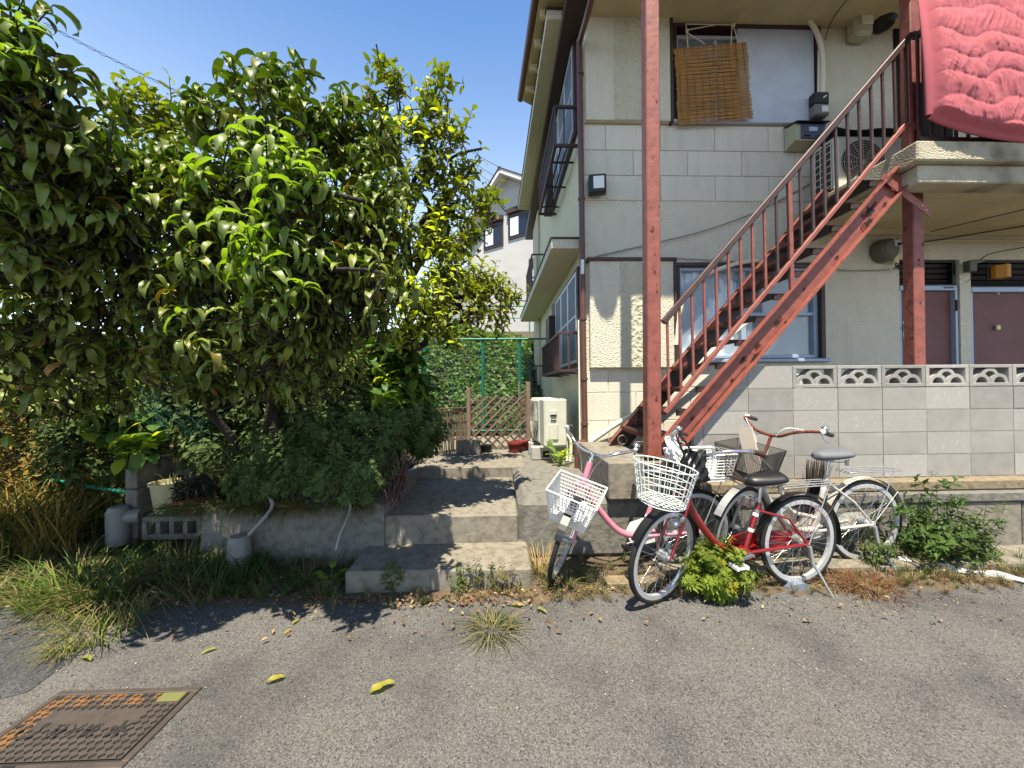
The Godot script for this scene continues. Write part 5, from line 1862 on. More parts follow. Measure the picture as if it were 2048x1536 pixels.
# ---------------------------------------------------------------- fence, hillside, far houses
func build_background() -> void:
	# green chain-link fence at the back of the alley
	var o := thing("chain_link_fence", "green chain-link fence with round posts in front of the ivy-covered slope", "fence", Vector3(-1, 0.45, -7.4))
	var b := MB.new()
	for k in 9:
		var x: float = [-1.409, -0.316, 0.383, -3.6, -5.7, -7.8, -9.9, -12.0, 1.6][k]
		var top: float = 2.329 if k > 0 else 2.221
		b = MB.new()
		b.tube([Vector3(x, 0.35, -7.4), Vector3(x, top, -7.4)], 0.032, 8)
		b.ball(Vector3(x, top, -7.4), Vector3(0.034, 0.02, 0.034), 4, 8)
		pt(o, "fence_post", b, M.fence_green)
	b = MB.new()
	var yt := 2.351
	b.tube([Vector3(-14, yt - 0.03, -7.36), Vector3(2.2, yt - 0.03, -7.36)], 0.02, 6)
	b.tube([Vector3(-14, 0.6, -7.36), Vector3(2.2, 0.6, -7.36)], 0.012, 6)
	pt(o, "rail", b, M.fence_green)
	b = MB.new()
	var h := yt - 0.6
	var n := int(16.2 / 0.075)
	for k in range(-int(h / 0.075) - 1, n):
		var x := -14.0 + k * 0.075
		var a0 := maxf(x, -14.0)
		var a1 := minf(x + h, 2.2)
		if a1 > a0:
			b.tube([Vector3(a0, 0.6 + a0 - x, -7.362), Vector3(a1, 0.6 + a1 - x, -7.362)], 0.0026, 3, false)
			b.tube([Vector3(a0, yt - 0.03 - (a0 - x), -7.358), Vector3(a1, yt - 0.03 - (a1 - x), -7.358)], 0.0026, 3, false)
	pt(o, "wire_mesh", b, M.mesh_green, "stuff")
	# ivy and creepers over the slope
	var leaf := leaf_mesh(0.42, 0.3, -0.5, 3, 0.2)
	var xs := []
	var cs := []
	var hump := FastNoiseLite.new()
	hump.seed = 12
	hump.frequency = 0.9
	for k in 21000:
		var x := rf(-9.0, 3.0)
		var v := rf(0.0, 1.0)
		var z := lerpf(-7.6, -12.8, v)
		var vv := (-7.0 - z) / 6.0
		var y := 0.44 + smoothstep(0.06, 1.0, vv) * 2.55 * (1.0 - 0.12 * sin(x * 0.9)) + rf(0.02, 0.22) + 0.35 * maxf(0.0, hump.get_noise_2d(x * 1.2, z * 1.2))
		var s := rf(0.10, 0.20)
		xs.append(Transform3D(Basis.from_euler(Vector3(rf(-0.2, 0.9), rf(0, TAU), rf(-0.6, 0.6))).scaled(Vector3.ONE * s), Vector3(x, y, z)))
		var g := rf(0.7, 1.3)
		cs.append(Color(0.115, 0.19, 0.055) * g if rng.randf() < 0.88 else Color(0.16, 0.16, 0.05) * g)
	var iv := Node3D.new()
	iv.name = "slope_ivy"
	add_child(iv)
	iv.set_meta("kind", "stuff")
	many(iv, "ivy", leaf, M.leaf_soft, xs, cs)
	# dry golden and green brush behind the fence on the left
	xs = []
	cs = []
	for k in 7000:
		var x := rf(-9.0, -1.3)
		var z := rf(-5.2, -7.2)
		var y := 0.35 + absf(rf(-1, 1)) * 1.75 * (0.6 + 0.4 * sin(x * 2.1))
		xs.append(Transform3D(Basis.from_euler(Vector3(rf(-1.2, 1.2), rf(0, TAU), rf(-1.2, 1.2))).scaled(Vector3(1, 1, 0.55) * rf(0.08, 0.2)), Vector3(x, y, z)))
		var g := rf(0.6, 1.3)
		cs.append(Color(0.26, 0.18, 0.05) * g if rng.randf() < 0.55 and y < 1.4 else Color(0.13, 0.17, 0.035) * g)
	var br := Node3D.new()
	br.name = "dry_undergrowth"
	add_child(br)
	br.set_meta("kind", "stuff")
	many(br, "undergrowth", leaf, M.leaf_matte, xs, cs)
	# white house on the higher ground
	var A := Vector3(0.375, 8.106, -16.000)
	o = thing("white_house", "white gabled house with dark sliding windows behind the alley", "building", Vector3(A.x, 2.9, A.z), "", -deg_to_rad(38.0))
	origin.erase(o)
	var y0 := -2.9
	b = MB.new()
	var ax := -0.031
	var ay := 10.062 + y0
	var poly := PackedVector2Array([Vector2(-2.1, 0), Vector2(6.5, 0), Vector2(6.5, ay - 4.0), Vector2(ax, ay), Vector2(-2.1, ay - (ax + 2.1) * 0.92)])
	b.prism(poly, 7.0, Transform3D(Basis(), Vector3(0, 0, -7.0)))
	pl(o, "wall", b, M.white_wall)
	b = MB.new()
	b.bar(Vector3(ax - 2.5, ay - 2.5 * 0.92 + 0.1, -3.3), Vector3(ax + 0.05, ay + 0.14, -3.3), 7.6, 0.16, 0.0, Vector3(-0.68, 0.73, 0))
	b.bar(Vector3(ax - 0.05, ay + 0.14, -3.3), Vector3(6.9, ay - 4.1, -3.3), 7.6, 0.16, 0.0, Vector3(0.5, 0.86, 0))
	var rf2 := pl(o, "roof", b, M.white_paint)
	b = MB.new()
	b.bar(Vector3(ax - 2.5, ay - 2.5 * 0.92 + 0.20, -3.3), Vector3(ax + 0.05, ay + 0.24, -3.3), 7.65, 0.05, 0.0, Vector3(-0.68, 0.73, 0))
	b.bar(Vector3(ax - 0.05, ay + 0.24, -3.3), Vector3(6.9, ay - 4.0, -3.3), 7.65, 0.05, 0.0, Vector3(0.5, 0.86, 0))
	pl(rf2, "roof_edge", b, M.trim)
	for k in 3:
		var q: Array = [[-1.268, -0.211, 7.302, 8.337], [0.051, 1.085, 7.446, 8.477], [1.131, 1.774, 5.035, 6.215]][k]
		b = MB.new()
		b.box(Vector3((q[0] + q[1]) / 2, (q[2] + q[3]) / 2 + y0, 0.02), Vector3(q[1] - q[0], q[3] - q[2], 0.06), 0.01)
		var w := pl(o, "window", b, M.trim)
		for s in 2:
			b = MB.new()
			var x := lerpf(q[0], q[1], 0.27 + 0.46 * s)
			b.box(Vector3(x, (q[2] + q[3]) / 2 + y0 - 0.02, 0.055), Vector3((q[1] - q[0]) * 0.41, (q[3] - q[2]) * 0.78, 0.01))
			pl(w, "pane", b, M.blue_glass)
			if s == 0:
				b = MB.new()
				b.sheet(func(u: float, v: float) -> Vector3: return Vector3(x + (u - 0.35) * (q[1] - q[0]) * 0.4, (q[2] + q[3]) / 2 + y0 - 0.02 + (v - 0.5) * (q[3] - q[2]) * 0.7, 0.066 + 0.006 * sin(u * 20.0)), 12, 2)
				pl(w, "curtain", b, M.curtain)
		b = MB.new()
		b.box(Vector3((q[0] + q[1]) / 2, q[3] + y0 + 0.12, 0.07), Vector3(q[1] - q[0] + 0.06, 0.22, 0.14), 0.02)
		pl(w, "shutter_case", b, M.trim)
	# grey block of flats further off behind the leaves
	o = thing("grey_building", "pale grey flat-roofed building seen through the leaves behind the utility pole", "building", Vector3(-2.421, 8.605, -26.000))
	var gp := Vector3(-2.521, 5.6, -28.5)
	b = MB.new()
	b.box(gp + Vector3(-0.3, 0.55, 0), Vector3(3.0, 6.3, 4.0), 0.02)
	pt(o, "wall", b, M.grey_wall)
	for k in 3:
		b = MB.new()
		b.box(gp + Vector3(-0.7 + 1.0 * (k % 2), 2.2 - 1.5 * k, 2.02), Vector3(0.7, 0.9, 0.06), 0.01)
		var w := pt(o, "window", b, M.trim)
		b = MB.new()
		b.box(gp + Vector3(-0.7 + 1.0 * (k % 2), 2.2 - 1.5 * k, 2.056), Vector3(0.6, 0.8, 0.01))
		pl(w, "pane", b, M.blue_glass)
	# concrete retaining wall with a rail above the slope
	o = thing("upper_retaining_wall", "grey concrete retaining wall with a green pipe rail below the white house", "retaining wall", Vector3(1, 2.6, -12.9))
	b = MB.new()
	b.span(-16.0, 3.2, 1.9, 3.25, 12.75, 13.0, 0.01)
	pt(o, "wall", b, M.concrete)
	b = MB.new()
	b.tube([Vector3(-15.8, 4.1, -12.85), Vector3(3.0, 4.1, -12.85)], 0.025, 6)
	b.tube([Vector3(-15.8, 3.7, -12.85), Vector3(3.0, 3.7, -12.85)], 0.018, 6)
	pt(o, "rail", b, M.fence_green)
	for k in 10:
		b = MB.new()
		b.tube([Vector3(3.0 - 2.0 * k, 3.25, -12.85), Vector3(3.0 - 2.0 * k, 4.1, -12.85)], 0.025, 6)
		pt(o, "rail_post", b, M.fence_green)
	# utility pole and wires
	o = thing("utility_pole", "slender pale blue utility pole with crossarms rising behind the light green tree", "utility pole", Vector3(-3.308, 7.405, -30.000))
	b = MB.new()
	var top := Vector3(-3.287, 20.845, -30.000)
	b.tube([Vector3(top.x + 0.1, 2.0, -30), top], [0.16, 0.11], 10)
	pt(o, "pole", b, M.pole_blue)
	for k in 3:
		b = MB.new()
		var y: float = [19.837, 18.016, 17.745][k]
		b.box(Vector3(top.x, y, -29.85), Vector3([0.5, 1.9, 1.5][k], 0.09, 0.09), 0.01, Basis(Vector3.UP, 0.5))
		var arm := pt(o, "crossarm", b, M.pipe_grey)
		for q in 3:
			b = MB.new()
			b.tube([Vector3(top.x + (q - 1) * 0.5, y + 0.02, -29.85 + (1 - q) * 0.27), Vector3(top.x + (q - 1) * 0.5, y + 0.2, -29.85 + (1 - q) * 0.27)], 0.05, 6)
			pl(arm, "insulator", b, M.white_paint)
	b = MB.new()
	b.tube([Vector3(top.x + 0.5, 16.275, -29.7), Vector3(top.x + 0.5, 17.242, -29.7)], 0.22, 12)
	pt(o, "transformer", b, M.pipe_grey)
	for k in 5:
		var p: Vector3 = [Vector3(-2.984, 20.228, -30.000), Vector3(-2.912, 19.531, -30.000), Vector3(-2.839, 19.066, -30.000), Vector3(-2.848, 17.904, -30.000), Vector3(-3.371, 19.758, -30.000)][k]
		var e: Vector3 = [Vector3(1.815, 13.079, -22.000), Vector3(1.807, 12.280, -22.000), Vector3(1.800, 11.481, -22.000), Vector3(1.226, 10.908, -22.000), Vector3(-15.042, 27.305, -40.000)][k]
		cable(["highest black wire running right from the pale blue utility pole", "second black wire running right from the pale blue utility pole", "third black wire running right from the pale blue utility pole", "lowest black wire running right from the pale blue utility pole", "black wire running left from the pale blue utility pole behind the leaves"][k], [p, (p + e) / 2 - Vector3(0, 0.12, 0), e], 0.018, M.wire)
	# twisted service cable across the sky at the upper left
	b = MB.new()
	for s in 2:
		var pts := []
		for k in 90:
			var t := k / 89.0
			var q := (Vector3(-10.136, 9.657, -9.000)).lerp(Vector3(-8.616, 10.337, -13.000), t)
			q += Vector3(0, 0.028 * sin(t * 60.0 + PI * s) - 0.25 * t * (1 - t), 0.028 * cos(t * 60.0 + PI * s))
			pts.append(q)
		b.tube(pts, 0.008, 4)
	lone("cable", "twisted pair of black cables crossing the blue sky above the trees", "cable", b, M.wire)

# ---------------------------------------------------------------- the alley
func build_yard_things() -> void:
	# lattice fence panel
	var x0 := -0.438
	var x1 := 0.437
	var y0 := 0.52
	var y1 := 1.281
	var o := thing("lattice_fence", "weathered brown wooden lattice panel across the end of the alley", "fence", Vector3((x0 + x1) / 2, 0.5, -5.7))
	var b := MB.new()
	var h := y1 - y0
	var k := 0
	var x := x0 - h
	while x < x1:
		for s in 2:
			var a := maxf(x, x0)
			var e := minf(x + h, x1)
			if e - a > 0.03:
				b = MB.new()
				if s == 0:
					b.bar(Vector3(a, y0 + a - x, -5.69), Vector3(e, y0 + e - x, -5.69), 0.009, 0.026, 0.0, Vector3(-1, 1, 0))
				else:
					b.bar(Vector3(a, y1 - (a - x), -5.70), Vector3(e, y1 - (e - x), -5.70), 0.009, 0.026, 0.0, Vector3(1, 1, 0))
				pt(o, "slat", b, M.wood_dark if (x > x0 + 0.1 and k % 3) or s else M.wood_grey)
		x += 0.128
		k += 1
	for q: Array in [[-0.452, 1.402], [0.414, 1.482]]:
		b = MB.new()
		b.box(Vector3(q[0], (0.48 + q[1]) / 2, -5.66), Vector3(0.055, q[1] - 0.48, 0.055), 0.006)
		pt(o, "post", b, M.wood_grey)
	# narrower lattice strip beside it
	o = thing("trellis", "narrow pale trellis strip behind the right post of the lattice panel", "trellis", Vector3(0.356, 0.5, -6.0))
	for q in 8:
		b = MB.new()
		var yy := lerpf(0.9, 1.364, q / 7.0)
		b.bar(Vector3(0.294, yy - 0.06, -6), Vector3(0.410, yy, -6), 0.01, 0.022)
		pt(o, "slat", b, M.wood_grey)
	for q in 2:
		b = MB.new()
		b.box(Vector3([0.294, 0.410][q], 1.0, -6.01), Vector3(0.02, 1.0, 0.02))
		pt(o, "upright", b, M.wood_grey)
	# reed screen
	var r0 := -0.898
	var r1 := -0.453
	o = thing("reed_screen", "leaning grey-brown reed screen left of the lattice panel", "screen", Vector3((r0 + r1) / 2, 0.5, -5.6))
	b = MB.new()
	for q in 34:
		var t := q / 33.0
		var xx := lerpf(r0, r1, t)
		var zz := lerpf(-5.35, -5.72, t)
		b.tube([Vector3(xx + rf(-0.02, 0.05), 0.48, zz + 0.04), Vector3(xx + rf(-0.02, 0.02), 1.095 + rf(-0.06, 0.03), zz)], rf(0.006, 0.011), 5)
	pt(o, "reeds", b, M.reed, "stuff")
	for yy: float in [0.68, 0.92, 1.08]:
		b = MB.new()
		b.bar(Vector3(r0, yy, -5.33), Vector3(r1, yy, -5.70), 0.012, 0.02)
		pt(o, "batten", b, M.wood_dark)
	b = MB.new()
	b.bar(Vector3(r0, 1.116, -5.35), Vector3(r1, 1.118, -5.70), 0.04, 0.02, 0.004)
	pt(o, "top_batten", b, M.wood_dark)
	# concrete planter blocks and pots in front
	var c := Vector3(-0.433, 0.692, -5.350)
	b = MB.new()
	b.box(Vector3(c.x, 0.595, -5.36), Vector3(0.32, 0.19, 0.14), 0.008)
	lone("concrete_block", "dark concrete block on the path in front of the reed screen", "block", b, M.concrete_old)
	b = MB.new()
	c = Vector3(0.204, 0.642, -5.400)
	b.lathe([Vector2(0, 0.5), Vector2(0.075, 0.5), Vector2(0.1, 0.62), Vector2(0.112, 0.62), Vector2(0.112, 0.645), Vector2(0.095, 0.645), Vector2(0.085, 0.6), Vector2(0, 0.6)], Transform3D(Basis(), Vector3(c.x, 0, -5.45)), 16)
	lone("flower_pot", "dark red flower pot at the foot of the lattice panel", "pot", b, M.terracotta)
	b = MB.new()
	c = Vector3(0.328, 0.683, -5.500)
	b.lathe([Vector2(0, 0.5), Vector2(0.06, 0.5), Vector2(0.085, 0.6), Vector2(0.095, 0.6), Vector2(0.095, 0.625), Vector2(0.08, 0.625), Vector2(0, 0.57)], Transform3D(Basis(Vector3.RIGHT, 0.0), Vector3(c.x, 0.02, -5.62)), 16)
	lone("flower_pot", "smaller red flower pot behind the dark red one by the lattice post", "pot", b, M.terracotta)
	b = MB.new()
	c = Vector3(-0.198, 0.661, -5.450)
	b.lathe([Vector2(0, 0.5), Vector2(0.07, 0.5), Vector2(0.09, 0.6), Vector2(0.08, 0.6), Vector2(0, 0.58)], Transform3D(Basis(), Vector3(c.x, 0, -5.5)), 14)
	lone("flower_pot", "black plastic pot in the middle before the lattice panel", "pot", b, M.black_plastic)
	leafy_plant("hosta_plant", "low broad-leaved plant beside the downpipe and the alley blocks", "plant", Vector3(0.701, 0.5, -4.55), 16, 0.16, 0.24, Color(0.10, 0.19, 0.05), 0.45)
	# shade-side ground clutter by the stair foot
	b = MB.new()
	ring(Vector3(1.232, 0.864, -3.900), 0.045, 0.008, 18, 6, b)
	lone("coiled_hose", "small grey coil of hose standing beside the staircase foot", "hose", b, M.meter_olive)
	# twig broom and stones by the wall
	o = thing("twig_broom", "brown twig broom standing bristles-up behind the white bicycle", "broom", Vector3(2.606, 0.174, -3.120))
	b = MB.new()
	var base := Vector3(2.521, 0.111, -3.130)
	var tip := Vector3(2.683, 0.749, -3.200)
	for q in 90:
		var sp := Vector3(rf(-1, 1) * 0.095, rf(-0.06, 0.03), rf(-0.05, 0.03))
		b.tube([base + Vector3(rf(-0.03, 0.03), rf(0, 0.1), rf(-0.02, 0.02)), base.lerp(tip, 0.6) + sp * 0.7, tip + sp], [0.004, 0.003, 0.0016], 4, false)
	pt(o, "twigs", b, M.bark, "stuff")
	b = MB.new()
	b.tube([base + Vector3(-0.12, -0.10, 0.06), base + Vector3(0, 0.08, 0)], 0.014, 8)
	pt(o, "handle", b, M.wood_grey)

# ---------------------------------------------------------------- left-hand bank: blocks, pots, pipes
func build_left_things() -> void:
	var b := MB.new()
	var o := thing("block_pillar", "grey concrete block pillar at the left end of the planter", "pillar", Vector3(-3.152, 0, -3.45))
	for k in 3:
		var ya: float = [0.05, 0.339, 0.565][k]
		var yb: float = [0.339, 0.565, 0.800][k]
		b = MB.new()
		b.span(-3.189, -3.090, ya + 0.003, yb - 0.003, 3.42, 3.80, 0.006)
		pt(o, "block", b, M.concrete_old)
	b = MB.new()
	b.span(-3.439, -2.794, 0.05, 0.709, 3.81, 3.92, 0.008)
	lone("back_board", "dim grey concrete slab behind the two flower pots", "slab", b, M.concrete_old)
	# hollow block lying on its side
	var hx0 := -3.015
	var hx1 := -2.527
	var hy1 := 0.338
	var hy0 := hy1 - 0.19
	o = thing("hollow_block", "hollow concrete block lying under the flower pots, its holes to the road", "block", Vector3((hx0 + hx1) / 2, hy0, -3.5))
	b = MB.new()
	b.span(hx0, hx1, hy1 - 0.04, hy1, 3.38, 3.70, 0.004)
	b.span(hx0, hx1, hy0, hy0 + 0.045, 3.38, 3.70, 0.004)
	for k in 5:
		var xx := lerpf(hx0 + 0.02, hx1 - 0.02, k / 4.0)
		b.span(xx - 0.02, xx + 0.02, hy0 + 0.045, hy1 - 0.04, 3.38, 3.70, 0.003)
	pt(o, "shell", b, M.concrete_old)
	b = MB.new()
	b.span(hx0 + 0.01, hx1 - 0.01, hy0 + 0.046, hy1 - 0.041, 3.60, 3.62)
	pt(o, "inner_web", b, M.concrete_old)
	var c := Vector3(-2.898, 0.331, -3.460)
	b = MB.new()
	b.lathe([Vector2(0, 0), Vector2(0.1, 0), Vector2(0.105, 0.01), Vector2(0.135, 0.235), Vector2(0.147, 0.235), Vector2(0.147, 0.255), Vector2(0.13, 0.255), Vector2(0.125, 0.22), Vector2(0, 0.22)], Transform3D(Basis(), Vector3(c.x, hy1 + 0.012, -3.52)), 20)
	lone("flower_pot", "cream flower pot holding sparse grass on the hollow block", "pot", b, M.pot_cream)
	grass("grass_tuft", "sparse thin grass growing in the cream flower pot", Vector3(c.x, hy1 + 0.23, -3.52), 0.09, 34, 0.2, Color(0.06, 0.10, 0.03), 0.8)
	c = Vector3(-2.657, 0.322, -3.420)
	b = MB.new()
	b.lathe([Vector2(0, 0), Vector2(0.07, 0), Vector2(0.095, 0.09), Vector2(0.112, 0.09), Vector2(0.118, 0.135), Vector2(0.105, 0.135), Vector2(0.098, 0.1), Vector2(0, 0.1)], Transform3D(Basis(Vector3(0, 0, 1), 0.08), Vector3(c.x, hy1 + 0.004, -3.46)), 18)
	lone("flower_pot", "terracotta flower pot filled with a dead brown plant", "pot", b, M.terracotta)
	b = MB.new()
	for k in 130:
		var s := Vector3(c.x, hy1 + 0.22, -3.47) + rv() * 0.13 * Vector3(1.0, 1.0, 0.8)
		var a := rv() * 0.06
		b.tube([s, s + a + Vector3(0, 0.01, 0), s + a * 1.6 + rv() * 0.03], [0.006, 0.005, 0.002], 4, false)
	lone("dead_plant", "tangle of dead brown stems in the terracotta pot", "plant", b, M.bark)
	# capped drain pipes
	var q := Vector3(-1.989, 0.0, -3.06)
	o = thing("vent_pipe", "grey capped vent pipe standing against the planter wall", "pipe", Vector3(q.x, 0, q.z))
	b = MB.new()
	b.lathe([Vector2(0.068, -0.02), Vector2(0.068, 0.16), Vector2(0.0, 0.16)], Transform3D(Basis(), q + Vector3(0, 0, 0.02)), 18)
	pt(o, "pipe", b, M.pipe_grey)
	b = MB.new()
	b.lathe([Vector2(0.08, 0.13), Vector2(0.082, 0.16), Vector2(0.078, 0.26), Vector2(0.06, 0.292), Vector2(0.0, 0.30)], Transform3D(Basis(), q + Vector3(0, 0, 0.02)), 18)
	pt(o, "cap", b, M.pipe_grey)
	q = Vector3(-3.177, 0.351, -3.350)
	b = MB.new()
	b.lathe([Vector2(0.075, -0.22), Vector2(0.078, 0.05), Vector2(0.06, 0.09), Vector2(0, 0.1)], Transform3D(Basis(), q), 16)
	b.tube([q, q + Vector3(0.14, 0.0, -0.05)], 0.06, 12)
	lone("vent_pipe", "dirty grey elbow pipe left of the concrete block pillar", "pipe", b, M.pipe_grey)
	# wrapped roots or cables on the planter wall
	b = MB.new()
	b.tube(curve([Vector3(-1.773, 0.660, -3.020), Vector3(-1.774, 0.598, -3.040), Vector3(-1.752, 0.516, -3.060), Vector3(-1.809, 0.421, -3.060), Vector3(-1.909, 0.316, -3.070), Vector3(-1.959, 0.252, -3.060), Vector3(-1.969, 0.200, -3.040)], 6), [0.012, 0.012, 0.013, 0.013, 0.014, 0.014, 0.013, 0.012, 0.012, 0.014, 0.014, 0.015, 0.015, 0.014, 0.013, 0.014, 0.015, 0.015, 0.015, 0.016, 0.016, 0.015, 0.014, 0.015, 0.015, 0.015, 0.016, 0.016, 0.017, 0.017, 0.017, 0.017, 0.016, 0.016, 0.016, 0.016, 0.016], 8)
	lone("wrapped_cable", "pale foil-wrapped cable curling down beside the grey vent pipe", "cable", b, M.foil)
	b = MB.new()
	b.tube(curve([Vector3(-1.274, 0.737, -2.980), Vector3(-1.214, 0.747, -2.980), Vector3(-1.171, 0.674, -3.000), Vector3(-1.160, 0.549, -3.040), Vector3(-1.164, 0.467, -3.060), Vector3(-1.211, 0.353, -3.080), Vector3(-1.250, 0.268, -3.080), Vector3(-1.272, 0.161, -3.060)], 6), 0.0105, 8)
	lone("wrapped_cable", "thin pale wrapped cable arching over the planter wall beside the steps", "cable", b, M.foil)
	# torn green netting draped through the branches
	for k in 3:
		var a: Vector3 = [Vector3(-3.157, 1.896, -3.000), Vector3(-2.551, 1.483, -3.100), Vector3(-1.659, 1.474, -3.000)][k]
		var e: Vector3 = [Vector3(-2.547, 1.368, -3.050), Vector3(-2.022, 0.935, -3.100), Vector3(-1.384, 1.550, -3.050)][k]
		var dn: float = [0.30, 0.26, 0.22][k]
		b = MB.new()
		var no := FastNoiseLite.new()
		no.seed = 40 + k
		no.frequency = 1.3
		var at := func(u: float, v: float) -> Vector3:
			return a.lerp(e, u) + Vector3(0.1 * no.get_noise_2d(u * 3.0, v * 2.0), -dn * v + 0.10 * no.get_noise_2d(u * 4.0 + 9.0, v * 3.0), 0.14 * no.get_noise_2d(u * 5.0, v * 4.0 + 20.0))
		for i in 26:
			var p1 := []
			var p2 := []
			for j in 9:
				p1.append(at.call(clampf(i / 25.0 + j * 0.012, 0, 1), j / 8.0))
				p2.append(at.call(j / 8.0, clampf(i / 25.0 + j * 0.004, 0, 1)))
			b.tube(p1, 0.0009, 3, false)
			b.tube(p2, 0.0009, 3, false)
		lone("torn_netting", ["torn dark green netting slung under the left edge tree's branches", "torn green netting bunched above the flower pots", "torn pale green netting trailing down beneath the middle dark tree"][k], "netting", b, M.mesh_green)
	# bottom rail and netting post in the weeds
	b = MB.new()
	b.tube([Vector3(-4.334, 0.551, -3.900), Vector3(-3.332, 0.494, -3.600)], 0.018, 8)
	b.tube([Vector3(-3.232, 0.1, -3.6), Vector3(-3.232, 1.018, -3.6)], 0.024, 8)
	lone("green_pipe_rail", "green pipe post and low rail half hidden in the weeds left of the pillar", "rail", b, M.fence_green)

# ---------------------------------------------------------------- plants
func leaf_mesh(width: float, a0: float, a1: float, segs: int, fold: float, wavy := 0.02, blunt := 0.75) -> ArrayMesh:
	var px := [Vector2.ZERO]
	var an := [a0]
	for k in segs * 4:
		var t := (k + 0.5) / (segs * 4)
		var a := lerpf(a0, a1, t)
		px.append(px[-1] + Vector2(cos(a), sin(a)) / (segs * 4))
		an.append(a)
	var b := MB.new()
	b.sheet(func(u: float, v: float) -> Vector3:
		var k := int(round(u * segs * 4))
		var a: float = an[k]
		var s := (v - 0.5) * 2.0
		var w := width * 0.5 * pow(sin(PI * pow(clampf(u, 0.0001, 0.9999), blunt)), 0.8) + 0.004
		var up := Vector3(-sin(a), cos(a), 0)
		return Vector3(px[k].x, px[k].y, 0) + up * (absf(s) * w * fold + wavy * sin(u * 11.0 + s) * absf(s)) + Vector3(0, 0, s * w), segs, 2, true)
	return b.mesh()

func seen_size(p: Vector3) -> float:
	if p.z > -0.6:
		return 0.0
	var x := p.x / -p.z
	var y := (p.y - 1.4) / -p.z
	if absf(x) > 1.35 or absf(y) > 1.02:
		return 0.0
	return 1.0 / -p.z

# clumps: [centre, radius]; leaves hang in whorls on shoots that point out of the clump
func leaf_tree(o: Node3D, clumps: Array, per: float, leaves: int, len0: float, len1: float, meshes: Array, mat: Material, colors: Array, singles: int, along: float, trunk_m: Material, spread: float) -> void:
	var all := []
	var tw := MB.new()
	for c: Array in clumps:
		var n := int(per * c[1] * c[1])
		for k in n:
			var dir := rv()
			if dir.y < -0.55 and rng.randf() < 0.6:
				dir.y = -dir.y
			var p: Vector3 = c[0] + dir * c[1] * (pow(rf(0.12, 1.0), 0.45) if k % 7 else rf(1.0, 1.35)) * Vector3(1, 0.95, 0.9)
			var ax := (dir * spread + Vector3.UP * 0.55 + rv() * 0.45).normalized()
			var root := p - ax * rf(0.14, 0.3)
			tw.tube([root - (p - c[0]) * 0.3, root, p], [0.006, 0.0045, 0.002], 4, false)
			var a := rf(0, TAU)
			for q in leaves:
				a += 2.4 + rf(-0.3, 0.3)
				var side := ax.cross(Vector3.UP if absf(ax.y) < 0.95 else Vector3.RIGHT).normalized()
				var out := (side * cos(a) + ax.cross(side) * sin(a) + ax * rf(0.0, 0.5)).normalized()
				var up := (ax * 0.35 + Vector3.UP * 0.9 + rv() * 0.25).normalized()
				up = (up - out * up.dot(out)).normalized()
				var s := rf(len0, len1)
				var at := p - ax * along * (float(q) / leaves) * rf(0.7, 1.3)
				all.append([Transform3D(Basis(out, up, out.cross(up)).scaled(Vector3(s, s, s * rf(0.85, 1.2))), at), rng.randi() % meshes.size(), rng.randf()])
	pt(o, "twigs", tw, trunk_m, "stuff")
	# the leaves that show largest are parts of their own
	all.sort_custom(func(x: Array, y: Array) -> bool: return seen_size(x[0].origin) > seen_size(y[0].origin))
	var shade := []
	for g in 4:
		var m := (mat as StandardMaterial3D).duplicate() as StandardMaterial3D
		m.vertex_color_use_as_albedo = false
		m.albedo_color = ((colors[0] as Color) * [0.65, 0.85, 1.0, 1.2][g]).linear_to_srgb()
		m.albedo_color.a = 1.0
		shade.append(m)
	var at0: Vector3 = origin[o]
	for k in mini(singles, all.size()):
		var t: Transform3D = all[k][0]
		t.origin -= at0
		pm(o, "leaf", meshes[all[k][1]], shade[k % 4], t)
	for g in meshes.size():
		var xs := []
		var cs := []
		for k in range(singles, all.size()):
			if all[k][1] != g:
				continue
			var t: Transform3D = all[k][0]
			t.origin -= at0
			xs.append(t)
			var r: float = all[k][2]
			var col: Color = colors[0]
			if r > 0.985:
				col = colors[3]
			elif r > 0.955:
				col = colors[2]
			elif r > 0.62:
				col = colors[1]
			var f := 0.7 + 0.75 * fposmod(r * 37.0, 1.0)
			cs.append(Color(col.r * f, col.g * f, col.b * f))
		if xs.size():
			many(o, "foliage", meshes[g], mat, xs, cs)

func limb(b: MB, a: Vector3, e: Vector3, r0: float, r1: float, wob := 0.12) -> void:
	var pts := []
	for k in 8:
		var t := k / 7.0
		var p := a.lerp(e, t) + Vector3(0, 0.35 * sin(PI * t) * 0.4, 0)
		if k > 0 and k < 7:
			p += Vector3(rf(-wob, wob), rf(-wob, wob) * 0.6, rf(-wob, wob))
		pts.append(p)
	pts = curve(pts, 3)
	var rs := []
	for k in pts.size():
		rs.append(lerpf(r0, r1, float(k) / (pts.size() - 1)))
	b.tube(pts, rs, 8)

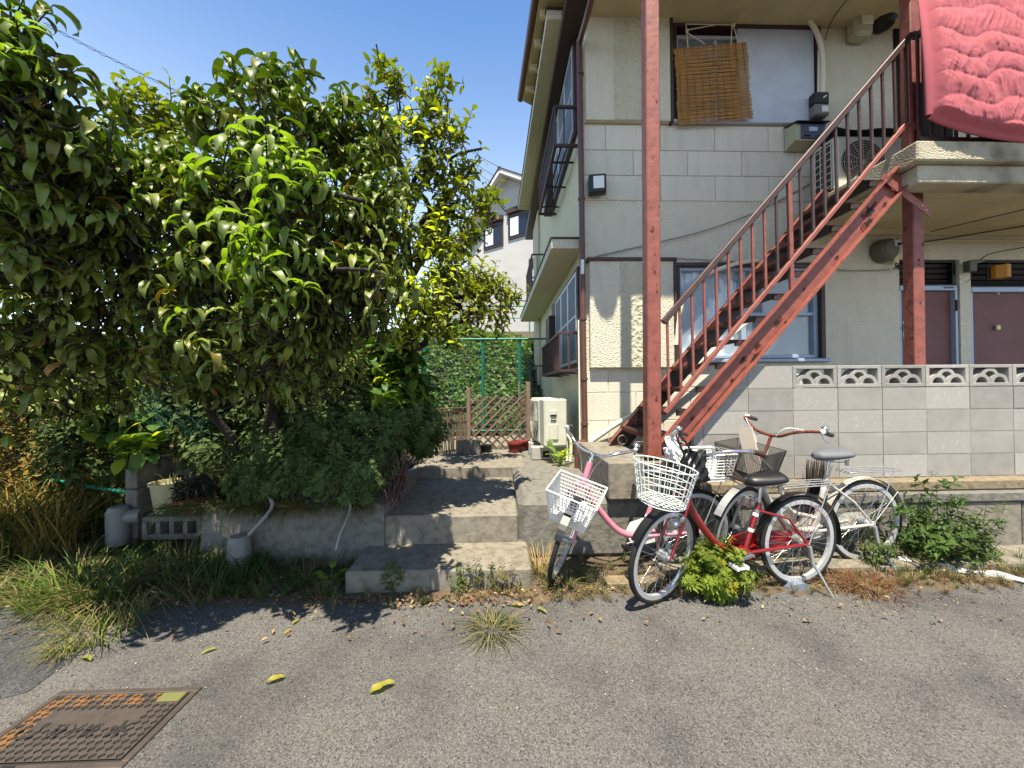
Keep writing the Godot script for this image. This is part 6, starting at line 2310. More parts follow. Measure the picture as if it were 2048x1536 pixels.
func build_trees() -> void:
	var long := [leaf_mesh(0.27, 0.75, -1.6, 6, 0.35), leaf_mesh(0.29, 0.45, -2.1, 6, 0.42, 0.025), leaf_mesh(0.25, 0.1, -1.5, 6, 0.3), leaf_mesh(0.30, -0.3, -1.8, 6, 0.45, 0.03)]
	var dark := [Color(0.108, 0.142, 0.026), Color(0.148, 0.170, 0.026), Color(0.17, 0.15, 0.025), Color(0.22, 0.11, 0.03)]
	# big drooping-leaved tree in the middle
	var base := Vector3(-2.002, 0.959, -3.500)
	base.y = 0.42
	var o := thing("peach_tree", "large dark green tree with long drooping leaves standing over the planter", "tree", base)
	var cl := [[Vector3(-1.664, 2.551, -2.100), 0.210], [Vector3(-1.471, 2.821, -2.065), 0.189], [Vector3(-1.176, 3.009, -2.065), 0.140], [Vector3(-1.162, 2.713, -1.995), 0.224], [Vector3(-1.062, 2.891, -2.352), 0.258], [Vector3(-0.855, 2.833, -2.352), 0.241], [Vector3(-0.740, 2.521, -2.268), 0.241], [Vector3(-1.300, 2.414, -1.960), 0.252], [Vector3(-0.954, 2.315, -1.855), 0.252], [Vector3(-0.819, 2.223, -2.100), 0.258], [Vector3(-0.659, 2.256, -2.184), 0.209], [Vector3(-0.688, 1.982, -2.100), 0.241], [Vector3(-0.863, 1.959, -2.016), 0.241], [Vector3(-1.005, 2.043, -1.820), 0.252], [Vector3(-1.348, 2.128, -1.925), 0.238], [Vector3(-1.541, 2.289, -1.960), 0.238], [Vector3(-1.421, 1.869, -1.960), 0.252], [Vector3(-1.071, 1.820, -1.855), 0.238], [Vector3(-0.990, 1.756, -2.184), 0.241], [Vector3(-0.771, 1.783, -2.184), 0.209], [Vector3(-1.348, 1.681, -2.030), 0.238], [Vector3(-1.666, 1.853, -1.995), 0.224], [Vector3(-1.677, 1.640, -2.100), 0.210], [Vector3(-1.161, 1.610, -2.100), 0.224], [Vector3(-1.149, 1.593, -2.604), 0.193], [Vector3(-1.783, 1.496, -2.500), 0.200], [Vector3(-1.506, 1.463, -2.500), 0.200], [Vector3(-1.378, 1.450, -2.805), 0.230], [Vector3(-1.221, 1.552, -3.120), 0.196], [Vector3(-1.272, 1.660, -2.300), 0.160], [Vector3(-1.129, 3.232, -2.255), 0.081], [Vector3(-0.923, 3.121, -2.376), 0.115], [Vector3(-0.677, 2.956, -2.352), 0.115], [Vector3(-1.339, 3.016, -2.060), 0.080]]
	var b := MB.new()
	limb(b, base, Vector3(-1.399, 2.019, -2.232), 0.04, 0.022)
	limb(b, base, Vector3(-0.945, 2.191, -2.088), 0.034, 0.015)
	limb(b, base + Vector3(-0.1, 0, 0.1), Vector3(-1.921, 2.136, -2.088), 0.034, 0.015)
	limb(b, Vector3(-1.399, 2.019, -2.232), Vector3(-1.210, 2.879, -2.124), 0.03, 0.008)
	limb(b, Vector3(-1.399, 2.019, -2.232), Vector3(-1.591, 2.632, -2.124), 0.028, 0.008)
	limb(b, Vector3(-1.399, 1.906, -2.232), Vector3(-0.684, 2.336, -1.944), 0.026, 0.008)
	limb(b, Vector3(-0.962, 1.989, -2.124), Vector3(-0.602, 1.815, -1.836), 0.02, 0.006)
	limb(b, Vector3(-1.774, 1.989, -2.124), Vector3(-1.880, 2.540, -2.016), 0.025, 0.01)
	limb(b, Vector3(-1.434, 1.464, -2.592), Vector3(-0.735, 1.741, -1.944), 0.03, 0.008)
	pt(o, "trunk", b, M.bark)
	leaf_tree(o, cl, 540.0, 7, 0.072, 0.145, long, M.leaf, dark, 300, 0.13, M.bark, 0.8)
	# its neighbour that fills the left edge, close to the road
	base = Vector3(-3.976, 0.887, -2.900)
	base.y = 0.1
	o = thing("peach_tree", "near dark-leaved tree leaning in from the left edge, tallest against the sky", "tree", base)
	cl = [[Vector3(-1.888, 2.805, -1.560), 0.208], [Vector3(-1.830, 2.622, -1.600), 0.176], [Vector3(-1.905, 2.492, -1.560), 0.240], [Vector3(-1.911, 2.410, -1.680), 0.240], [Vector3(-2.029, 2.482, -1.960), 0.216], [Vector3(-2.066, 2.567, -2.160), 0.192], [Vector3(-2.031, 2.199, -1.680), 0.272], [Vector3(-1.960, 2.258, -1.800), 0.272], [Vector3(-1.961, 2.430, -2.000), 0.272], [Vector3(-1.935, 2.541, -2.160), 0.240], [Vector3(-2.033, 2.154, -2.000), 0.272], [Vector3(-2.135, 2.001, -1.840), 0.288], [Vector3(-1.961, 2.242, -2.160), 0.240], [Vector3(-2.039, 1.918, -2.160), 0.240], [Vector3(-2.264, 1.873, -2.080), 0.272], [Vector3(-2.439, 1.756, -2.000), 0.256], [Vector3(-2.190, 2.094, -1.680), 0.272], [Vector3(-1.984, 2.595, -1.520), 0.240], [Vector3(-2.447, 1.655, -2.200), 0.26], [Vector3(-2.227, 1.665, -2.300), 0.24], [Vector3(-2.777, 1.526, -2.300), 0.26], [Vector3(-3.480, 2.079, -2.450), 0.34], [Vector3(-3.452, 2.659, -2.350), 0.34], [Vector3(-4.037, 1.920, -2.550), 0.4], [Vector3(-4.050, 2.367, -2.350), 0.4], [Vector3(-3.570, 3.020, -2.250), 0.4], [Vector3(-2.033, 1.675, -2.400), 0.2], [Vector3(-1.837, 2.010, -2.200), 0.22], [Vector3(-4.803, 1.685, -2.650), 0.4], [Vector3(-3.246, 1.344, -2.800), 0.25], [Vector3(-2.912, 1.393, -2.800), 0.22], [Vector3(-2.516, 1.475, -2.700), 0.2]]
	b = MB.new()
	limb(b, base, Vector3(-2.567, 2.147, -2.125), 0.07, 0.035)
	limb(b, Vector3(-2.567, 2.147, -2.125), Vector3(-2.074, 2.808, -1.785), 0.035, 0.01)
	limb(b, Vector3(-2.722, 2.013, -2.210), Vector3(-2.140, 2.698, -2.295), 0.035, 0.01)
	limb(b, Vector3(-3.210, 1.840, -2.465), Vector3(-2.200, 1.405, -2.635), 0.045, 0.015)
	limb(b, Vector3(-3.541, 1.617, -2.720), Vector3(-2.487, 1.408, -2.635), 0.03, 0.012)
	limb(b, Vector3(-2.859, 1.686, -2.465), Vector3(-2.016, 1.911, -2.380), 0.04, 0.012)
	pt(o, "trunk", b, M.bark)
	leaf_tree(o, cl, 400.0, 7, 0.075, 0.145, long, M.leaf, dark, 200, 0.13, M.bark, 0.8)
	# light green tree behind, on the alley side
	var oval := [leaf_mesh(0.42, 0.4, -0.7, 4, 0.25), leaf_mesh(0.45, 0.1, -1.1, 4, 0.3), leaf_mesh(0.40, 0.7, -0.2, 4, 0.2)]
	var light := [Color(0.19, 0.225, 0.036), Color(0.25, 0.26, 0.036), Color(0.18, 0.17, 0.020), Color(0.06, 0.09, 0.016)]
	base = Vector3(-1.016, 1.031, -4.000)
	base.y = 0.45
	o = thing("persimmon_tree", "taller light green tree with small oval leaves overhanging the alley", "tree", base)
	cl = [[Vector3(-0.918, 3.939, -3.040), 0.106], [Vector3(-0.795, 3.765, -3.040), 0.152], [Vector3(-0.525, 3.690, -3.040), 0.152], [Vector3(-0.427, 3.849, -3.040), 0.106], [Vector3(-0.604, 3.454, -3.040), 0.213], [Vector3(-0.352, 3.437, -3.040), 0.152], [Vector3(-0.837, 3.294, -3.040), 0.213], [Vector3(-0.529, 3.141, -3.040), 0.228], [Vector3(-0.263, 3.187, -3.116), 0.167], [Vector3(-0.762, 2.943, -3.040), 0.228], [Vector3(-0.385, 2.905, -3.116), 0.228], [Vector3(-0.126, 2.866, -3.116), 0.137], [Vector3(-0.026, 3.026, -3.192), 0.091], [Vector3(-0.532, 2.593, -3.040), 0.258], [Vector3(-0.227, 2.664, -3.116), 0.167], [Vector3(-0.379, 2.321, -3.040), 0.243], [Vector3(-0.111, 2.223, -3.116), 0.182], [Vector3(0.090, 2.161, -3.192), 0.152], [Vector3(-0.188, 2.008, -3.040), 0.198], [Vector3(-0.523, 2.032, -2.964), 0.258], [Vector3(0.007, 1.983, -3.116), 0.122], [Vector3(-0.785, 2.264, -3.116), 0.258], [Vector3(-0.711, 1.843, -2.964), 0.198], [Vector3(-1.038, 3.756, -3.192), 0.152], [Vector3(-0.411, 1.880, -2.964), 0.152], [Vector3(-0.644, 3.033, -4.300), 0.34], [Vector3(-0.318, 2.592, -4.300), 0.28], [Vector3(-0.580, 2.349, -4.200), 0.3], [Vector3(0.012, 2.563, -4.400), 0.18]]
	b = MB.new()
	limb(b, base, Vector3(-0.760, 2.330, -3.354), 0.06, 0.035)
	limb(b, Vector3(-0.760, 2.330, -3.354), Vector3(-0.837, 3.764, -3.198), 0.035, 0.006)
	limb(b, Vector3(-0.760, 2.330, -3.354), Vector3(-0.470, 3.852, -3.198), 0.03, 0.006)
	limb(b, Vector3(-0.759, 2.501, -3.354), Vector3(-0.148, 3.383, -3.237), 0.03, 0.006)
	limb(b, Vector3(-0.759, 2.501, -3.354), Vector3(0.015, 2.985, -3.276), 0.025, 0.006)
	limb(b, Vector3(-0.848, 1.816, -3.354), Vector3(0.135, 2.181, -3.276), 0.035, 0.008)
	limb(b, Vector3(-0.782, 1.738, -3.432), Vector3(-0.199, 1.917, -3.198), 0.03, 0.008)
	pt(o, "trunk", b, M.bark)
	leaf_tree(o, cl, 500.0, 8, 0.055, 0.095, oval, M.leaf_soft, light, 300, 0.24, M.bark, 0.9)
	# its other crown, seen over and through the dark trees
	base = Vector3(-4.175, 1.285, -5.000)
	base.y = 0.5
	o = thing("persimmon_tree", "light green tree half hidden behind the two dark drooping-leaved trees", "tree", base)
	cl = [[Vector3(-3.715, 3.813, -3.696), 0.294], [Vector3(-3.479, 4.038, -3.780), 0.252], [Vector3(-3.156, 3.923, -3.780), 0.336], [Vector3(-2.832, 3.879, -3.780), 0.294], [Vector3(-3.456, 4.349, -3.780), 0.084], [Vector3(-3.248, 4.185, -3.780), 0.168], [Vector3(-3.649, 3.488, -3.864), 0.420], [Vector3(-3.085, 3.346, -3.864), 0.462], [Vector3(-2.515, 3.253, -3.864), 0.420], [Vector3(-1.982, 3.196, -3.948), 0.420], [Vector3(-1.457, 3.013, -3.864), 0.420], [Vector3(-3.367, 2.665, -3.864), 0.462], [Vector3(-2.659, 2.471, -3.864), 0.462], [Vector3(-1.943, 2.373, -3.864), 0.462], [Vector3(-1.363, 2.471, -3.864), 0.378], [Vector3(-4.068, 2.856, -3.864), 0.420], [Vector3(-1.744, 3.998, -3.864), 0.252]]
	b = MB.new()
	limb(b, base, Vector3(-3.448, 3.789, -3.956), 0.07, 0.012)
	limb(b, base, Vector3(-2.575, 3.297, -3.956), 0.06, 0.012)
	limb(b, base, Vector3(-1.828, 3.034, -4.042), 0.05, 0.012)
	pt(o, "trunk", b, M.bark)
	leaf_tree(o, cl, 240.0, 9, 0.07, 0.12, oval, M.leaf_soft, light, 0, 0.28, M.bark, 0.9)
	# young tree with broad oval leaves over the planter's right end
	var broad := [leaf_mesh(0.56, 0.35, -0.6, 5, 0.15, 0.01, 0.8), leaf_mesh(0.58, 0.0, -0.9, 5, 0.18, 0.01, 0.8)]
	base = Vector3(-1.220, 0.828, -3.700)
	base.y = 0.45
	o = thing("young_tree", "young tree with broad dark oval leaves at the right end of the planter", "tree", base)
	cl = [[Vector3(-1.062, 1.657, -3.500), 0.22], [Vector3(-0.798, 1.611, -3.500), 0.18], [Vector3(-0.688, 1.431, -3.500), 0.16], [Vector3(-0.948, 1.347, -3.400), 0.24], [Vector3(-1.239, 1.436, -3.500), 0.22], [Vector3(-0.936, 1.812, -3.700), 0.2], [Vector3(-1.369, 1.748, -3.500), 0.22]]
	b = MB.new()
	limb(b, base, Vector3(-1.018, 1.657, -3.500), 0.02, 0.006, 0.04)
	limb(b, base, Vector3(-0.710, 1.476, -3.500), 0.016, 0.005, 0.04)
	pt(o, "trunk", b, M.bark)
	leaf_tree(o, cl, 420.0, 6, 0.10, 0.16, broad, M.leaf_soft, [Color(0.055, 0.12, 0.024), Color(0.07, 0.14, 0.025), Color(0.09, 0.15, 0.02), Color(0.05, 0.1, 0.02)], 150, 0.16, M.bark, 1.0)
	# low branch of broad leaves in front of the pillar
	base = Vector3(-2.935, 0.931, -3.200)
	o = thing("leafy_branch", "low branch of broad green leaves hanging in front of the concrete block pillar", "plant", base)
	b = MB.new()
	limb(b, Vector3(-3.314, 1.493, -3.300), Vector3(-2.701, 1.002, -3.100), 0.012, 0.004, 0.03)
	pt(o, "stem", b, M.bark)
	cl = [[Vector3(-3.057, 1.141, -3.100), 0.14], [Vector3(-2.787, 0.953, -3.050), 0.12], [Vector3(-2.658, 0.989, -3.050), 0.13], [Vector3(-2.926, 1.216, -3.100), 0.14], [Vector3(-2.672, 1.127, -3.200), 0.12]]
	leaf_tree(o, cl, 520.0, 6, 0.10, 0.16, broad, M.leaf_soft, [Color(0.06, 0.13, 0.025), Color(0.07, 0.14, 0.025), Color(0.09, 0.15, 0.02), Color(0.05, 0.1, 0.02)], 40, 0.16, M.bark, 1.0)
	# spray of big matt leaves in the middle of the dark tree
	base = Vector3(-1.960, 1.839, -2.400)
	o = thing("leaf_spray", "single spray of big grey-green leaves standing out below the dark trees", "plant", base)
	b = MB.new()
	limb(b, Vector3(-2.286, 1.479, -3.000), base, 0.01, 0.005, 0.02)
	pt(o, "stem", b, M.bark)
	for k in 7:
		var a := TAU * k / 7.0 + 0.3
		var out := Vector3(cos(a), 0.15, sin(a) * 0.8).normalized()
		var up := (Vector3.UP - out * out.y).normalized()
		var m := (M.leaf_matte as StandardMaterial3D).duplicate() as StandardMaterial3D
		m.vertex_color_use_as_albedo = false
		m.albedo_color = Color(0.10, 0.15, 0.065).linear_to_srgb()
		pm(o, "leaf", broad[0], m, Transform3D(Basis(out, up, out.cross(up)).scaled(Vector3(0.21, 0.21, 0.16)), Vector3(0, 0.02 * (k % 2), 0)))

func blade(b: MB, at: Vector3, dir: Vector3, h: float, w: float, bend: float) -> void:
	var side := dir.cross(Vector3.UP).normalized() * w
	var last := [at - side * 0.5, at + side * 0.5]
	for k in 4:
		var t := (k + 1) / 4.0
		var p := at + Vector3(dir.x, 0, dir.z) * h * (0.12 * t + bend * t * t) + Vector3.UP * h * (t - bend * 0.55 * t * t * t)
		var ww := 1.0 - t * t
		var nxt := [p - side * 0.5 * ww, p + side * 0.5 * ww]
		if k < 3:
			b.quad(last[0], last[1], nxt[1], nxt[0])
		else:
			b.tri(last[0], last[1], p)
		last = nxt

func grass(called: String, label: String, at: Vector3, r: float, n: int, h: float, col: Color, bend: float, group := "", dry := 0.12, category := "grass tuft") -> MeshInstance3D:
	var b := MB.new()
	b.tinted = true
	for k in n:
		var a := rf(0, TAU)
		var d := Vector3(cos(a), 0, sin(a))
		var f := rf(0.7, 1.35)
		b.col = Color(col.r * f, col.g * f, col.b * f) if rng.randf() > dry else Color(0.20, 0.155, 0.065) * f
		blade(b, d * r * sqrt(rng.randf()) , (d + rv() * 0.6).normalized(), h * rf(0.45, 1.15), rf(0.004, 0.009) * (0.6 + h), bend * rf(0.4, 1.4))
	var o := lone(called, label, category, b, M.leaf_matte, group)
	o.position = at
	return o

func leafy_plant(called: String, label: String, category: String, at: Vector3, n: int, len0: float, h: float, col: Color, width: float, group := "") -> Node3D:
	var o := thing(called, label, category, at, group)
	var lm := leaf_mesh(width, 0.55, -0.7, 4, 0.2)
	var m := (M.leaf_soft as StandardMaterial3D).duplicate() as StandardMaterial3D
	m.vertex_color_use_as_albedo = false
	m.albedo_color = col.linear_to_srgb()
	var b := MB.new()
	var spots := []
	for k in n:
		var a := 2.4 * k + rf(-0.3, 0.3)
		var t := rf(0.25, 1.0)
		var d := Vector3(cos(a), 0, sin(a))
		var p := d * h * 0.45 * t + Vector3(0, h * t * rf(0.5, 1.0), 0)
		b.tube([d * 0.01, p * 0.5 + Vector3(0, 0.02, 0), p], [0.004, 0.003, 0.002], 4, false)
		spots.append([p, (d + Vector3(0, rf(-0.1, 0.5), 0) + rv() * 0.3).normalized()])
	pl(o, "stem", b, m)
	for s: Array in spots:
		var out: Vector3 = s[1]
		var up := (Vector3.UP - out * out.y).normalized()
		pm(o, "leaf", lm, m, Transform3D(Basis(out, up, out.cross(up)).scaled(Vector3.ONE * len0 * rf(0.6, 1.1)), s[0]))
	return o

# a sprig of deeply cut leaves, for the mugwort and the weeds
func sprig_mesh(cut: bool) -> ArrayMesh:
	var b := MB.new()
	for k in 7:
		var a := 2.4 * float(k)
		var y := 0.1 + 0.11 * k
		var d := Vector3(cos(a), 0.25, sin(a)).normalized()
		var s := d.cross(Vector3.UP).normalized()
		var l := 0.55 - 0.04 * k
		var p := Vector3(0, y, 0)
		if cut:
			for q: Array in [[0.0, 1.0], [0.75, 0.62], [-0.75, 0.62], [0.5, 0.85], [-0.5, 0.85]]:
				var dd := (d * cos(q[0]) + s * sin(q[0])).normalized()
				var tip: Vector3 = p + dd * l * q[1] - Vector3(0, 0.16 * l, 0)
				var ss := dd.cross(Vector3.UP).normalized() * l * 0.11
				var m: Vector3 = p + dd * l * q[1] * 0.55
				b.tri(p, m + ss, tip)
				b.tri(p, tip, m - ss)
		else:
			var ss := s * l * 0.22
			var m := p + d * l * 0.5
			b.tri(p, m + ss, p + d * l - Vector3(0, 0.2 * l, 0))
			b.tri(p, p + d * l - Vector3(0, 0.2 * l, 0), m - ss)
	b.tube([Vector3.ZERO, Vector3(0, 0.85, 0)], [0.02, 0.01], 4, false)
	return b.mesh()

func sprigs(called: String, mesh: ArrayMesh, boxes: Array, n: int, s0: float, s1: float, col: Color, mat: Material) -> void:
	var o := Node3D.new()
	o.name = numbered(called)
	add_child(o)
	o.set_meta("kind", "stuff")
	var xs := []
	var cs := []
	for k in n:
		var c: Array = boxes[rng.randi() % boxes.size()]
		var d := rv()
		var p: Vector3 = c[0] + d * c[1] * (pow(rf(0.1, 1.0), 0.5) if k % 6 else rf(1.0, 1.45))
		var up := (Vector3.UP + d * 0.8 + rv() * 0.4).normalized()
		var s := rf(s0, s1)
		var sd := up.cross(rv()).normalized()
		xs.append(Transform3D(Basis(sd, up, sd.cross(up)).scaled(Vector3.ONE * s), p))
		var f := rf(0.65, 1.4)
		cs.append(Color(col.r * f, col.g * f, col.b * f))
	many(o, called + "_leaves", mesh, mat, xs, cs)

func build_low_plants() -> void:
	var cut := sprig_mesh(true)
	var oval := sprig_mesh(false)
	var v := func(x: float, y: float, z: float) -> Vector3: return Vector3(x, y, z)
	# mugwort spilling over the planter wall
	sprigs("mugwort", cut, [[Vector3(-1.771, 0.996, -3.200), v.call(0.22, 0.2, 0.2)], [Vector3(-1.431, 1.038, -3.150), v.call(0.26, 0.24, 0.2)], [Vector3(-1.135, 1.028, -3.200), v.call(0.26, 0.22, 0.2)], [Vector3(-0.907, 1.087, -3.400), v.call(0.24, 0.18, 0.22)], [Vector3(-0.753, 1.057, -3.700), v.call(0.18, 0.2, 0.25)], [Vector3(-0.765, 0.876, -4.000), v.call(0.12, 0.2, 0.3)], [Vector3(-1.171, 0.732, -3.080), v.call(0.2, 0.13, 0.1)], [Vector3(-1.543, 0.762, -3.060), v.call(0.26, 0.16, 0.12)], [Vector3(-1.846, 0.690, -3.060), v.call(0.16, 0.12, 0.08)], [Vector3(-1.194, 0.684, -3.040), v.call(0.2, 0.13, 0.08)], [Vector3(-1.004, 0.803, -3.100), v.call(0.12, 0.16, 0.1)], [Vector3(-1.374, 1.265, -3.400), v.call(0.3, 0.2, 0.25)], [Vector3(-2.008, 0.798, -3.200), v.call(0.18, 0.14, 0.12)]], 2300, 0.08, 0.19, Color(0.078, 0.118, 0.040), M.leaf_matte)
	sprigs("shade_undergrowth", oval, [[Vector3(-3.000, 1.360, -3.700), v.call(0.5, 0.45, 0.35)], [Vector3(-2.479, 1.222, -3.600), v.call(0.3, 0.3, 0.25)], [Vector3(-5.106, 1.117, -3.600), v.call(0.3, 0.5, 0.3)], [Vector3(-2.014, 1.497, -4.000), v.call(0.6, 0.35, 0.3)], [Vector3(-3.759, 0.863, -3.700), v.call(0.3, 0.4, 0.3)], [Vector3(-2.125, 1.361, -3.200), v.call(0.25, 0.25, 0.15)], [Vector3(-1.731, 1.357, -3.200), v.call(0.28, 0.25, 0.15)], [Vector3(-1.394, 1.395, -3.250), v.call(0.25, 0.2, 0.15)], [Vector3(-2.515, 1.198, -3.300), v.call(0.2, 0.22, 0.12)], [Vector3(-2.283, 0.922, -3.200), v.call(0.2, 0.14, 0.1)]], 2000, 0.12, 0.26, Color(0.062, 0.092, 0.028), M.leaf_matte)
	sprigs("yellowing_undergrowth", oval, [[Vector3(-4.637, 1.222, -4.000), v.call(0.7, 0.4, 0.4)], [Vector3(-4.418, 1.052, -4.200), v.call(0.5, 0.35, 0.4)], [Vector3(-4.705, 0.748, -3.900), v.call(0.5, 0.25, 0.3)]], 700, 0.10, 0.2, Color(0.17, 0.115, 0.03), M.straw)
	# strap-leaved clump hanging over the wall
	grass("strap_leaved_plant", "strap-leaved clump drooping over the left end of the planter wall", Vector3(-2.016, 0.717, -3.120), 0.11, 80, 0.42, Color(0.050, 0.073, 0.023), 1.15, "", 0.28, "plant")
	# dead reddish stems beside the steps
	var b := MB.new()
	var c := Vector3(-0.854, 0.679, -3.120)
	for k in 110:
		var p := c + rv() * Vector3(0.11, 0.13, 0.07)
		b.tube([p + Vector3(rf(-0.03, 0.03), 0.07, 0), p, p + Vector3(rf(-0.05, 0.05), -0.08, rf(0, 0.04))], [0.005, 0.005, 0.002], 4, false)
	lone("dead_shrub", "bundle of dead reddish stems hanging beside the upper step", "plant", b, M.grip_brown)
	# tall rank growth on the shaded bank at the left
	var rank := Node3D.new()
	rank.name = "rank_grass"
	add_child(rank)
	rank.set_meta("kind", "stuff")
	var rt := MB.new()
	for k in 14:
		var a := TAU * k / 14.0
		var d := Vector3(cos(a), 0, sin(a))
		blade(rt, d * 0.10 * rng.randf(), d, rf(0.5, 1.1), 0.02, rf(0.2, 0.7))
	var rxs := []
	var rcs := []
	for k in 900:
		var x := rf(-6.0, -1.95)
		var z := -rf(3.1, 4.9)
		if x > -3.5 and z > -4.4:
			x -= 1.7
		var s := rf(0.3, 0.8)
		rxs.append(Transform3D(Basis.from_euler(Vector3(rf(-0.25, 0.25), rf(0, TAU), rf(-0.25, 0.25))).scaled(Vector3(s, s, s)), Vector3(x, 0.03 + maxf(0.0, -2.9 - z) / 4.5 * 0.42, z)))
		var g := rf(0.6, 1.3)
		rcs.append([Color(0.24, 0.16, 0.045) * g, Color(0.10, 0.12, 0.03) * g, Color(0.18, 0.145, 0.04) * g][rng.randi() % 3])
	many(rank, "rank_grass_blades", rt.mesh(), M.leaf_matte, rxs, rcs)
	# dry and green blades hanging over the planter wall
	var hang := Node3D.new()
	hang.name = "overhanging_grass"
	add_child(hang)
	hang.set_meta("kind", "stuff")
	rxs = []
	rcs = []
	for k in 150:
		var s := rf(0.10, 0.26)
		rxs.append(Transform3D(Basis.from_euler(Vector3(rf(1.3, 2.3), rf(-0.6, 0.6), 0)).scaled(Vector3(s, s, s)), Vector3(rf(-2.62, -1.0), rf(0.47, 0.53), -rf(3.12, 3.2))))
		var g := rf(0.6, 1.3)
		rcs.append([Color(0.15, 0.11, 0.05) * g, Color(0.075, 0.10, 0.03) * g, Color(0.06, 0.085, 0.03) * g][rng.randi() % 3])
	many(hang, "overhanging_grass_blades", rt.mesh(), M.leaf_matte, rxs, rcs)
	# grass along the foot of everything, one mass
	var tuft := MB.new()
	for k in 16:
		var a := TAU * k / 16.0
		var d := Vector3(cos(a), 0, sin(a))
		blade(tuft, d * 0.12 * rng.randf(), d, rf(0.5, 1.1), 0.035, rf(0.3, 1.0))
	var tm := tuft.mesh()
	var o := Node3D.new()
	o.name = "verge_grass"
	add_child(o)
	o.set_meta("kind", "stuff")
	var xs := []
	var cs := []
	for k in 1250:
		var p: Vector3
		var s := 0.12
		var r := rng.randf()
		var dry := 0.25
		if r < 0.42:
			p = Vector3(rf(-4.6, -1.75), 0.01, -rf(2.55, 3.5) - 0.0)
			s = rf(0.10, 0.30)
		elif r < 0.50:
			p = Vector3(rf(-2.2, -1.1), 0.01, -rf(2.62, 3.12))
			s = rf(0.07, 0.18)
		elif r < 0.78:
			p = Vector3(rf(-1.3, 4.6), 0.01, -rf(2.50, 2.75))
			s = rf(0.03, 0.09)
			dry = 0.75
		elif r < 0.9:
			p = Vector3(rf(2.6, 4.6), 0.01, -rf(2.6, 3.1))
			s = rf(0.05, 0.13)
			dry = 0.6
		else:
			p = Vector3(rf(0.25, 2.6), 0.01, -rf(2.7, 3.1))
			s = rf(0.04, 0.12)
			dry = 0.55
		xs.append(Transform3D(Basis(Vector3.UP, rf(0, TAU)).scaled(Vector3(s, s * rf(0.7, 1.3), s)), p))
		var f := rf(0.7, 1.3)
		cs.append(Color(0.198, 0.152, 0.079) * f if rng.randf() < dry else Color(0.056, 0.086, 0.020) * f)
	many(o, "verge_grass_blades", tm, M.leaf_matte, xs, cs)
	# dry litter at the foot of the wall and steps
	o = Node3D.new()
	o.name = "leaf_litter"
	add_child(o)
	o.set_meta("kind", "stuff")
	xs = []
	cs = []
	var lm := leaf_mesh(0.4, 0.4, -0.6, 3, 0.3)
	for k in 2600:
		var x := rf(-4.0, 4.8)
		var z := -2.62 - absf(rf(-1, 1) + rf(-1, 1)) * 0.22
		if rng.randf() < 0.12:
			z = -rf(2.2, 2.6)
		if x < -1.1 and z < -2.95:
			z = -rf(2.6, 2.95)
		if x > -1.1 and x < 0.22 and z < -2.66:
			z = -rf(2.5, 2.66)
		var y := 0.015
		xs.append(Transform3D(Basis.from_euler(Vector3(rf(-0.5, 0.5), rf(0, TAU), rf(-0.5, 0.5))).scaled(Vector3.ONE * rf(0.012, 0.045)), Vector3(x, y + rf(0, 0.012), z)))
		var f := rf(0.6, 1.3)
		cs.append([Color(0.198, 0.139, 0.073), Color(0.145, 0.086, 0.046), Color(0.251, 0.198, 0.106), Color(0.185, 0.079, 0.040)][rng.randi() % 4] * f)
	for k in 260:
		# crumbs on the steps
		var st := rng.randi() % 3
		xs.append(Transform3D(Basis(Vector3.UP, rf(0, TAU)).scaled(Vector3.ONE * rf(0.012, 0.03)), Vector3(rf(-0.95, 0.1), [0.155, 0.38, 0.505][st], -[rf(2.74, 3.16), rf(3.2, 4.4), rf(4.5, 5.3)][st])))
		cs.append(Color(0.264, 0.238, 0.092))
	many(o, "leaf_litter_pieces", lm, M.straw, xs, cs)
	# grit gathered on the asphalt towards the verge
	o = Node3D.new()
	o.name = "road_grit"
	add_child(o)
	o.set_meta("kind", "stuff")
	xs = []
	cs = []
	var pb := MB.new()
	pb.ball(Vector3.ZERO, Vector3(0.5, 0.32, 0.4), 3, 5)
	for k in 2600:
		var z := -2.5 + absf(rf(-1, 1) * rf(0, 1)) * 1.1
		xs.append(Transform3D(Basis.from_euler(Vector3(rf(0, 1), rf(0, TAU), 0)).scaled(Vector3.ONE * rf(0.004, 0.013)), Vector3(rf(-3.2, 4.6), 0.003, z)))
		var f := rf(0.5, 1.5)
		cs.append([Color(0.16, 0.15, 0.13), Color(0.22, 0.19, 0.14), Color(0.09, 0.085, 0.08)][rng.randi() % 3] * f)
	many(o, "road_grit_stones", pb.mesh(), M.straw, xs, cs)
	# countable clumps
	grass("grass_clump", "tall bright grass clump on the asphalt at the left, beside straw", Vector3(-2.715, 0.000, -2.628), 0.24, 330, 0.42, Color(0.105, 0.15, 0.032), 0.8)
	grass("grass_clump", "shorter yellow-green grass clump at the front of the tall left clump", Vector3(-2.317, 0.000, -2.352), 0.18, 200, 0.22, Color(0.12, 0.15, 0.035), 1.1)
	grass("grass_clump", "grass clump with long arching blades at the road edge below the hollow block", Vector3(-2.488, 0.000, -2.979), 0.22, 170, 0.32, Color(0.056, 0.092, 0.020), 0.9)
	grass("grass_clump", "dark grass clump at the far left edge by the fallen lid", Vector3(-3.852, 0.000, -3.292), 0.3, 200, 0.42, Color(0.046, 0.079, 0.020), 0.7)
	grass("straw_heap", "heap of pale cut straw on top of the left grass clumps", Vector3(-2.500, 0.040, -2.726), 0.24, 260, 0.24, Color(0.238, 0.178, 0.086), 2.2, "", 0.0, "straw")
	grass("grass_clump", "low grass trail creeping down the asphalt joint to the iron cover", Vector3(-2.328, 0.000, -2.161), 0.07, 110, 0.10, Color(0.092, 0.106, 0.033), 1.0, "", 0.5)
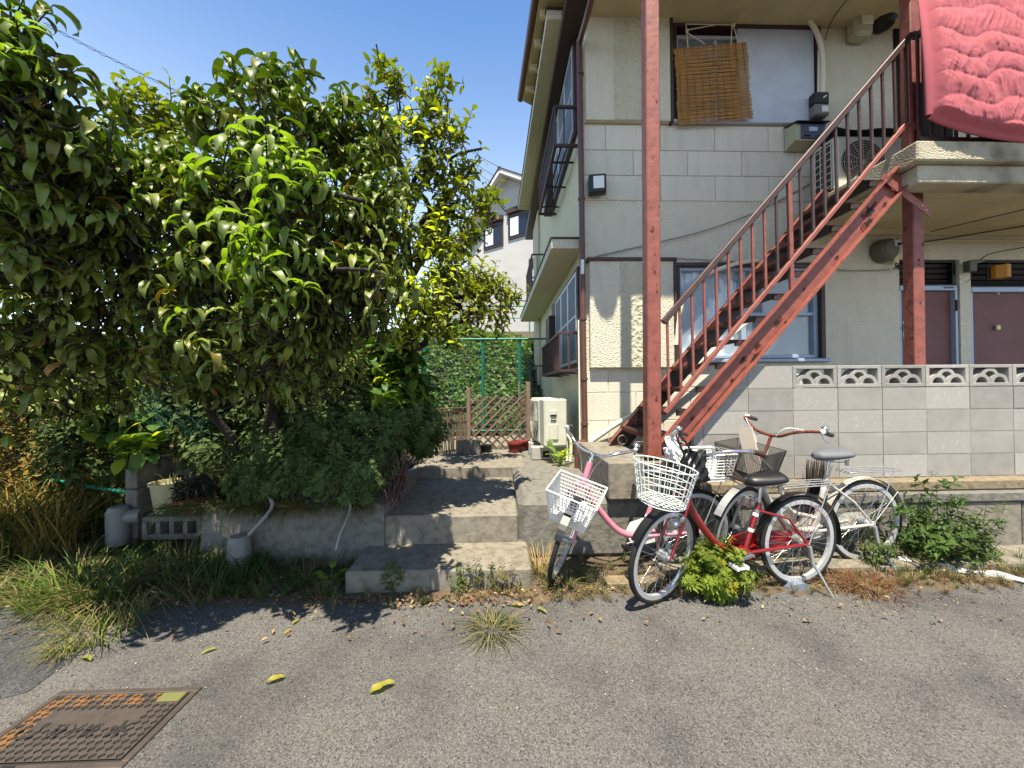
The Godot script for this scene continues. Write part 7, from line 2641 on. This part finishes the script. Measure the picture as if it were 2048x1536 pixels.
	grass("grass_clump", "flat round grass tuft alone in the middle of the road", Vector3(-0.054, 0.000, -2.263), 0.11, 190, 0.12, Color(0.079, 0.099, 0.040), 1.9, "", 0.3)
	grass("grass_clump", "tuft of spiky green leaves against the block wall behind the bag", Vector3(1.765, 0.763, -3.200), 0.03, 30, 0.20, Color(0.046, 0.086, 0.026), 0.6, "", 0.0)
	grass("straw_heap", "dry straw between the bottom step and the pink bicycle's front wheel", Vector3(0.281, 0.000, -2.919), 0.10, 170, 0.26, Color(0.277, 0.205, 0.099), 0.7, "", 0.0, "straw")
	grass("grass_clump", "green and straw grass under the pink bicycle's front wheel", Vector3(0.438, 0.000, -2.695), 0.14, 130, 0.17, Color(0.079, 0.099, 0.033), 1.0, "", 0.5)
	grass("grass_clump", "long grass growing through the red bicycle's frame", Vector3(1.619, 0.112, -2.850) * Vector3(1, 0, 1), 0.12, 90, 0.42, Color(0.059, 0.086, 0.026), 0.8, "", 0.25)
	grass("dead_weed", "rust-red dead weed lying on the road edge below the white bicycle", Vector3(2.497, 0.000, -2.563), 0.14, 110, 0.18, Color(0.12, 0.05, 0.025), 1.5, "", 0.0, "plant")
	grass("straw_heap", "dry brown straw on the verge between the red and white bicycles' rear wheels", Vector3(2.432, 0.000, -2.701), 0.2, 230, 0.10, Color(0.211, 0.132, 0.059), 1.9, "", 0.0, "straw")
	leafy_plant("weed", "lone bright green leafy weed left of the bottom step", "plant", Vector3(-1.213, 0.000, -2.829), 15, 0.09, 0.12, Color(0.086, 0.152, 0.026), 0.62)
	weed("yellow-green weed growing against the bottom step, left of centre", Vector3(-0.758, 0.000, -2.752), 0.20, 36, 0.080, Color(0.099, 0.132, 0.030), oval)
	weed("small bushy weed in the middle of the bottom step's front", Vector3(-0.252, 0.000, -2.715), 0.24, 30, 0.072, Color(0.086, 0.125, 0.030), oval)
	weed("small weed with dark stalks right of the bottom step's middle", Vector3(-0.113, 0.000, -2.695), 0.20, 22, 0.072, Color(0.099, 0.112, 0.033), oval)
	weed("small yellowing weed near the right end of the bottom step", Vector3(0.051, 0.000, -2.680), 0.20, 28, 0.072, Color(0.132, 0.112, 0.026), oval)
	weed("bright lime green weed bush in front of the red bicycle", Vector3(1.396, 0.000, -2.553), 0.36, 210, 0.115, Color(0.175, 0.235, 0.030), cut)
	weed("shrub with fresh green leaves growing along the ledge right of the white bicycle", Vector3(3.422, 0.066, -2.950) * Vector3(1, 0, 1), 0.68, 230, 0.13, Color(0.056, 0.102, 0.020), oval)
	weed("sparse creeper climbing through the white bicycle's rear wheel", Vector3(2.848, 0.066, -2.980) * Vector3(1, 0, 1), 0.5, 60, 0.09, Color(0.066, 0.099, 0.023), oval)
	weed("low spreading weed on the verge at the right edge under the shrub", Vector3(3.746, 0.000, -2.951), 0.22, 60, 0.10, Color(0.059, 0.099, 0.023), oval)
	weed("pale weed growing up between the red bicycle's wheels", Vector3(1.708, 0.313, -2.900) * Vector3(1, 0, 1), 0.55, 50, 0.08, Color(0.073, 0.112, 0.026), cut)
	b = MB.new()
	var q := Vector3(2.709, 0.711, -3.180)
	b.tube(curve([q + Vector3(-0.04, -0.3, 0), q, q + Vector3(0.03, 0.12, 0)], 4), 0.003, 4)
	for k in 14:
		b.ball(q + Vector3(0.03, 0.13, 0) + rv() * 0.025, Vector3.ONE * 0.008, 3, 5)
	lone("dry_flower", "thin dry flower stalk standing above the grey saddle", "plant", b, M.wire_pale)

func weed(label: String, at: Vector3, h: float, n: int, s: float, col: Color, mesh: ArrayMesh) -> void:
	var o := thing("weed", label, "plant", at)
	var b := MB.new()
	var xs := []
	var cs := []
	var w := h * (0.42 if h < 0.45 else 0.60)
	var stems := maxi(3, n / 14)
	for g in stems:
		var a := rf(0, TAU)
		var q := w * sqrt(rng.randf())
		var top := Vector3(cos(a) * q, h * rf(0.45, 1.08) * (1.0 - 0.45 * q / w), sin(a) * q * 0.7)
		var pts := [Vector3(top.x * 0.12, 0, top.z * 0.12), Vector3(top.x * 0.45, top.y * 0.5, top.z * 0.45), top]
		b.tube(pts, [0.004, 0.003, 0.0015], 4, false)
		for k in int(n / stems):
			var t := pow(rf(0.12, 1.0), 0.8)
			var p: Vector3 = (pts[0] as Vector3).lerp(pts[1], minf(1.0, t * 2.0)) if t < 0.5 else (pts[1] as Vector3).lerp(pts[2], t * 2.0 - 1.0)
			p += rv() * s * 0.7
			p.y = maxf(p.y, 0.01)
			var up := (Vector3.UP * 0.9 + Vector3(p.x, 0, p.z).normalized() * 0.6 + rv() * 0.6).normalized()
			var sd := up.cross(rv()).normalized()
			xs.append(Transform3D(Basis(sd, up, sd.cross(up)).scaled(Vector3.ONE * s * rf(0.45, 1.35)), p))
			var f := rf(0.65, 1.35)
			cs.append(Color(col.r * f, col.g * f, col.b * f) if rng.randf() > 0.06 else Color(col.r * 1.6, col.g * 1.1, col.b))
	pl(o, "stem", b, M.bark)
	many(o, "foliage", mesh, M.leaf_soft, xs, cs)

# ---------------------------------------------------------------- on the road
func build_road_things() -> void:
	# cast iron hydrant cover
	var x0 := -2.055
	var x1 := -1.41
	var z0 := 1.50
	var z1 := 1.895
	var o := thing("hydrant_cover", "rectangular cast iron hydrant cover with worn orange paint in the asphalt", "manhole cover", Vector3((x0 + x1) / 2, 0, -(z0 + z1) / 2))
	var b := MB.new()
	var fw := 0.028
	b.span(x0, x1, -0.02, 0.009, z0, z0 + fw, 0.003)
	b.span(x0, x1, -0.02, 0.009, z1 - fw, z1, 0.003)
	b.span(x0, x0 + fw, -0.02, 0.009, z0 + fw, z1 - fw, 0.003)
	b.span(x1 - fw, x1, -0.02, 0.009, z0 + fw, z1 - fw, 0.003)
	pt(o, "frame", b, M.iron)
	b = MB.new()
	b.span(x0 + fw, x1 - fw, 0.001, 0.0035, z0 + fw, z1 - fw)
	pt(o, "cover_bed", b, M.iron_pit)
	# plate with rows of lozenge pits
	var a0 := x0 + fw + 0.008
	var a1 := x1 - fw - 0.008
	var d0 := z0 + fw + 0.008
	var d1 := z1 - fw - 0.008
	var nx := 17
	var nz := 11
	var plate := MB.new()
	var orange := MB.new()
	var y := 0.0095
	for i in nx:
		for j in nz:
			var ca := lerpf(a0, a1, float(i) / nx)
			var cb := lerpf(a0, a1, float(i + 1) / nx)
			var da := lerpf(d0, d1, float(j) / nz)
			var db := lerpf(d0, d1, float(j + 1) / nz)
			var c := Vector3((ca + cb) / 2, y, -(da + db) / 2)
			var lime := i >= nx - 3 and j >= nz - 2
			var words := j >= 5 and j <= 7 and i >= 2 and i <= 13
			var pit := 0.0 if words or lime else 0.80
			var target := plate
			if (j >= nz - 2 and (i < 6 or i % 3 != 0) and not lime and rng.randf() < 0.55) or (i <= 1 and rng.randf() < 0.6 and j > 1):
				target = orange
			var co := [Vector3(ca, y, -da), Vector3(cb, y, -da), Vector3(cb, y, -db), Vector3(ca, y, -db)]
			if pit == 0.0:
				target.quad(co[0], co[1], co[2], co[3])
				continue
			var hw := (cb - ca) * 0.5 * pit
			var hd := (db - da) * 0.5 * 0.92
			var sk := hw * 0.25
			var di := [c + Vector3(-sk, 0, hd), c + Vector3(hw, 0, 0), c + Vector3(sk, 0, -hd), c + Vector3(-hw, 0, 0)]
			for k in 4:
				var n := (k + 1) % 4
				target.tri(co[k], di[k], di[(k + 3) % 4])
				target.tri(co[k], co[n], di[k])
				target.quad(di[k], di[n], di[n] + Vector3(0, -0.006, 0), di[k] + Vector3(0, -0.006, 0))
	pt(o, "cover_plate", plate, M.iron)
	pt(o, "orange_paint", orange, M.iron_orange)
	b = MB.new()
	b.box(Vector3(a1 - 0.055, 0.0115, -(d1 - 0.028)), Vector3(0.10, 0.004, 0.05), 0.001)
	pt(o, "lime_tab", b, M.iron_lime)
	# raised characters for fire hydrant and the emblem, read from the far side
	b = MB.new()
	var strokes := [
		[[0.1, 0.9, 0.2, 0.75], [0.05, 0.6, 0.18, 0.48], [0.05, 0.05, 0.25, 0.35], [0.62, 1.0, 0.62, 0.7], [0.4, 0.95, 0.5, 0.75], [0.85, 0.95, 0.75, 0.75], [0.4, 0.65, 0.9, 0.65], [0.4, 0.65, 0.4, 0.0], [0.9, 0.65, 0.9, 0.0], [0.4, 0.42, 0.9, 0.42], [0.4, 0.22, 0.9, 0.22]],
		[[0.5, 1.0, 0.48, 0.55], [0.48, 0.55, 0.1, 0.0], [0.5, 0.55, 0.95, 0.0], [0.15, 0.75, 0.25, 0.5], [0.88, 0.78, 0.72, 0.52]],
		[[0.2, 1.0, 0.2, 0.0], [0.0, 0.7, 0.4, 0.7], [0.2, 0.65, 0.02, 0.25], [0.2, 0.6, 0.38, 0.4], [0.68, 1.0, 0.42, 0.65], [0.68, 1.0, 0.98, 0.65], [0.52, 0.58, 0.86, 0.58], [0.52, 0.33, 0.86, 0.33], [0.45, 0.03, 0.95, 0.03], [0.69, 0.58, 0.69, 0.03]]]
	for k in 3:
		for s: Array in strokes[k]:
			# turned round: the reader stands on the far side
			var gx := -1.660 - k * 0.068
			var gz := -1.668
			var p := Vector3(gx - s[0] * 0.056, 0.0105, gz - 0.03 + s[1] * 0.06)
			var q := Vector3(gx - s[2] * 0.056, 0.0105, gz - 0.03 + s[3] * 0.06)
			b.bar(p, q, 0.006, 0.003)
	pt(o, "lettering", b, M.iron_pit)
	b = MB.new()
	for k in 6:
		var an := TAU * k / 6.0 + 0.3
		var e := Vector3(cos(an), 0, sin(an))
		b.bar(Vector3(-1.575, 0.0105, -1.668) + e * 0.006, Vector3(-1.575, 0.0105, -1.668) + e * 0.042, 0.013, 0.003)
	pt(o, "emblem", b, M.iron_pit)
	b = MB.new()
	var seg := []
	for k in 15:
		var an := TAU * k / 18.0 - 0.6
		seg.append(Vector3(-1.935 + cos(an) * 0.04, 0.0105, -1.668 + sin(an) * 0.03))
	b.tube(seg, 0.005, 5)
	b.box(Vector3(-1.90, 0.0105, -1.70), Vector3(0.02, 0.003, 0.02))
	pt(o, "ring_mark", b, M.iron_pit)
	b = MB.new()
	b.span(-1.86, -1.81, 0.0092, 0.0105, z0 + 0.004, z0 + 0.022)
	pt(o, "key_slot", b, M.void)
	# yellow leaves on the road
	var lm := leaf_mesh(0.32, 0.25, -0.3, 5, 0.5, 0.05)
	var ye := (M.leaf_soft as StandardMaterial3D).duplicate() as StandardMaterial3D
	ye.vertex_color_use_as_albedo = false
	ye.albedo_color = Color(0.27, 0.235, 0.035).linear_to_srgb()
	var gr := ye.duplicate() as StandardMaterial3D
	gr.albedo_color = Color(0.20, 0.21, 0.06).linear_to_srgb()
	var spots := [Vector3(-0.608, 0.000, -1.812), Vector3(-1.051, 0.000, -1.935), Vector3(-1.541, 0.000, -2.166), Vector3(-1.242, -0.000, -2.364), Vector3(-1.220, 0.000, -2.316), Vector3(-2.122, 0.000, -2.096), Vector3(-3.111, 0.000, -2.787), Vector3(-2.295, 0.000, -2.179), Vector3(0.149, 0.000, -2.494), Vector3(0.216, 0.000, -2.463)]
	var names := ["biggest long yellow fallen leaf in the middle of the road", "curled yellow fallen leaf left of the biggest one", "oval yellow-green fallen leaf on the road in front of the planter", "bright yellow fallen leaf at the edge of the tree's shadow", "orange-yellow fallen leaf touching the bright yellow one", "pale torn leaf on the road beside the creeping grass trail", "yellow leaf beside the tall left grass clump", "pale green leaf under the tall left grass clump", "green-yellow leaf lying below the dry straw by the step", "second green-yellow leaf lying below the dry straw, nearer the bicycles"]
	for k in spots.size():
		var f := MeshInstance3D.new()
		f.name = numbered("fallen_leaf")
		f.mesh = lm
		f.material_override = gr if k in [2, 5, 7, 8, 9] else ye
		add_child(f)
		f.position = spots[k] + Vector3(0, 0.012, 0)
		f.rotation = Vector3(rf(-0.2, 0.2), rf(0, TAU) if k > 0 else 0.5, rf(-0.1, 0.1))
		f.scale = Vector3.ONE * [0.12, 0.085, 0.07, 0.06, 0.05, 0.09, 0.07, 0.08, 0.11, 0.09][k]
		tag(f, names[k], "leaf", "fallen leaves on the road")
	# lid in the grass
	var p := Vector3(-3.545, 0.000, -2.964)
	o = thing("tin_lid", "white and red round tin lid lying on the asphalt at the left edge", "lid", p)
	b = MB.new()
	b.lathe([Vector2(0.0, 0.0), Vector2(0.062, 0.0), Vector2(0.064, 0.014), Vector2(0.058, 0.014)], Transform3D(Basis(), p + Vector3(0, 0.004, 0)), 24)
	pt(o, "rim", b, M.bike_red)
	b = MB.new()
	b.lathe([Vector2(0.058, 0.0165), Vector2(0.0, 0.0165)], Transform3D(Basis(), p + Vector3(0, 0.002, 0)), 24)
	pt(o, "top", b, M.plastic_sheet)
	# stone that chocks the red wheel, plastic strip on the verge
	p = Vector3(2.019, 0.000, -2.672)
	b = MB.new()
	b.prism(PackedVector2Array([Vector2(-0.075, 0), Vector2(0.08, 0), Vector2(0.07, 0.035), Vector2(0.03, 0.055), Vector2(-0.05, 0.05)]), 0.09, Transform3D(Basis(Vector3.UP, 0.2), p + Vector3(0, -0.004, -0.02)))
	lone("stone", "blue-grey stone wedged under the red bicycle's rear tyre", "stone", b, M.stone)
	b = MB.new()
	var s0 := Vector3(3.087, 0.000, -2.958)
	var s1 := Vector3(3.698, 0.000, -2.591)
	b.sheet(func(u: float, v: float) -> Vector3:
		var q := s0.lerp(s1, u) + Vector3(0, 0.03 + 0.012 * sin(u * 17.0 + v * 3.0), (0.5 - v) * 0.12 * (0.6 + 0.4 * sin(u * 5.0 + 1.0)))
		q.y += 0.02 * cos((v - 0.5) * 6.0)
		return q, 30, 6)
	lone("plastic_strip", "long strip of torn translucent plastic lying on the verge at the right", "plastic", b, M.plastic_sheet)
	b = MB.new()
	b.span(0.731, 1.124, -0.01, 0.045, 2.68, 2.80, 0.006)
	lone("kerb_block", "short concrete slab on the verge under the red bicycle's front wheel", "block", b, M.concrete_tan)
	b = MB.new()
	for k in 7:
		b.bar(Vector3(0.689, 0.030, -2.835) + Vector3(0.014 * k, 0.03, 0), Vector3(0.630, 0.000, -2.653) + Vector3(0.014 * k, 0.0, 0), 0.006, 0.01)
	lone("drain_grate", "small rusty bar grate lying beside the kerb slab", "grate", b, M.black_metal)
